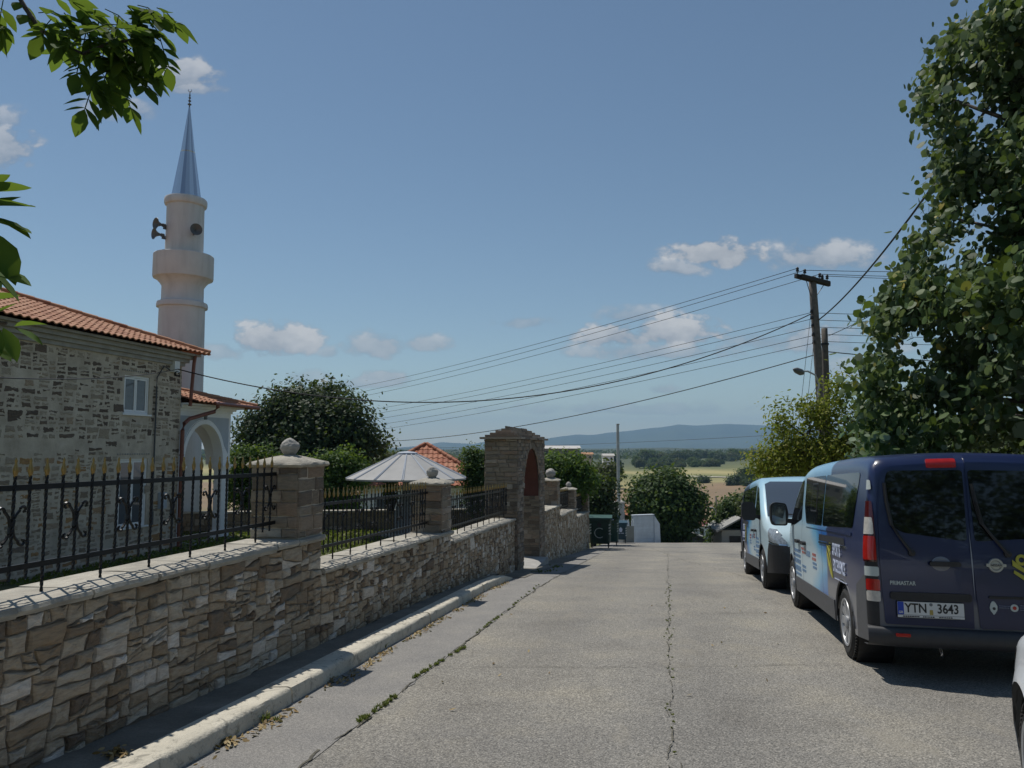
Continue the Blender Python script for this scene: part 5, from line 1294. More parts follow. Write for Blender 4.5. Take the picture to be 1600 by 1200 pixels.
# --- silver linden over the vans (right edge)
def linden():
    x0, y0 = 7.7, 8.1; zb = zr(y0)+.1; rs = np.random.RandomState(3); rng = random.Random(3)
    root = empty('linden_tree', 'big linden tree with round grey-green leaves overhanging the parked vans on the right', 'tree', T(x0, y0, zb))
    edge = [(-30,1478),(0,1474),(60,1482),(120,1452),(150,1438),(190,1462),(230,1472),(262,1484),(300,1470),(330,1452),(355,1470),(385,1430),(420,1425),(460,1392),(500,1372),(530,1352),(560,1362),(600,1352),(640,1366),(680,1346),(712,1362),(760,1400)]
    Y0 = 9.9; D0 = math.hypot(x0, y0); A0 = math.atan2(x0, y0)
    def ue(v):
        for (a, c), (e, g) in zip(edge, edge[1:]):
            if v <= e: return c+(g-c)*(v-a)/(e-a)
        return edge[-1][1]
    pc = []; N_ = 0
    R0 = 5.0
    # radius of the crown as a function of height, from its outline
    def rad(z):
        a, b_ = None, None; lo, hi = -60, 790
        for v in range(-700, 800, 12):
            if P(800, v, Y0).z < z: break
        xe = P(ue(max(-30, min(760, v))), v, Y0).x; return D0*math.sin(max(.02, A0-math.atan2(xe, Y0)))-(0 if v > -30 else (-30-v)*.003)
    clumps = []
    for _ in range(2600):
        z = rng.uniform(.05, 8.0); r_ = rad(z)
        if r_ < .5: continue
        a = rng.uniform(0, 2*math.pi); k = rng.uniform(.60, 1.0)**.6*(1+.05*mnoise(Vector((math.cos(a)*3, math.sin(a)*3, z*1.5))))
        k *= .875+.09*math.sin(z*4.2+1.0+a*2)+.05*mnoise(Vector((a*4, z*2.3, 1)))       # tiers of foliage
        k *= 1-.13*min(1, max(0, (z-1.0)/1.6))
        clumps.append((r_*k*math.cos(a), r_*k*math.sin(a), z, a))
    # a hanging fringe toward the street
    for i in range(150):
        v = rng.uniform(40, 720); p = P(ue(v)+rng.uniform(4, 30), v, Y0+rng.uniform(-1.2, .8)); clumps.append((p.x-x0, p.y-y0, p.z, math.pi))
    pts = []; nr = []; tn = []
    for (cx, cy, cz, a) in clumps:
        near = (cx < -1 or cy < 0); n = 44 if near else 12
        if mnoise(Vector((cx*1.0, cy*1.0, cz*1.5))) < -.22: continue
        o = rs.normal(size=(n, 3))*np.array([.145, .145, .10]); pts.append(np.array([cx, cy, cz-zb])+o)
        b_ = np.array([math.cos(a)*.7, math.sin(a)*.7, .25])+rs.normal(size=(n, 3))*.55; nr.append(b_); tn.append(rs.uniform(0, .5)+rs.uniform(0, .42, n)+ (rs.uniform(size=n) < .05)*.4)
    leaves('crown', np.concatenate(pts), np.concatenate(nr), .092, np.concatenate(tn), 'round', L_LINDEN, root, rs, .16)
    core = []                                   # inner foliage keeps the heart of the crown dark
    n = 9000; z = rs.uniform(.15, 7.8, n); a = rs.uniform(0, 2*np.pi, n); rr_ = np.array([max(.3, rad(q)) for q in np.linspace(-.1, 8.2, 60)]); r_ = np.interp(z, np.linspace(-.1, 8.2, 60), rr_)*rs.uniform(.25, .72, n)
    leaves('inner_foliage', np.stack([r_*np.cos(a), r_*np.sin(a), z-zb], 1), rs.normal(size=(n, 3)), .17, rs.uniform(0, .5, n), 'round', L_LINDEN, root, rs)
    mb = MB(); mb.tube([(0, 0, -.4), (.02, 0, 1.2), (-.05, .05, 3), (0, 0, 6), (0, 0, 9)], [.30, .24, .2, .13, .04], 12)
    for i in range(46):
        c = clumps[rng.randrange(len(clumps))]; h = max(.9, (c[2]-zb)*.72); q = Vector((c[0], c[1], c[2]-zb)); a_ = Vector((0, 0, h*.9)); mb.tube([a_, a_.lerp(q, .5)+Vector((0, 0, .25)), q], [.07, .04, .01], 6)
    mb.build('trunk', M_BARK, root, True)
linden()
# --- walnut tree whose twigs hang in from the left
def walnut():
    rng = random.Random(12); rs = np.random.RandomState(12); x0, y0 = -5.6, .9; root = empty('walnut_tree', 'walnut tree at the left, its leafy twigs hanging in over the top left corner', 'tree', T(x0, y0, -2.6))
    O = Vector((x0, y0, -2.6)); mb = MB(); top = Vector((.4, .1, 3.4))
    mb.tube([(0, 0, -.4), (.05, 0, 1.4), (.2, .05, 2.6), top], [.2, .17, .14, .1], 10)
    pts = []; nr = []; tn = []; tv = []
    V, F, TN = [], [], []
    def leaflet(base, d, up, L, tone):
        d = d.normalized(); sd_ = d.cross(up).normalized(); nn = sd_.cross(d); k = len(V); w_ = L*.30
        prof = [(0, .02), (.18, .55), (.42, 1.0), (.66, .88), (.86, .45), (1, 0)]; sag = L*.18
        mid = []; lf = []; rt = []
        for t, ww in prof:
            c = base+d*L*t-Vector((0, 0, sag*t*t)); V.append(tuple(c+nn*(-.03*L*ww))); V.append(tuple(c+sd_*w_*ww+nn*.05*L*ww)); V.append(tuple(c-sd_*w_*ww+nn*.05*L*ww))
        for i in range(5):
            a = k+i*3; F.append((a, a+1, a+4, a+3)); F.append((a, a+3, a+5, a+2)); TN.extend((tone, tone))
    mbp = MB()
    def compound(p, d, L=.22, n=7, ll=.125):
        d = d.normalized(); tone = rng.uniform(.2, .9); up = Vector((rng.uniform(-.3, .3), rng.uniform(-.3, .3), 1)).normalized(); q = p+d*L-Vector((0, 0, L*.25)); mbp.tube([p, p.lerp(q, .5)+Vector((0, 0, .012)), q], .0022, 4)
        side = d.cross(up).normalized()
        for i in range((n-1)//2):
            t = .35+.6*i/max(1, (n-1)//2-1); c = p.lerp(q, t)
            for s_ in (-1, 1): leaflet(c, d*.55+side*s_+Vector((0, 0, rng.uniform(-.35, .05))), up, ll*rng.uniform(.75, 1.1)*(.8+.25*t), tone+rng.uniform(-.15, .15))
        leaflet(q, d+Vector((0, 0, -.2)), up, ll*1.15, tone)
    def twig(a, pix, nleaf, r0=.012, ll=.125, spread=.08, dirs=None):
        pts_ = [a]+[P(u, v, y)-O for u, v, y in pix]; mb.tube(pts_, [r0*(1-.7*i/len(pts_)) for i in range(len(pts_))], 6)
        for i in range(nleaf):
            t = rng.uniform(.0, 1)**.6; j = min(len(pts_)-2, 1+int(t*(len(pts_)-2))) if len(pts_) > 2 else 0; p = pts_[j].lerp(pts_[j+1], rng.random())
            d = Vector((rng.uniform(-.5, 1), rng.uniform(-.6, .6), rng.uniform(-.9, .35))); p += Vector((rng.gauss(0, spread), rng.gauss(0, spread), rng.gauss(0, spread*.8)))*.5; compound(p, d, rng.uniform(.09, .17), 7 if rng.random() < .6 else 5, ll)
    y = 2.9
    twig(top+Vector((.8, .6, .6)), [(0, -60, y), (38, 10, y), (62, 45, y), (95, 70, y), (130, 84, y), (165, 70, y), (205, 62, y)], 0)
    tw2 = [(100,20),(150,30),(130,75),(165,95),(200,55),(210,95),(170,55),(185,25),(140,50),(225,60),(160,115),(195,110),(120,40),(215,30),(175,75),(150,85),(205,75),(190,45)]
    for (u, v) in tw2+[(u_+14, v_-16) for u_, v_ in tw2]+[(u_-12, v_+12) for u_, v_ in tw2[:14]]+[(80, 30), (110, 50), (235, 40), (250, 60), (190, 130), (150, 125)]:
        yy = y+rng.uniform(-.12, .2); p = P(u, v, yy)-O; compound(p, Vector((rng.uniform(-.25, .8), rng.uniform(-.4, .4), rng.uniform(-.75, .1))), rng.uniform(.05, .11), 7, rng.uniform(.062, .088))
    for (u, v, dx, dz) in ((5, 0, -.2, -1), (25, -8, .6, -.8), (60, 20, 1, .1), (-10, 5, .3, -.9), (75, -5, .6, .1), (215, 8, .8, -.2), (245, 12, .6, -.3)): compound(P(u, v, y)-O, Vector((dx, .1, dz)), .08, 5, .095)
    y = 1.9                                     # the lower twig at the left edge
    twig(top+Vector((1.0, .4, -.4)), [(-160, 300, y), (-60, 330, y), (0, 345, y)], 0)
    for (u, v, dx, dz, l_) in ((-14, 300, .9, .25, .11), (-8, 322, 1, .1, .12), (-14, 345, 1, -.15, .12), (-16, 360, .55, -1, .13), (-22, 330, .9, .5, .11), (-20, 380, .3, -.9, .11), (-12, 338, 1, -.4, .10), (-30, 300, .8, .6, .1), (-30, 410, .6, -.5, .12), (-18, 425, 1, -.15, .11)): leaflet(P(u, v, y+rng.uniform(-.05, .05))-O, Vector((dx, rng.uniform(-.2, .2), dz)), Vector((.1, rng.uniform(-.5, .1), 1)), l_, rng.uniform(.4, .9))
    y = 2.3
    twig(top+Vector((1.0, .4, -.8)), [(-160, 460, y), (-60, 500, y), (10, 505, y)], 0)
    for (u, v, dx, dz, l_) in ((-5, 490, .8, .5, .08), (22, 510, 1, .25, .10), (22, 512, .9, -.4, .09), (5, 512, .5, -1, .10), (0, 515, -.1, -1, .10), (-20, 530, .8, -.5, .10), (-16, 470, .8, .3, .10), (-25, 545, .9, -.1, .09)): leaflet(P(u, v, y+rng.uniform(-.05, .05))-O, Vector((dx, rng.uniform(-.2, .2), dz)), Vector((.1, rng.uniform(-.5, .1), 1)), l_, rng.uniform(.5, 1))
    for _ in range(260):                        # the rest of the crown, above and behind the camera side
        a = rng.uniform(0, 6.28); p = Vector((math.cos(a)*rng.uniform(.3, 2.3)+.1, math.sin(a)*rng.uniform(.3, 2.0)-1.5, rng.uniform(3.2, 6.5))); w_ = O+p
        if w_.y > .4 and abs(w_.x) < w_.y*.9: continue
        compound(p, Vector((math.cos(a), math.sin(a), -.3)), .24, 7, .14)
    k_ = len(V); V += mbp.v; F += [tuple(k_+i for i in f_) for f_ in mbp.f]; TN += [.3]*len(mbp.f)
    me = bpy.data.meshes.new('crown'); me.from_pydata(V, [], F); me.update(); at = me.attributes.new('tone', 'FLOAT', 'FACE'); at.data.foreach_set('value', [min(1, max(0, t)) for t in TN]); o = link('crown', me, L_WALNUT, root, True)
    for i in range(10): a = rng.uniform(0, 6.28); mb.tube([top, top+Vector((math.cos(a)*.8, math.sin(a)*.8-.5, .9)), top+Vector((math.cos(a)*1.7, math.sin(a)*1.6-1.2, 2.0))], [.06, .04, .01], 6)
    mb.build('trunk', M_BARK, root, True)
walnut()
# --- trees in and behind the mosque yard
px_tree('leafy_tree', 'broad dark green tree behind the portico, its drooping crown against the sky', 38, [(480, 694, 66, 40), (484, 646, 44, 28), (422, 674, 36, 28), (542, 668, 36, 32), (505, 614, 22, 10, 1), (452, 622, 16, 14), (438, 644, 24, 18), (402, 698, 24, 18), (576, 692, 20, 12), (545, 636, 16, 12), (470, 725, 90, 22)], 900, 24, .26, L_DARK, csz=.42, seed=21, trunk=.3, limbs=14, shell=.8)
px_tree('fruit_tree', 'bright green young tree left of the nearest pillar, beside the portico', 29, [(385, 725, 22, 24), (408, 712, 16, 16), (372, 760, 22, 26), (400, 775, 24, 30)], 230, 16, .17, L_GREEN, csz=.2, seed=22, trunk=.07)
px_tree('fruit_tree', 'bright green bushy tree between the nearest pillar and the kiosk roof', 30, [(528, 735, 24, 24), (545, 720, 22, 16), (515, 765, 26, 26), (560, 742, 16, 18), (500, 730, 16, 20), (535, 785, 30, 20)], 330, 16, .17, L_GREEN, csz=.22, seed=23, trunk=.08)
px_tree('leafy_tree', 'olive green round tree low behind the kiosk, left of the far blue hills', 60, [(590, 724, 36, 16), (560, 728, 30, 18), (618, 730, 20, 14)], 260, 16, .34, L_OLIVE, csz=.4, seed=24, trunk=.2)
px_tree('evergreen_shrub', 'tall dense shrub with a few pale blossoms, against the left side of the gate', 26.5, [(742, 722, 14, 22), (748, 750, 14, 26), (736, 742, 10, 18), (744, 775, 16, 22)], 260, 16, .13, L_MID, csz=.16, seed=25, trunk=.06)
px_tree('vine_arbour', 'wide bright green vine just right of the arched gate', 32, [(880, 728, 32, 16), (860, 740, 22, 18), (905, 745, 24, 18), (885, 760, 34, 18)], 460, 16, .17, L_GREEN, csz=.22, seed=26, trunk=.07, cat='vine')
px_tree('leafy_tree', 'dark loose tree behind the farthest wall pillar, above the green dumpster', 37, [(926, 772, 24, 22), (940, 764, 14, 16), (913, 792, 20, 22), (936, 792, 16, 20), (905, 765, 14, 14)], 380, 16, .22, L_DARK, csz=.27, seed=27, trunk=.12)
px_tree('leafy_tree', 'large full round green tree beyond the road crest, right of the white wall', 47.5, [(1038, 795, 44, 40), (1018, 778, 24, 22), (1062, 790, 28, 30), (1032, 766, 30, 16), (1074, 792, 14, 16), (1032, 832, 28, 22), (1018, 808, 16, 22), (1045, 752, 16, 12)], 1000, 18, .30, L_MID, csz=.45, seed=28, trunk=.3, limbs=14, shell=.8)
px_tree('leafy_tree', 'small round dark tree just left of the bare concrete pole', 55, [(925, 748, 20, 14), (950, 740, 14, 12)], 120, 14, .3, L_OLIVE, csz=.35, seed=29, trunk=.1)
# right background thicket
px_tree('leafy_tree', 'dark green tree behind the farther van, left part of the thicket', 48, [(1146, 806, 14, 20), (1158, 792, 12, 12), (1134, 826, 10, 12)], 420, 16, .26, L_MID, csz=.3, seed=30, trunk=.13)
px_tree('leafy_tree', 'olive tree above the pale roof of the farther van', 42, [(1200, 778, 20, 12), (1180, 790, 14, 14), (1212, 776, 22, 16)], 420, 16, .24, L_OLIVE, csz=.28, seed=31, trunk=.12)
px_tree('leafy_tree', 'green tree beside the far house with the red roof', 75, [(1128, 826, 10, 16), (1122, 842, 8, 10), (1134, 808, 10, 16)], 220, 16, .4, L_MID, csz=.42, seed=33, trunk=.15)
# yellow-green young tree around the utility pole
px_tree('ash_tree', 'loose yellow-green tree with thin upright shoots around the utility pole', 20.5, [(1290, 705, 60, 26), (1235, 700, 34, 30), (1345, 690, 40, 34), (1225, 665, 20, 22), (1285, 650, 26, 26), (1310, 620, 12, 40), (1218, 640, 9, 20), (1345, 655, 24, 24), (1200, 720, 26, 20), (1312, 590, 8, 16), (1265, 632, 9, 12), (1250, 735, 60, 14)], 620, 13, .125, L_YELLOW, csz=.20, shape='oval', seed=34, trunk=.09, limbs=30, shell=.35)
px_tree('dark_shrub', 'low dark shrub bank behind the vans, under the linden', 13.5, [(1480, 700, 110, 26), (1600, 700, 110, 30), (1400, 715, 50, 18), (1760, 700, 100, 40)], 700, 15, .13, L_DARK, csz=.2, seed=35, trunk=.05, cat='shrub')
# behind the camera: what the van's rear glass mirrors
tree('leafy_tree', 'tree out of view across the street behind the camera', -3.5, -9, -1.4, [(0, 0, 4.2, 3.2, 3, 2.6), (2.6, 1, 3.6, 2.4, 2.4, 2), (-2.5, 0, 3.6, 2.4, 2.4, 2.2)], 420, 14, .3, L_DARK, csz=.45, seed=36, trunk=.25)
tree('leafy_tree', 'second tree out of view farther behind the camera', 5.5, -13, -1.2, [(0, 0, 4.4, 3.6, 3, 2.8), (3.4, 1, 3.8, 2.6, 2.4, 2.3), (-3, 0, 3.4, 2.6, 2.4, 2.2)], 420, 14, .3, L_MID, csz=.45, seed=37, trunk=.25)
# distant trees: four kinds copied along the far field edges
FG = 'far trees across the valley'
kinds = []
for k, (mt, sx_, h) in enumerate(((L_OLIVE, 4.2, 8.5), (L_MID, 3.6, 9.5), (L_DARK, 4.6, 7.5), (L_DARK, 2.4, 10))):
    o = tree('field_tree', 'tree of the far wood across the valley', 0, 0, 0, [(0, 0, h*.55, sx_, sx_, h*.40), (sx_*.4, 0, h*.42, sx_*.7, sx_*.7, h*.3), (-sx_*.4, .3, h*.45, sx_*.7, sx_*.7, h*.32)], 130, 9, 1.25, mt, csz=.9, seed=50+k, trunk=.3, limbs=4, group=FG, twig=False); kinds.append(o)
rng = random.Random(99); used = [False]*4
spots = []
for i in range(150):                              # wood on the right skyline
    u = rng.uniform(1000, 1420); y = rng.uniform(640, 980); 
    if u < 1050 and y > 760: y = 640
    spots.append((u, y, rng.uniform(.8, 1.35), rng.choice((0, 1, 2, 2))))
for i in range(30): spots.append((rng.uniform(985, 1130), rng.uniform(520, 600), rng.uniform(.6, .9), rng.choice((0, 1, 2))))
for u, y, s_, k in ((913, 420, .9, 2), (920, 430, .8, 2), (958, 400, 1.15, 3), (962, 405, 1.0, 3), (940, 520, .7, 0), (1098, 330, .6, 2), (1150, 300, .8, 2), (1165, 330, .9, 1), (1172, 290, .7, 2), (1044, 420, .8, 3), (955, 300, .4, 0)): spots.append((u, y, s_, k))
for i in range(40): spots.append((rng.uniform(560, 860), rng.uniform(520, 900), rng.uniform(.7, 1.1), rng.choice((0, 1, 2))))
for i in range(16): spots.append((rng.uniform(560, 850), rng.uniform(170, 320), rng.uniform(.5, .8), rng.choice((0, 1, 2))))
for i in range(16): spots.append((rng.uniform(1200, 1500), rng.uniform(90, 200), rng.uniform(.45, .75), rng.choice((0, 1, 2))))
for (u, y, s_, k) in spots:
    o = kinds[k] if not used[k] else copy_tree(kinds[k]); used[k] = True
    x = P(u, 700, y).x; o.location = (x, y, zr(y)-.5); o.scale = (s_*rng.uniform(.8, 1.2), s_, s_*rng.uniform(.85, 1.15)); o.rotation_euler = (0, 0, rng.uniform(0, 6.28))
    if y > 540: o['label'] = 'tree of the far wood on the skyline across the valley'
    elif y > 260: o['label'] = 'tree at the edge of the ploughed field across the valley'
    else: o['label'] = 'small tree on the slope below the village, nearer than the fields'
# the far wood as one mass behind them
rs = np.random.RandomState(7); n = 15000; yy = rs.uniform(820, 1500, n); uu = rs.uniform(250, 1700, n); xx = (uu-800)/1200*yy; hh = np.array([zr(q) for q in yy])
bmp = np.array([3+3*mnoise(Vector((a*.02, b_*.02, 0))) for a, b_ in zip(xx, yy)])
pp = np.stack([xx, yy, hh+rs.uniform(.0, 1, n)*bmp], 1); nn = rs.normal(size=(n, 3)); nn[:, 2] += .8
tag(leaves('far_woodland', pp, nn, 4.5, rs.uniform(0, 1, n), 'quad', L_OLIVE, None, rs), 'dark far woodland below the blue hills', 'woodland', None, 'stuff')
# weeds and litter
def tufts(name, label, spots_, mat, size, seed, shape='blade', n_per=14, cat='weeds'):
    rs = np.random.RandomState(seed); P_ = []; N_ = []; T_ = []
    V, F, TN = [], [], []
    for (x, y, r_, h, z) in spots_:
        for _ in range(n_per):
            a = rs.uniform(0, 6.28); q = rs.uniform(0, r_); bx, by = x+q*math.cos(a), y+q*math.sin(a); l = h*rs.uniform(.4, 1); t = rs.uniform(0, 6.28); ln = l*rs.uniform(.2, .9); w_ = .0035*(1+h*8)
            k = len(V); dx, dy = math.cos(t), math.sin(t); V += [(bx-dy*w_, by+dx*w_, z), (bx+dy*w_, by-dx*w_, z), (bx+dx*ln*.5-dy*w_*.7, by+dy*ln*.5+dx*w_*.7, z+l*.6), (bx+dx*ln*.5+dy*w_*.7, by+dy*ln*.5-dx*w_*.7, z+l*.6), (bx+dx*ln, by+dy*ln, z+l*.75)]
            F += [(k, k+1, k+3, k+2), (k+2, k+3, k+4)]; tt = rs.uniform(); TN += [tt, tt]
    me = bpy.data.meshes.new(name); me.from_pydata(V, [], F); me.update(); at = me.attributes.new('tone', 'FLOAT', 'FACE'); at.data.foreach_set('value', TN); return tag(link(name, me, mat), label, cat, None, 'stuff')
rng = random.Random(31); sp_ = []
for (u0, v0, u1, v1, n) in ((560, 1130, 618, 1090, 34), (645, 1062, 690, 1034, 26), (700, 1028, 730, 1010, 16), (745, 990, 800, 950, 22), (800, 948, 840, 915, 14)):
    for i in range(n): t = rng.random(); g = G(u0+(u1-u0)*t, v0+(v1-v0)*t); sp_.append((g.x+rng.gauss(0, .012), g.y, .018, .035, g.z+.006))
for i in range(46): y = rng.uniform(4.6, 14); sp_.append((.2*y+rng.gauss(.01, .03), y, .012, .018, zr(y)+.012))
tufts('crack_weeds', 'small green weeds growing in the cracks of the road', sp_, L_GRASS, .03, 1)
sp_ = []
for (u, v, r_, n) in ((345, 1150, .10, 16), (180, 1175, .10, 14), (280, 1130, .03, 5), (430, 1050, .05, 6), (420, 1124, .06, 5), (850, 893, .30, 22), (870, 886, .3, 16), (600, 1010, .06, 6)):
    for i in range(n): g = G(u, v, .02); a = rng.uniform(0, 6.28); q = rng.uniform(0, r_); sp_.append((g.x+q*math.cos(a), g.y+q*math.sin(a), .02, .06, g.z+.0))
tufts('kerb_weeds', 'green weeds sprouting along the kerb and the pavement', sp_, L_GRASS, .05, 2, n_per=9)
rs = np.random.RandomState(8); pp = []; 
for i in range(900):
    y = rs.uniform(4.0, 14.5); w_ = .02+abs(rs.normal())*.055; k = 1 if mnoise(Vector((y*1.4, 0, 9))) > -.05 else .15
    if rs.uniform() > k: continue
    x = KI(y)+.235+w_; pp.append((x, y, zr(y)+.012+rs.uniform(0, .012)))
for (u, v, r_, n, dz) in ((345, 1160, .09, 60, .02), (180, 1178, .10, 60, .13), (505, 1060, .12, 90, .02), (560, 1020, .06, 30, .02)):
    g = G(u, v, dz)
    for i in range(n): a = rs.uniform(0, 6.28); q = rs.uniform(0, r_); pp.append((g.x+q*math.cos(a), g.y+q*math.sin(a), g.z+rs.uniform(0, .02)))
for i in range(26):
    y = rs.uniform(4.6, 12); x = .2*y+rs.uniform(-2.2, 2.0); pp.append((x, y, zr(y)+.014+rs.uniform(0, .008)))
pp = np.array(pp); nn = rs.normal(size=pp.shape)*.45; nn[:, 2] += 1
tag(leaves('leaf_litter', pp, nn, .038, rs.uniform(0, 1, len(pp)), 'oval', L_DRY, None, rs, .3), 'dry brown leaves gathered along the foot of the kerb', 'leaves', None, 'stuff')
n = 16000; xx = rs.uniform(-13, 1, n); yy = rs.uniform(16, 27.5, n); ok = xx < WA+WK*yy-.6; xx, yy = xx[ok], yy[ok]; nn = rs.normal(size=(len(xx), 3))*.6; nn[:, 2] *= .4
tag(leaves('yard_grass', np.stack([xx, yy, np.full(len(xx), YARD+.03)], 1), nn, .10, rs.uniform(0, 1, len(xx)), 'quad', L_GRASS, None, rs), 'short dry grass in the mosque yard', 'grass', None, 'stuff')
#PART6
# ================================================================ POLES AND WIRES
def taper_pole(mb, a, c, r0, r1, n=14, seed=0):
    pts = []; rr = []
    for i in range(13): t = i/12; p = Vector(a).lerp(Vector(c), t); p += Vector((.012*mnoise(Vector((t*3, seed, 0))), .012*mnoise(Vector((t*3, 0, seed))), 0)); pts.append(p); rr.append((r0+(r1-r0)*t)*(1+.03*mnoise(Vector((t*9, seed, 2)))))
    mb.tube(pts, rr, n)
PY = 24.0; ptop = P(1269, 433, PY); pbx = P(1301, 860, PY).x; pbz = zr(PY)
po = empty('utility_pole', 'tall leaning wooden utility pole with crossarm, insulators and street lamp, behind the vans', 'utility pole', T(pbx, PY, pbz)); OO = Vector((pbx, PY, pbz))
mb = MB(); taper_pole(mb, (0, 0, -.5), ptop-OO, .165, .115); mb.build('pole', M_WOOD, po, True)
mb = MB(); ca, cb = P(1244, 431, PY-.35)-OO, P(1295, 444, PY+.25)-OO; d_ = (cb-ca); M_ = T(*ca) @ Matrix.Rotation(math.atan2(d_.y, d_.x), 4, 'Z') @ Matrix.Rotation(-math.asin(d_.z/d_.length), 4, 'Y'); mb.box(-.03, d_.length+.03, -.05, .05, -.07, .06, M_); mb.build('crossarm', plain('tarred_wood', (.03,.027,.024), .85, 0, .3, 12, .006), po)
mb = MB(); mb.box(.1, d_.length-.1, -.16, -.07, -.06, .05, M_); mb.build('crossarm', MATS['tarred_wood'], po)
mb = MB(); mid = ptop-OO; mb.tube([M_ @ Vector((.35, -.06, -.05)), mid-Vector((.02, 0, .75))], .012, 5); mb.tube([M_ @ Vector((d_.length-.25, -.06, -.05)), mid-Vector((-.02, 0, .75))], .012, 5); mb.build('crossarm_brace', M_IRON, po)
ins = []
for t, up_ in ((.04, 1), (.26, 1), (.72, 1), (.95, 1), (.80, .2)):
    mb = MB(); mb.lathe([(.012, .0), (.012, .10), (.045, .10), (.05, .14), (.035, .155), (.05, .18), (.045, .21), (.02, .24), (.001, .245)], 12); o = mb.build('insulator', M_BLACK, po, True); q = M_ @ Vector((d_.length*t, 0, .05-.05*(1-up_))); o.location = q; ins.append(OO+q+Vector((0, 0, .2)))
def on_pole(v): 
    t = (v-433)/(860-433); return OO.lerp(OO, 0)+(Vector((0, 0, 0)).lerp(Vector((0, 0, 0)), 0)) if False else Vector((ptop.x+(pbx-ptop.x)*t, PY, P(1280, v, PY).z))
for v in (488, 498, 510, 524, 536):
    mb = MB(); mb.lathe([(.01, -.02), (.04, -.02), (.045, .02), (.03, .04), (.04, .07), (.001, .09)], 10); o = mb.build('spool_insulator', M_BLACK, po, True); q = on_pole(v)-OO; o.location = (q.x-.14, q.y-.08, q.z)
mb = MB(); q = on_pole(640)-OO; lp = [q+Vector((-.10, -.05, 0)), q+Vector((-.16, -.15, .5)), P(1280, 600, PY-.5)-OO, P(1274, 586, PY-.8)-OO, P(1262, 580, PY-1.1)-OO, P(1252, 580, PY-1.3)-OO]; mb.tube(lp, .028, 8); arm = mb.build('lamp_arm', M_GREYP, po, True)
mb = MB(); a = P(1255, 583, PY-1.3)-OO; c = P(1240, 577, PY-1.6)-OO; mb.tube([a, a.lerp(c, .25), a.lerp(c, .7), c], [.05, .10, .09, .03], 10)
mb.build('lamp_head', M_HORN, arm, True)
P2 = 22.6; t2 = P(1288, 513, P2); b2x = P(1299, 860, P2).x
o = empty('short_pole', 'shorter dark wooden pole standing close in front of the tall utility pole', 'pole', T(b2x, P2, zr(P2))); mb = MB(); taper_pole(mb, (0, 0, -.5), t2-Vector((b2x, P2, zr(P2))), .115, .09, seed=4); mb.build('pole', plain('old_dark_wood', (.10,.085,.07), .9, 0, .3, 9, .01), o, True)
mb = MB(); mb.lathe([(.10, -.03), (.115, -.03), (.115, .03), (.10, .03)], 14, tuple(Vector((0, 0, 0)).lerp(t2-Vector((b2x, P2, zr(P2))), .93))); mb.build('metal_band', M_IRON, o)
FAR = Vector((P(330, 700, 78).x, 78, 0)); fz = zr(78)
fo = empty('utility_pole', 'distant wooden utility pole hidden behind the mosque, where the wires end', 'utility pole', T(FAR.x, 78, fz)); mb = MB(); taper_pole(mb, (0, 0, -.5), (0, 0, P(330, 628, 78).z-fz), .16, .12, 8); mb.build('pole', M_WOOD, fo, True)
WG = {'t': 'power lines from the pole to the left', 'r': 'power lines from the pole to the right'}
def wire(a, c, sag, r=.009, label='', group=None, n=36, cat='wire', name='power_line'):
    pts = []
    for i in range(n+1): t = i/n; p = a.lerp(c, t); p.z -= sag*4*t*(1-t); pts.append(p)
    mb = MB(); mb.tube([q-a for q in pts], r, 5); o = mb.build(name, M_WIRE, None, True, T(*a)); tag(o, label, cat, group); return o
TOPL = ['topmost of the three thin wires running left from the crossarm', 'middle one of the three thin wires running left from the crossarm', 'lowest of the three thin wires running left from the crossarm']
for i, (j, v) in enumerate(((0, 632), (1, 642), (2, 648))): wire(ins[j], P(336, v, 78), 1.05, .010, TOPL[i], WG['t'])
names5 = ['first from the top of the five thin wires leaving the pole leftward', 'second of the five thin wires leaving the pole leftward', 'third of the five thin wires leaving the pole leftward', 'fourth of the five thin wires leaving the pole leftward', 'lowest of the five thin wires leaving the pole leftward']
for i, (v, vb) in enumerate(((489, 663), (499, 669), (512, 676), (525, 684), (537, 690))): wire(on_pole(v)+Vector((-.14, -.08, 0)), P(336, vb, 78), .95, .009, names5[i], WG['t'])
bx_ = MF @ Vector((*mp(270, 575), 0)).xzy if False else (MF @ Vector((mp(270, 577)[0], -.16, mp(270, 577)[1])))
wire(on_pole(490)+Vector((-.1, -.1, 0)), bx_, 1.75, .017, 'thick black sagging cable from the utility pole to the corner of the stone mosque', None, 60, 'cable', 'service_cable')
wire(bx_, P(-120, 583, 9.5), .16, .010, 'black cable running along in front of the mosque facade to the left edge', None, 30, 'cable', 'service_cable')
wire(on_pole(553), P(585, 690, 47), .62, .016, 'thick black cable from low on the utility pole, passing over the gate roof', None, 50, 'cable', 'service_cable')
wire(on_pole(500)+Vector((.1, 0, 0)), P(1575, 120, 9.0), .30, .020, 'thick twisted black cable rising from the utility pole into the linden tree', None, 40, 'cable', 'service_cable')
wire(on_pole(530)+Vector((.1, 0, 0)), P(1490, 415, 13.0), .10, .010, 'thin cable rising from the utility pole to the right into the linden', None, 20, 'cable', 'service_cable')
wire(on_pole(548), P(1640, 576, 25), .05, .016, 'thick dark cable running level to the right from the short pole top', None, 20, 'cable', 'service_cable')
nr_ = ['top wire running right from the crossarm into the linden', 'middle wire running right from the crossarm into the linden', 'lower wire running right from the crossarm into the linden']
for i, (j, v) in enumerate(((1, 419), (2, 431), (3, 437))): wire(ins[j], P(1760, v, 30), .1, .010, nr_[i], WG['r'])
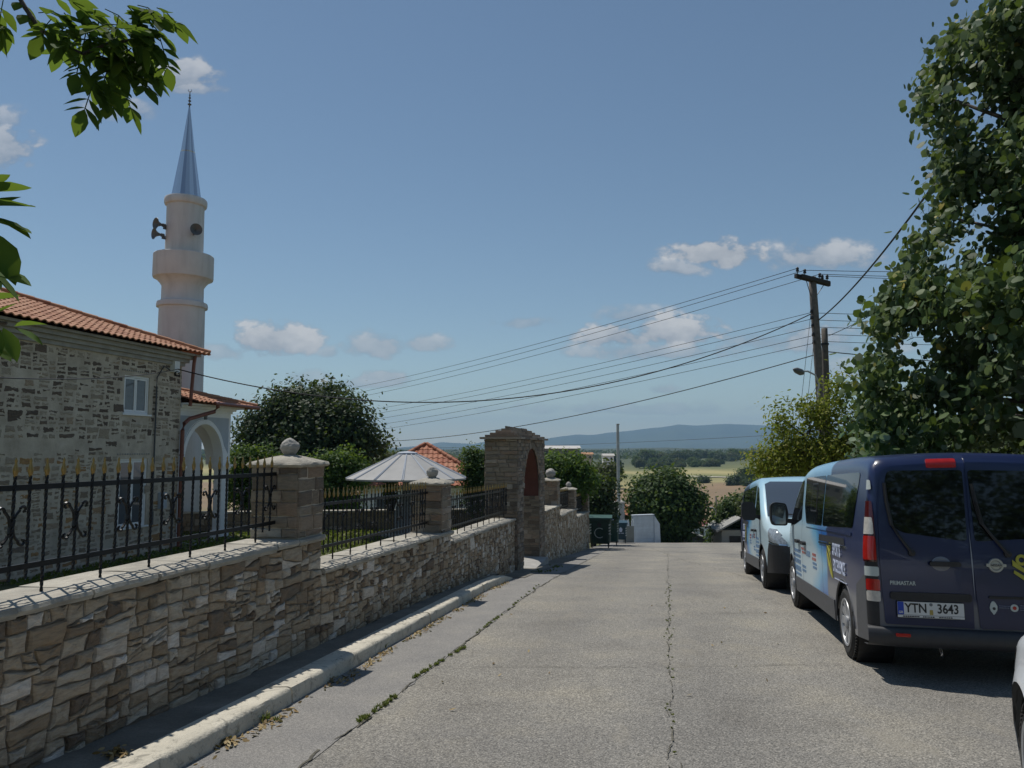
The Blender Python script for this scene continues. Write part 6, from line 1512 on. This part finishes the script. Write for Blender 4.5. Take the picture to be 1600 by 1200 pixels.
r5 = ['top one of the five level wires right of the pole', 'second of the five level wires right of the pole', 'third of the five level wires right of the pole', 'fourth of the five level wires right of the pole', 'lowest of the five level wires right of the pole']
for i, (v, vb) in enumerate(((489, 490), (500, 502), (511, 514), (522, 526), (533, 538))): wire(on_pole(v), P(1760, vb, 30), .1, .009, r5[i], WG['r'])
for i, (a, c, lb) in enumerate((((1267, 488), (1241, 730), 'thin drop wire hanging left of the utility pole, outermost'), ((1272, 530), (1250, 740), 'thin drop wire hanging close beside the utility pole'), ((1278, 600), (1200, 735), 'slanting guy wire from the lamp arm down to the left'))): wire(P(*a, PY-.1), P(*c, PY-1.5), 0, .007, lb, None, 4, 'wire', 'drop_wire')
wire(P(600, 700, 300), P(1240, 678, 190), 1.0, .05, 'thin distant wire crossing the blue hills behind the village', None, 20)
cx = P(966, 700, 47); co_ = empty('concrete_pole', 'bare pale concrete pole standing beyond the gate, against the hills', 'pole', T(cx.x, 47, zr(47)))
mb = MB(); h = P(965, 663, 47).z-zr(47); mb.tube([(0, 0, -.4), (-.02, 0, h)], [.125, .085], 8); mb.build('shaft', plain('pale_concrete', (.42,.43,.42), .9, 0, .1, 5, .004), co_, autos=30); mb = MB(); mb.box(-.09, .09, -.09, .09, h-.02, h+.03); mb.build('pole_cap', M_CONC, co_)
lx = P(1117, 700, 66); o = empty('street_lamp', 'small street lamp on a dark pole among the trees below the crest', 'street lamp', T(lx.x, 66, zr(66))); mb = MB(); h = P(1117, 775, 66).z-zr(66); mb.tube([(0, 0, -.3), (0, 0, h)], .09, 8); mb.build('pole', M_WOOD, o, True); mb = MB(); hz = P(1117, 793, 66).z-zr(66); mb.tube([(0, 0, hz-.3), (-.3, 0, hz), (-.6, 0, hz)], .05, 6); mb.lathe([(.001, .05), (.12, .03), (.16, -.05), (.001, -.06)], 12, (-.7, 0, hz)); mb.build('lamp_head', M_GREYP, o)
# ================================================================ DUMPSTERS
def dumpster(x, y, ang, W, D, H, mat, lidmat, label, ring):
    root = empty('dumpster', label, 'dumpster', T(x, y, zr(y)+.02) @ RZ(ang)); mb = MB(); z0, z1 = .20, H-.12
    n = 8; k = len(mb.v)
    rings = [(.80, .80, z0), (.86, .86, z0+.05), (.94, .94, z1-.12), (1.0, 1.0, z1-.10), (1.0, 1.0, z1)]
    for (a, c, z) in rings:
        hw, hd = W/2*a, D/2*c; ch = .06
        for (px, py) in ((-hw+ch, -hd), (hw-ch, -hd), (hw, -hd+ch), (hw, hd-ch), (hw-ch, hd), (-hw+ch, hd), (-hw, hd-ch), (-hw, -hd+ch)): mb.v.append((px, py, z))
    for i in range(len(rings)-1):
        for j in range(8): a = k+i*8+j; b_ = k+i*8+(j+1) % 8; mb.face((a, b_, b_+8, a+8))
    mb.face(tuple(range(k, k+8))[::-1]); mb.face(tuple(range(k+32, k+40)))
    for xx in (-W*.3, 0, W*.3): mb.box(xx-.02, xx+.02, -D/2*.93-.02, -D/2*.88, z0+.1, z1-.15)
    mb.build('bin_body', mat, root, autos=30)
    ld = MB(); prof = [(-D/2-.04, z1+.0), (-D/2-.03, z1+.05), (-D*.2, z1+.12), (D*.2, z1+.13), (D/2, z1+.07), (D/2+.03, z1)]
    ld.prism(prof, -W/2-.03, W/2+.03, 'YZ'); ld.build('lid', lidmat, root, autos=30)
    for sx in (-1, 1):
        for sy_ in (-1, 1):
            wv = MB(); wv.lathe([(.001, -.02), (.07, -.02), (.085, -.01), (.085, .01), (.07, .02), (.001, .02)], 16, (sx*W*.36, sy_*D*.34, .085), 'X'); wv.box(sx*W*.36-.03, sx*W*.36+.03, sy_*D*.34-.05, sy_*D*.34+.05, .13, .21); wv.build('caster_wheel', M_BLACK, root, autos=40)
    for sx in (-1, 1):
        hd_ = MB(); hd_.tube([(sx*(W/2), -.12, z1-.06), (sx*(W/2+.07), -.1, z1-.06), (sx*(W/2+.07), .1, z1-.06), (sx*(W/2), .12, z1-.06)], .018, 6); hd_.build('side_trunnion', M_GREYP, root, True)
    for sx in (-1, 1):
        st = MB()
        for q in range(4): st.prism([(sx*W*.42-.035, z1-.28-q*.12), (sx*W*.42+.035, z1-.25-q*.12), (sx*W*.42+.035, z1-.20-q*.12), (sx*W*.42-.035, z1-.23-q*.12)], -D/2*.985-.004, -D/2*.90)
        st.build('reflective_stripe', M_PGREY, root)
    if ring:
        rg = MB(); pts = [(-.02+.20*math.cos(a), -D/2*.93-.016, .66+.20*math.sin(a)) for a in [R(50+260*i/30) for i in range(31)]]; rg.tube(pts, .014, 5); rg.build('painted_ring', M_PGREY, root)
        bl = MB(); bl.lathe([(.001, -.004), (.09, -.004), (.09, .004)], 16, (-.02, -D/2*.965-.012, 1.0), 'Y'); bl.build('dark_patch', M_BLACK, root)
    else:
        em = MB(); em.prism([(-.06, .6), (.06, .6), (.09, .75), (0, .86), (-.09, .75)], -D/2*.95-.014, -D/2*.9); em.prism([(-.16, .52), (.16, .52), (.16, .55), (-.16, .55)], -D/2*.93-.012, -D/2*.88); em.build('recycling_mark', M_TXW, root)
    return root
M_BIN = plain('bin_green', (.012,.040,.030), .5, 0, .15, 5); M_BINL = plain('bin_lid_green', (.03,.085,.065), .45, 0, .15, 5); M_BINB = plain('bin_blue', (.014,.055,.085), .5, 0, .15, 5)
g = G(938, 857); dumpster(g.x+.05, g.y+.35, R(-9), .95, .85, 1.36, M_BIN, M_BINL, 'dark green dumpster with a pale painted ring, at the end of the boundary wall', True)
dumpster(P(968, 700, 41).x, 41, R(-6), .66, .75, 1.15, M_BINB, M_BINB, 'smaller blue-green recycling bin behind the big green dumpster', False)
dumpster(P(949, 700, 37.5).x, 37.5, R(-9), 1.1, .9, 1.42, M_BINL, M_BINL, 'paler green dumpster mostly hidden behind the ring-marked dumpster', False)
# ================================================================ WHITE PAINTED WALL + small gate
def pwall():
    y = 44.0; a = P(990, 843, y); c = P(1024, 843, y+.5); z0 = min(zr(44), a.z)-.4; L = c.x-a.x; H = P(1005, 806, y).z-zr(y); rng = random.Random(6)
    root = empty('painted_wall', 'low white-painted block wall at the road crest, right of the bins', 'wall', T(a.x, y, zr(y)) @ RZ(math.atan2(.5, L)))
    mb = MB(); z = -.4; 
    while z < H-.05:
        h_ = rng.uniform(.15, .21); e = min(H, z+h_); mb.box(0, L, rng.uniform(-.02, .0), .2, z+.008, e-.008); z = e
    mb.box(0, L, .02, .18, -.4, H-.01); mb.build('block_courses', M_WPAINT, root)
    w2 = MB(); w2.prism([(L+.01, -.5), (L+.42, -.5), (L+.36, H-.5), (L+.02, H-.02)], -.06, .22); w2.build('end_buttress', M_WPAINT, root)
    cp = MB(); cp.box(-.03, L+.03, -.04, .22, H+.002, H+.05); cp.build('coping', M_WPAINT, root)
    b_ = P(982, 843, 43.2); r2 = empty('panel_gate', 'small grey sheet gate with three upright tips, left of the white-painted wall', 'gate', T(b_.x, 43.2, zr(43.2)))
    g_ = MB(); g_.box(-.31, .31, -.02, .02, -.1, .98); g_.build('sheet_panel', M_GREYP if False else plain('grey_sheet', (.22,.235,.22), .6, 0, .1), r2)
    for x in (-.24, 0, .22):
        g_ = MB(); g_.prism([(x-.06, .985), (x+.06, .985), (x+.05, 1.22), (x+.01, 1.36), (x-.05, 1.24)], -.02, .02); g_.build('upright_tip', M_WPAINT, r2)
    p_ = P(1026, 843, 46); r3 = empty('gate_post', 'narrow pale post just right of the white-painted wall', 'post', T(p_.x, 46, zr(46))); g_ = MB(); g_.box(-.16, .16, -.15, .15, -.5, P(1026, 820, 46).z-zr(46)); g_.build('post', M_WPAINT, r3); g_ = MB(); g_.box(-.19, .19, -.18, .18, P(1026, 820, 46).z-zr(46)+.002, P(1026, 818, 46).z-zr(46)+.02); g_.build('post_cap', M_CONC, r3)
pwall()
# ================================================================ HOUSES
def house(name, label, x, y, ang, W, D, zg_, ze, pitch, wall, over=.4, tile=M_TILE2, wins=(), per=.3, hip=True, chim=True):
    root = empty(name, label, 'house', T(x, y, 0) @ RZ(ang)); mb = MB(); mb.box(0, W, 0, D, zg_, ze-.02); mb.build('wall', wall, root)
    if hip: hip_roof(root, 'roof', -over, W+over, -over, D+over, ze+.02, pitch, per, tile, .42)
    else:
        mb = MB(); hh = D/2+over; rise = hh*math.tan(pitch); sl = hh/math.cos(pitch)
        tiled_slope(mb, 0, W+2*over, hh, rise, [((W+2*over, 0, 0), (1, 0, 0)), ((0, sl, 0), (0, 1, 0))], T(-over, -over, ze), per, .42)
        tiled_slope(mb, 0, W+2*over, hh, rise, [((W+2*over, 0, 0), (1, 0, 0)), ((0, sl, 0), (0, 1, 0))], T(W+over, D+over, ze) @ RZ(math.pi), per, .42); rf = mb.build('roof', tile, root)
        g_ = MB(); g_.prism([(-.0, ze-.018), (D, ze-.018), (D/2, ze+D/2*math.tan(pitch))], .01, .2, 'YZ'); g_.prism([(-.0, ze-.018), (D, ze-.018), (D/2, ze+D/2*math.tan(pitch))], W-.2, W-.01, 'YZ'); g_.build('gable', wall, root)
    f = MB(); f.box(-over*.6, W+over*.6, -over*.6, D+over*.6, ze-.12, ze-.0); f.build('eaves', M_CONC, root)
    for (x0, x1, z0, z1, face) in wins:
        w_ = MB(); w_.box(x0, x1, -.03, .0, z0, z1); o = w_.build('window', M_PVC, root); w_ = MB(); w_.box(x0+.07, x1-.07, -.038, -.031, z0+.07, z1-.07); w_.build('pane', M_GLASSH, o)
    return root
a = P(566, 760, 36.5); house('white_house', 'low white house with a hipped orange tile roof behind the kiosk', a.x-.1, 36.5, R(4), 5.9, 5.8, -5.2, P(600, 759, 36.5).z, R(30), M_WHITE, .45, M_TILE2, ((.7, 1.6, -3.2, -2.2, 0), (3.4, 4.3, -3.2, -2.2, 0)), .26)
a = P(919, 806, 52); house('tiled_house', 'small house with a red tiled hip roof beyond the dumpsters, under the concrete pole', a.x, 52, R(0), 3.1, 3.4, zr(52)-1.5, P(980, 806, 52).z, R(33), plain('old_pink_plaster', (.33,.27,.235), .9, 0, .15, 2, .005), .35, M_TILE2, (), .26)
a = P(944, 812, 46.5); o = empty('outbuilding', 'small pinkish plastered outbuilding with a grey door, behind the blue-green bin', 'shed', T(a.x, 46.5, zr(46.5))); h_ = P(950, 786, 46.5).z-zr(46.5); mb = MB(); mb.prism([(0, -1), (1.15, -1), (1.15, h_), (0, h_-.25)], 0, 1.6); mb.build('wall', MATS['old_pink_plaster'], o); mb = MB(); mb.box(.1, .75, -.03, 0, -.4, h_-.45); mb.build('door', plain('grey_door', (.13,.14,.15), .6), o); mb = MB(); mb.prism([(-.1, h_-.28), (1.25, h_+.01), (1.25, h_+.08), (-.1, h_-.2)], -.1, 1.7); mb.build('roof_slab', M_CONC, o)
a = P(972, 812, 45.5); o = empty('chimney_stack', 'narrow pale chimney stack beside the pinkish outbuilding', 'chimney', T(a.x, 45.8, zr(45.8))); h_ = P(972, 786, 45.8).z-zr(45.8); mb = MB(); mb.box(-.17, .17, -.16, .16, -.8, h_); mb.build('stack', plain('stack_plaster', (.42,.42,.41), .9, 0, .1), o); mb = MB(); mb.box(-.21, .21, -.2, .2, h_+.002, h_+.06); mb.build('stack_cap', M_CONC, o)
a = P(1062, 830, 88); house('far_house', 'white house with a dull red roof far below the road crest', a.x, 88, R(6), 4.4, 5.0, zr(88)-.5, P(1080, 822, 88).z, R(21), M_WHITE, .4, tile_mat('dull_red_tiles', (.16,.055,.045), (.22,.085,.07), (.27,.12,.10)), ((2.3, 2.9, P(1080, 833, 88).z-.4, P(1080, 833, 88).z+.5, 0),), .3)
a = P(1062, 842, 84); o = empty('barn', 'low dark shed in front of the far white house', 'shed', T(a.x, 84, zr(84))); mb = MB(); h0, h1 = P(1060, 847, 84).z-zr(84), P(1080, 834, 84).z-zr(84); mb.prism([(-.2, -.5), (2.9, -.5), (2.9, h0+.4), (1.3, h1), (-.2, h0+.5)], 0, 2.5); mb.build('shed_body', M_BLACK, o); mb = MB(); mb.prism([(-.5, h0+.40), (1.3, h1+.03), (3.1, h0+.30), (3.1, h0+.40), (1.3, h1+.15), (-.5, h0+.52)], -.2, 2.7); mb.build('shed_roof', M_CONC, o)
a = P(1128, 848, 46); o = empty('hut', 'small pale hut with a sloping grey sheet roof beside the farther van', 'hut', T(a.x, 46, zr(46))); ez = P(1125, 828, 46).z-zr(46); rz_ = P(1146, 810, 46).z-zr(46)
mb = MB(); mb.box(0, 2.6, 0, 2.4, -.8, ez-.02); mb.build('wall', plain('hut_plaster', (.36,.35,.32), .9, 0, .1, 3), o); mb = MB(); mb.prism([(-.35, ez-.1), (1.1, rz_), (2.9, ez), (2.9, ez+.08), (1.1, rz_+.09), (-.35, ez)], -.35, 2.7); mb.build('sheet_roof', plain('roof_sheet_grey', (.30,.30,.29), .6, .1, .15, 3), o)
mb = MB(); mb.box(.45, 1.5, -.03, .0, ez-1.0, ez-.35); mb.build('window', M_BLACK, o)
for (u0, u1, v0, v1, y, nm, lb, wm, rm) in ((846, 905, 698, 712, 210, 'farm_building', 'long low farm building with a pale flat roof, right of the gate top', plain('farm_wall', (.20,.19,.17), .9), plain('farm_roof', (.50,.48,.45), .8)), (944, 959, 710, 717, 300, 'farm_building', 'small white farm building left of the far wood', M_WHITE, plain('farm_roof2', (.45,.43,.40), .8)), (911, 926, 708, 715, 320, 'farm_house', 'little house with an orange roof at the field edge', plain('beige_wall', (.40,.34,.27), .9), plain('orange_roof', (.40,.20,.10), .8))):
    a = P(u0, v1, y); c = P(u1, v0, y); o = empty(nm, lb, 'building', T(a.x, y, zr(y))); z0, z1 = -1, c.z-zr(y); W_ = c.x-a.x; mb = MB(); mb.box(0, W_, 0, 7, z0, z1-.5); mb.build('wall', wm, o); mb = MB(); mb.prism([(-.5, z1-.48), (3.5, z1+.3), (7.5, z1-.48)], -.5, W_+.5, 'YZ'); mb.build('roof', rm, o)
    n_ = max(2, int(W_/2.5))
    for i in range(n_): w_ = MB(); w_.box((i+.3)*W_/n_, (i+.7)*W_/n_, -.05, 0, z1-2.2, z1-1.2); w_.build('window', M_BLACK, o)
# pale country road across the fields
v = []; f = []
for i in range(41):
    u = 1040+i*6; y = 395-i*1.3; x = (u-800)/1200*y
    for dy in (-4.5, 4.5): v.append((x, y+dy, zr(y+dy)+1.1))
for i in range(40): f.append((i*2, i*2+1, i*2+3, i*2+2))
me = bpy.data.meshes.new('country_road'); me.from_pydata(v, [], f); tag(link('country_road', me, plain('pale_dirt_road', (.42,.39,.33), .95)), kind='structure')
# potted plant on the garden wall
p_ = P(609, 788, 26.2); o = empty('potted_plant', 'dark pot with an upright leafy plant on the low garden wall', 'plant', T(p_.x, 26.35, -2.14)); mb = MB(); mb.lathe([(.001, 0), (.12, 0), (.15, .1), (.24, .38), (.26, .40), (.23, .40), (.2, .36), (.001, .36)], 18); mb.build('pot', M_BLACK, o, autos=40)
rs = np.random.RandomState(5); c, p, nr, tone = crown_pts([(0, 0, .75, .26, .26, .42)], 60, 12, .07, rs, .4); leaves('foliage', p, nr, .09, tone, 'oval', L_MID, o, rs)
# yellow flowers on the coping by the first pillar
rs = np.random.RandomState(6); q = WF @ Vector((sy(8.0), .62, 0)); n = 160; pp = np.stack([q.x+rs.normal(size=n)*.12, q.y+rs.normal(size=n)*.3, -1.15+rs.uniform(-.25, .06, n)], 1); fo_ = empty('flowering_plant', 'small yellow flowering plant behind the railing, right of the nearest pillar', 'plant', T(q.x, q.y, YARD))
pp[:, 0] -= q.x; pp[:, 1] -= q.y; pp[:, 2] -= YARD; leaves('blossoms', pp, rs.normal(size=(n, 3))+np.array([0, -.3, 1]), .035, rs.uniform(0, 1, n), 'round', leaf_mat('yellow_petals', [(0,(.45,.40,.10)),(1,(.60,.56,.25))], None, .2), fo_, rs); n = 500; leaves('foliage', np.stack([rs.normal(size=n)*.14, rs.normal(size=n)*.32, 1.3-rs.uniform(0, 1, n)**.5*.4], 1), rs.normal(size=(n, 3)), .06, rs.uniform(0, 1, n), 'oval', L_GREEN, fo_, rs)
mb = MB()
for i in range(9): mb.tube([(rng.uniform(-.1, .1), rng.uniform(-.2, .2), 0), (rng.uniform(-.12, .12), rng.uniform(-.3, .3), 1.35)], .008, 4)
mb.build('stems', M_BARK, fo_)
# ================================================================ WHITE CAR at the right edge
def car():
    ctop = [(0, .78), (.06, .98), (.25, 1.10), (.7, 1.40), (1.2, 1.49), (1.9, 1.48), (2.4, 1.36), (2.95, 1.05), (3.1, .98), (3.6, .90), (3.85, .78), (3.98, .62), (4.03, .45)]
    def hw(x, z):
        h = .87-.10*max(0, .42-z)-.30*max(0, z-.88)**1.15
        h -= .03*max(0, min(1, (z-.70)/.2))*1
        for ax in (.75, 3.25): d = math.hypot(x-ax, z-.30); h += .022*max(0, 1-abs(d-.36)/.10)
        if x > 3.3: h -= .26*((x-3.3)/.73)**2.4
        if x < .6: h -= .16*((.6-x)/.6)**2.2
        return h
    B = Body(4.03, lambda x: smoothpts(ctop, x), hw, lambda x: .20, [(.75, .35), (3.25, .35)], [.01, .03, .06, 3.9, 3.95, 3.98, 4.0, 4.02], .10, None, .03)
    hd = R(24); wheelp = Vector((2.325, 3.62, 0)); M = ground_frame(0, 0, hd, 0, math.atan(.05)); p = Vector((wheelp.x, wheelp.y, zr(wheelp.y)+.01))-(M.to_3x3() @ Vector((3.25, .885, 0))); M[0][3], M[1][3], M[2][3] = p
    root = empty('white_car', 'white hatchback cut off by the right edge, only its wheel arch in view', 'car', M)
    from_bm('body', B.bm.copy(), plain('white_car_paint', (.66,.69,.72), .25, 0, .02, 2, 0, .5), root, False, None, 40)
    u_ = MB(); u_.box(.4, 3.7, -.68, .68, .22, .40)
    for ax in (.75, 3.25):
        for s_ in (-1, 1): u_.lathe([(.345, s_*.84), (.345, s_*.55), (.02, s_*.55)], 28, (ax, 0, .30), 'Y')
    u_.build('underbody', M_BLACK, root)
    for s_ in (1, -1):
        for ax in (.75, 3.25): wheel(root, ax, s_*.755, s_, r=.30, wd=.19)
        B.part('side_window', rpoly([(.75, 1.0), (1.72, .98), (1.72, 1.36), (1.15, 1.38), (.85, 1.25)], .04), 'y', M_GLASS, root, .004, s_)
        B.part('side_window', rpoly([(1.78, .98), (2.85, .97), (2.40, 1.26), (2.2, 1.34), (1.78, 1.36)], .04), 'y', M_GLASS, root, .004, s_)
        B.part('headlamp', rpoly([(3.55, .80), (3.62, .64), (4.05, .60), (4.0, .74)], .03), 'y', plain('headlamp_lens', (.3,.3,.3)), root, .005, s_)
        B.part('tail_lamp', rpoly([(-.1, .72), (.22, .72), (.2, .98), (-.1, .98)], .03), 'y', M_LAMPR, root, .005, s_)
        B.part('door_seam', [(1.74, .3), (1.746, .3), (1.746, 1.38), (1.74, 1.38)], 'y', M_BLACK, root, .002, s_)
        m_ = MB(); m_.prism(rpoly([(s_*.80, .92), (s_*.90, .94), (s_*.90, 1.07), (s_*.82, 1.06)], .03), 2.40, 2.60, 'YZ'); m_.build('wing_mirror', M_PAPER, root)
    B.part('windscreen', [(-.66, 1.06), (.66, 1.06), (.55, 1.38), (-.55, 1.38)], 'x', M_GLASS, root, .004, None, (2.2, 3.1))
    B.part('rear_window', [(-.60, 1.05), (.60, 1.05), (.52, 1.36), (-.52, 1.36)], 'x', M_GLASS, root, .004, None, (-.1, 1.1))
car()
# ================================================================ AIR
bm = bmesh.new(); bmesh.ops.create_cube(bm, size=1); bmesh.ops.scale(bm, vec=(16500, 9100, 420), verts=bm.verts); bmesh.ops.translate(bm, vec=(0, 4400, 420/2-75), verts=bm.verts)
hm = bpy.data.materials.new('haze_air'); hm.use_nodes = True; hn = hm.node_tree; hn.nodes.clear(); ho = hn.nodes.new('ShaderNodeOutputMaterial'); pv_ = hn.nodes.new('ShaderNodeVolumePrincipled'); pv_.inputs['Density'].default_value = .00015; pv_.inputs['Color'].default_value = (.42, .68, 1.0, 1); pv_.inputs['Anisotropy'].default_value = .0; hn.links.new(pv_.outputs[0], ho.inputs['Volume'])
tag(from_bm('haze', bm, hm), kind='stuff')
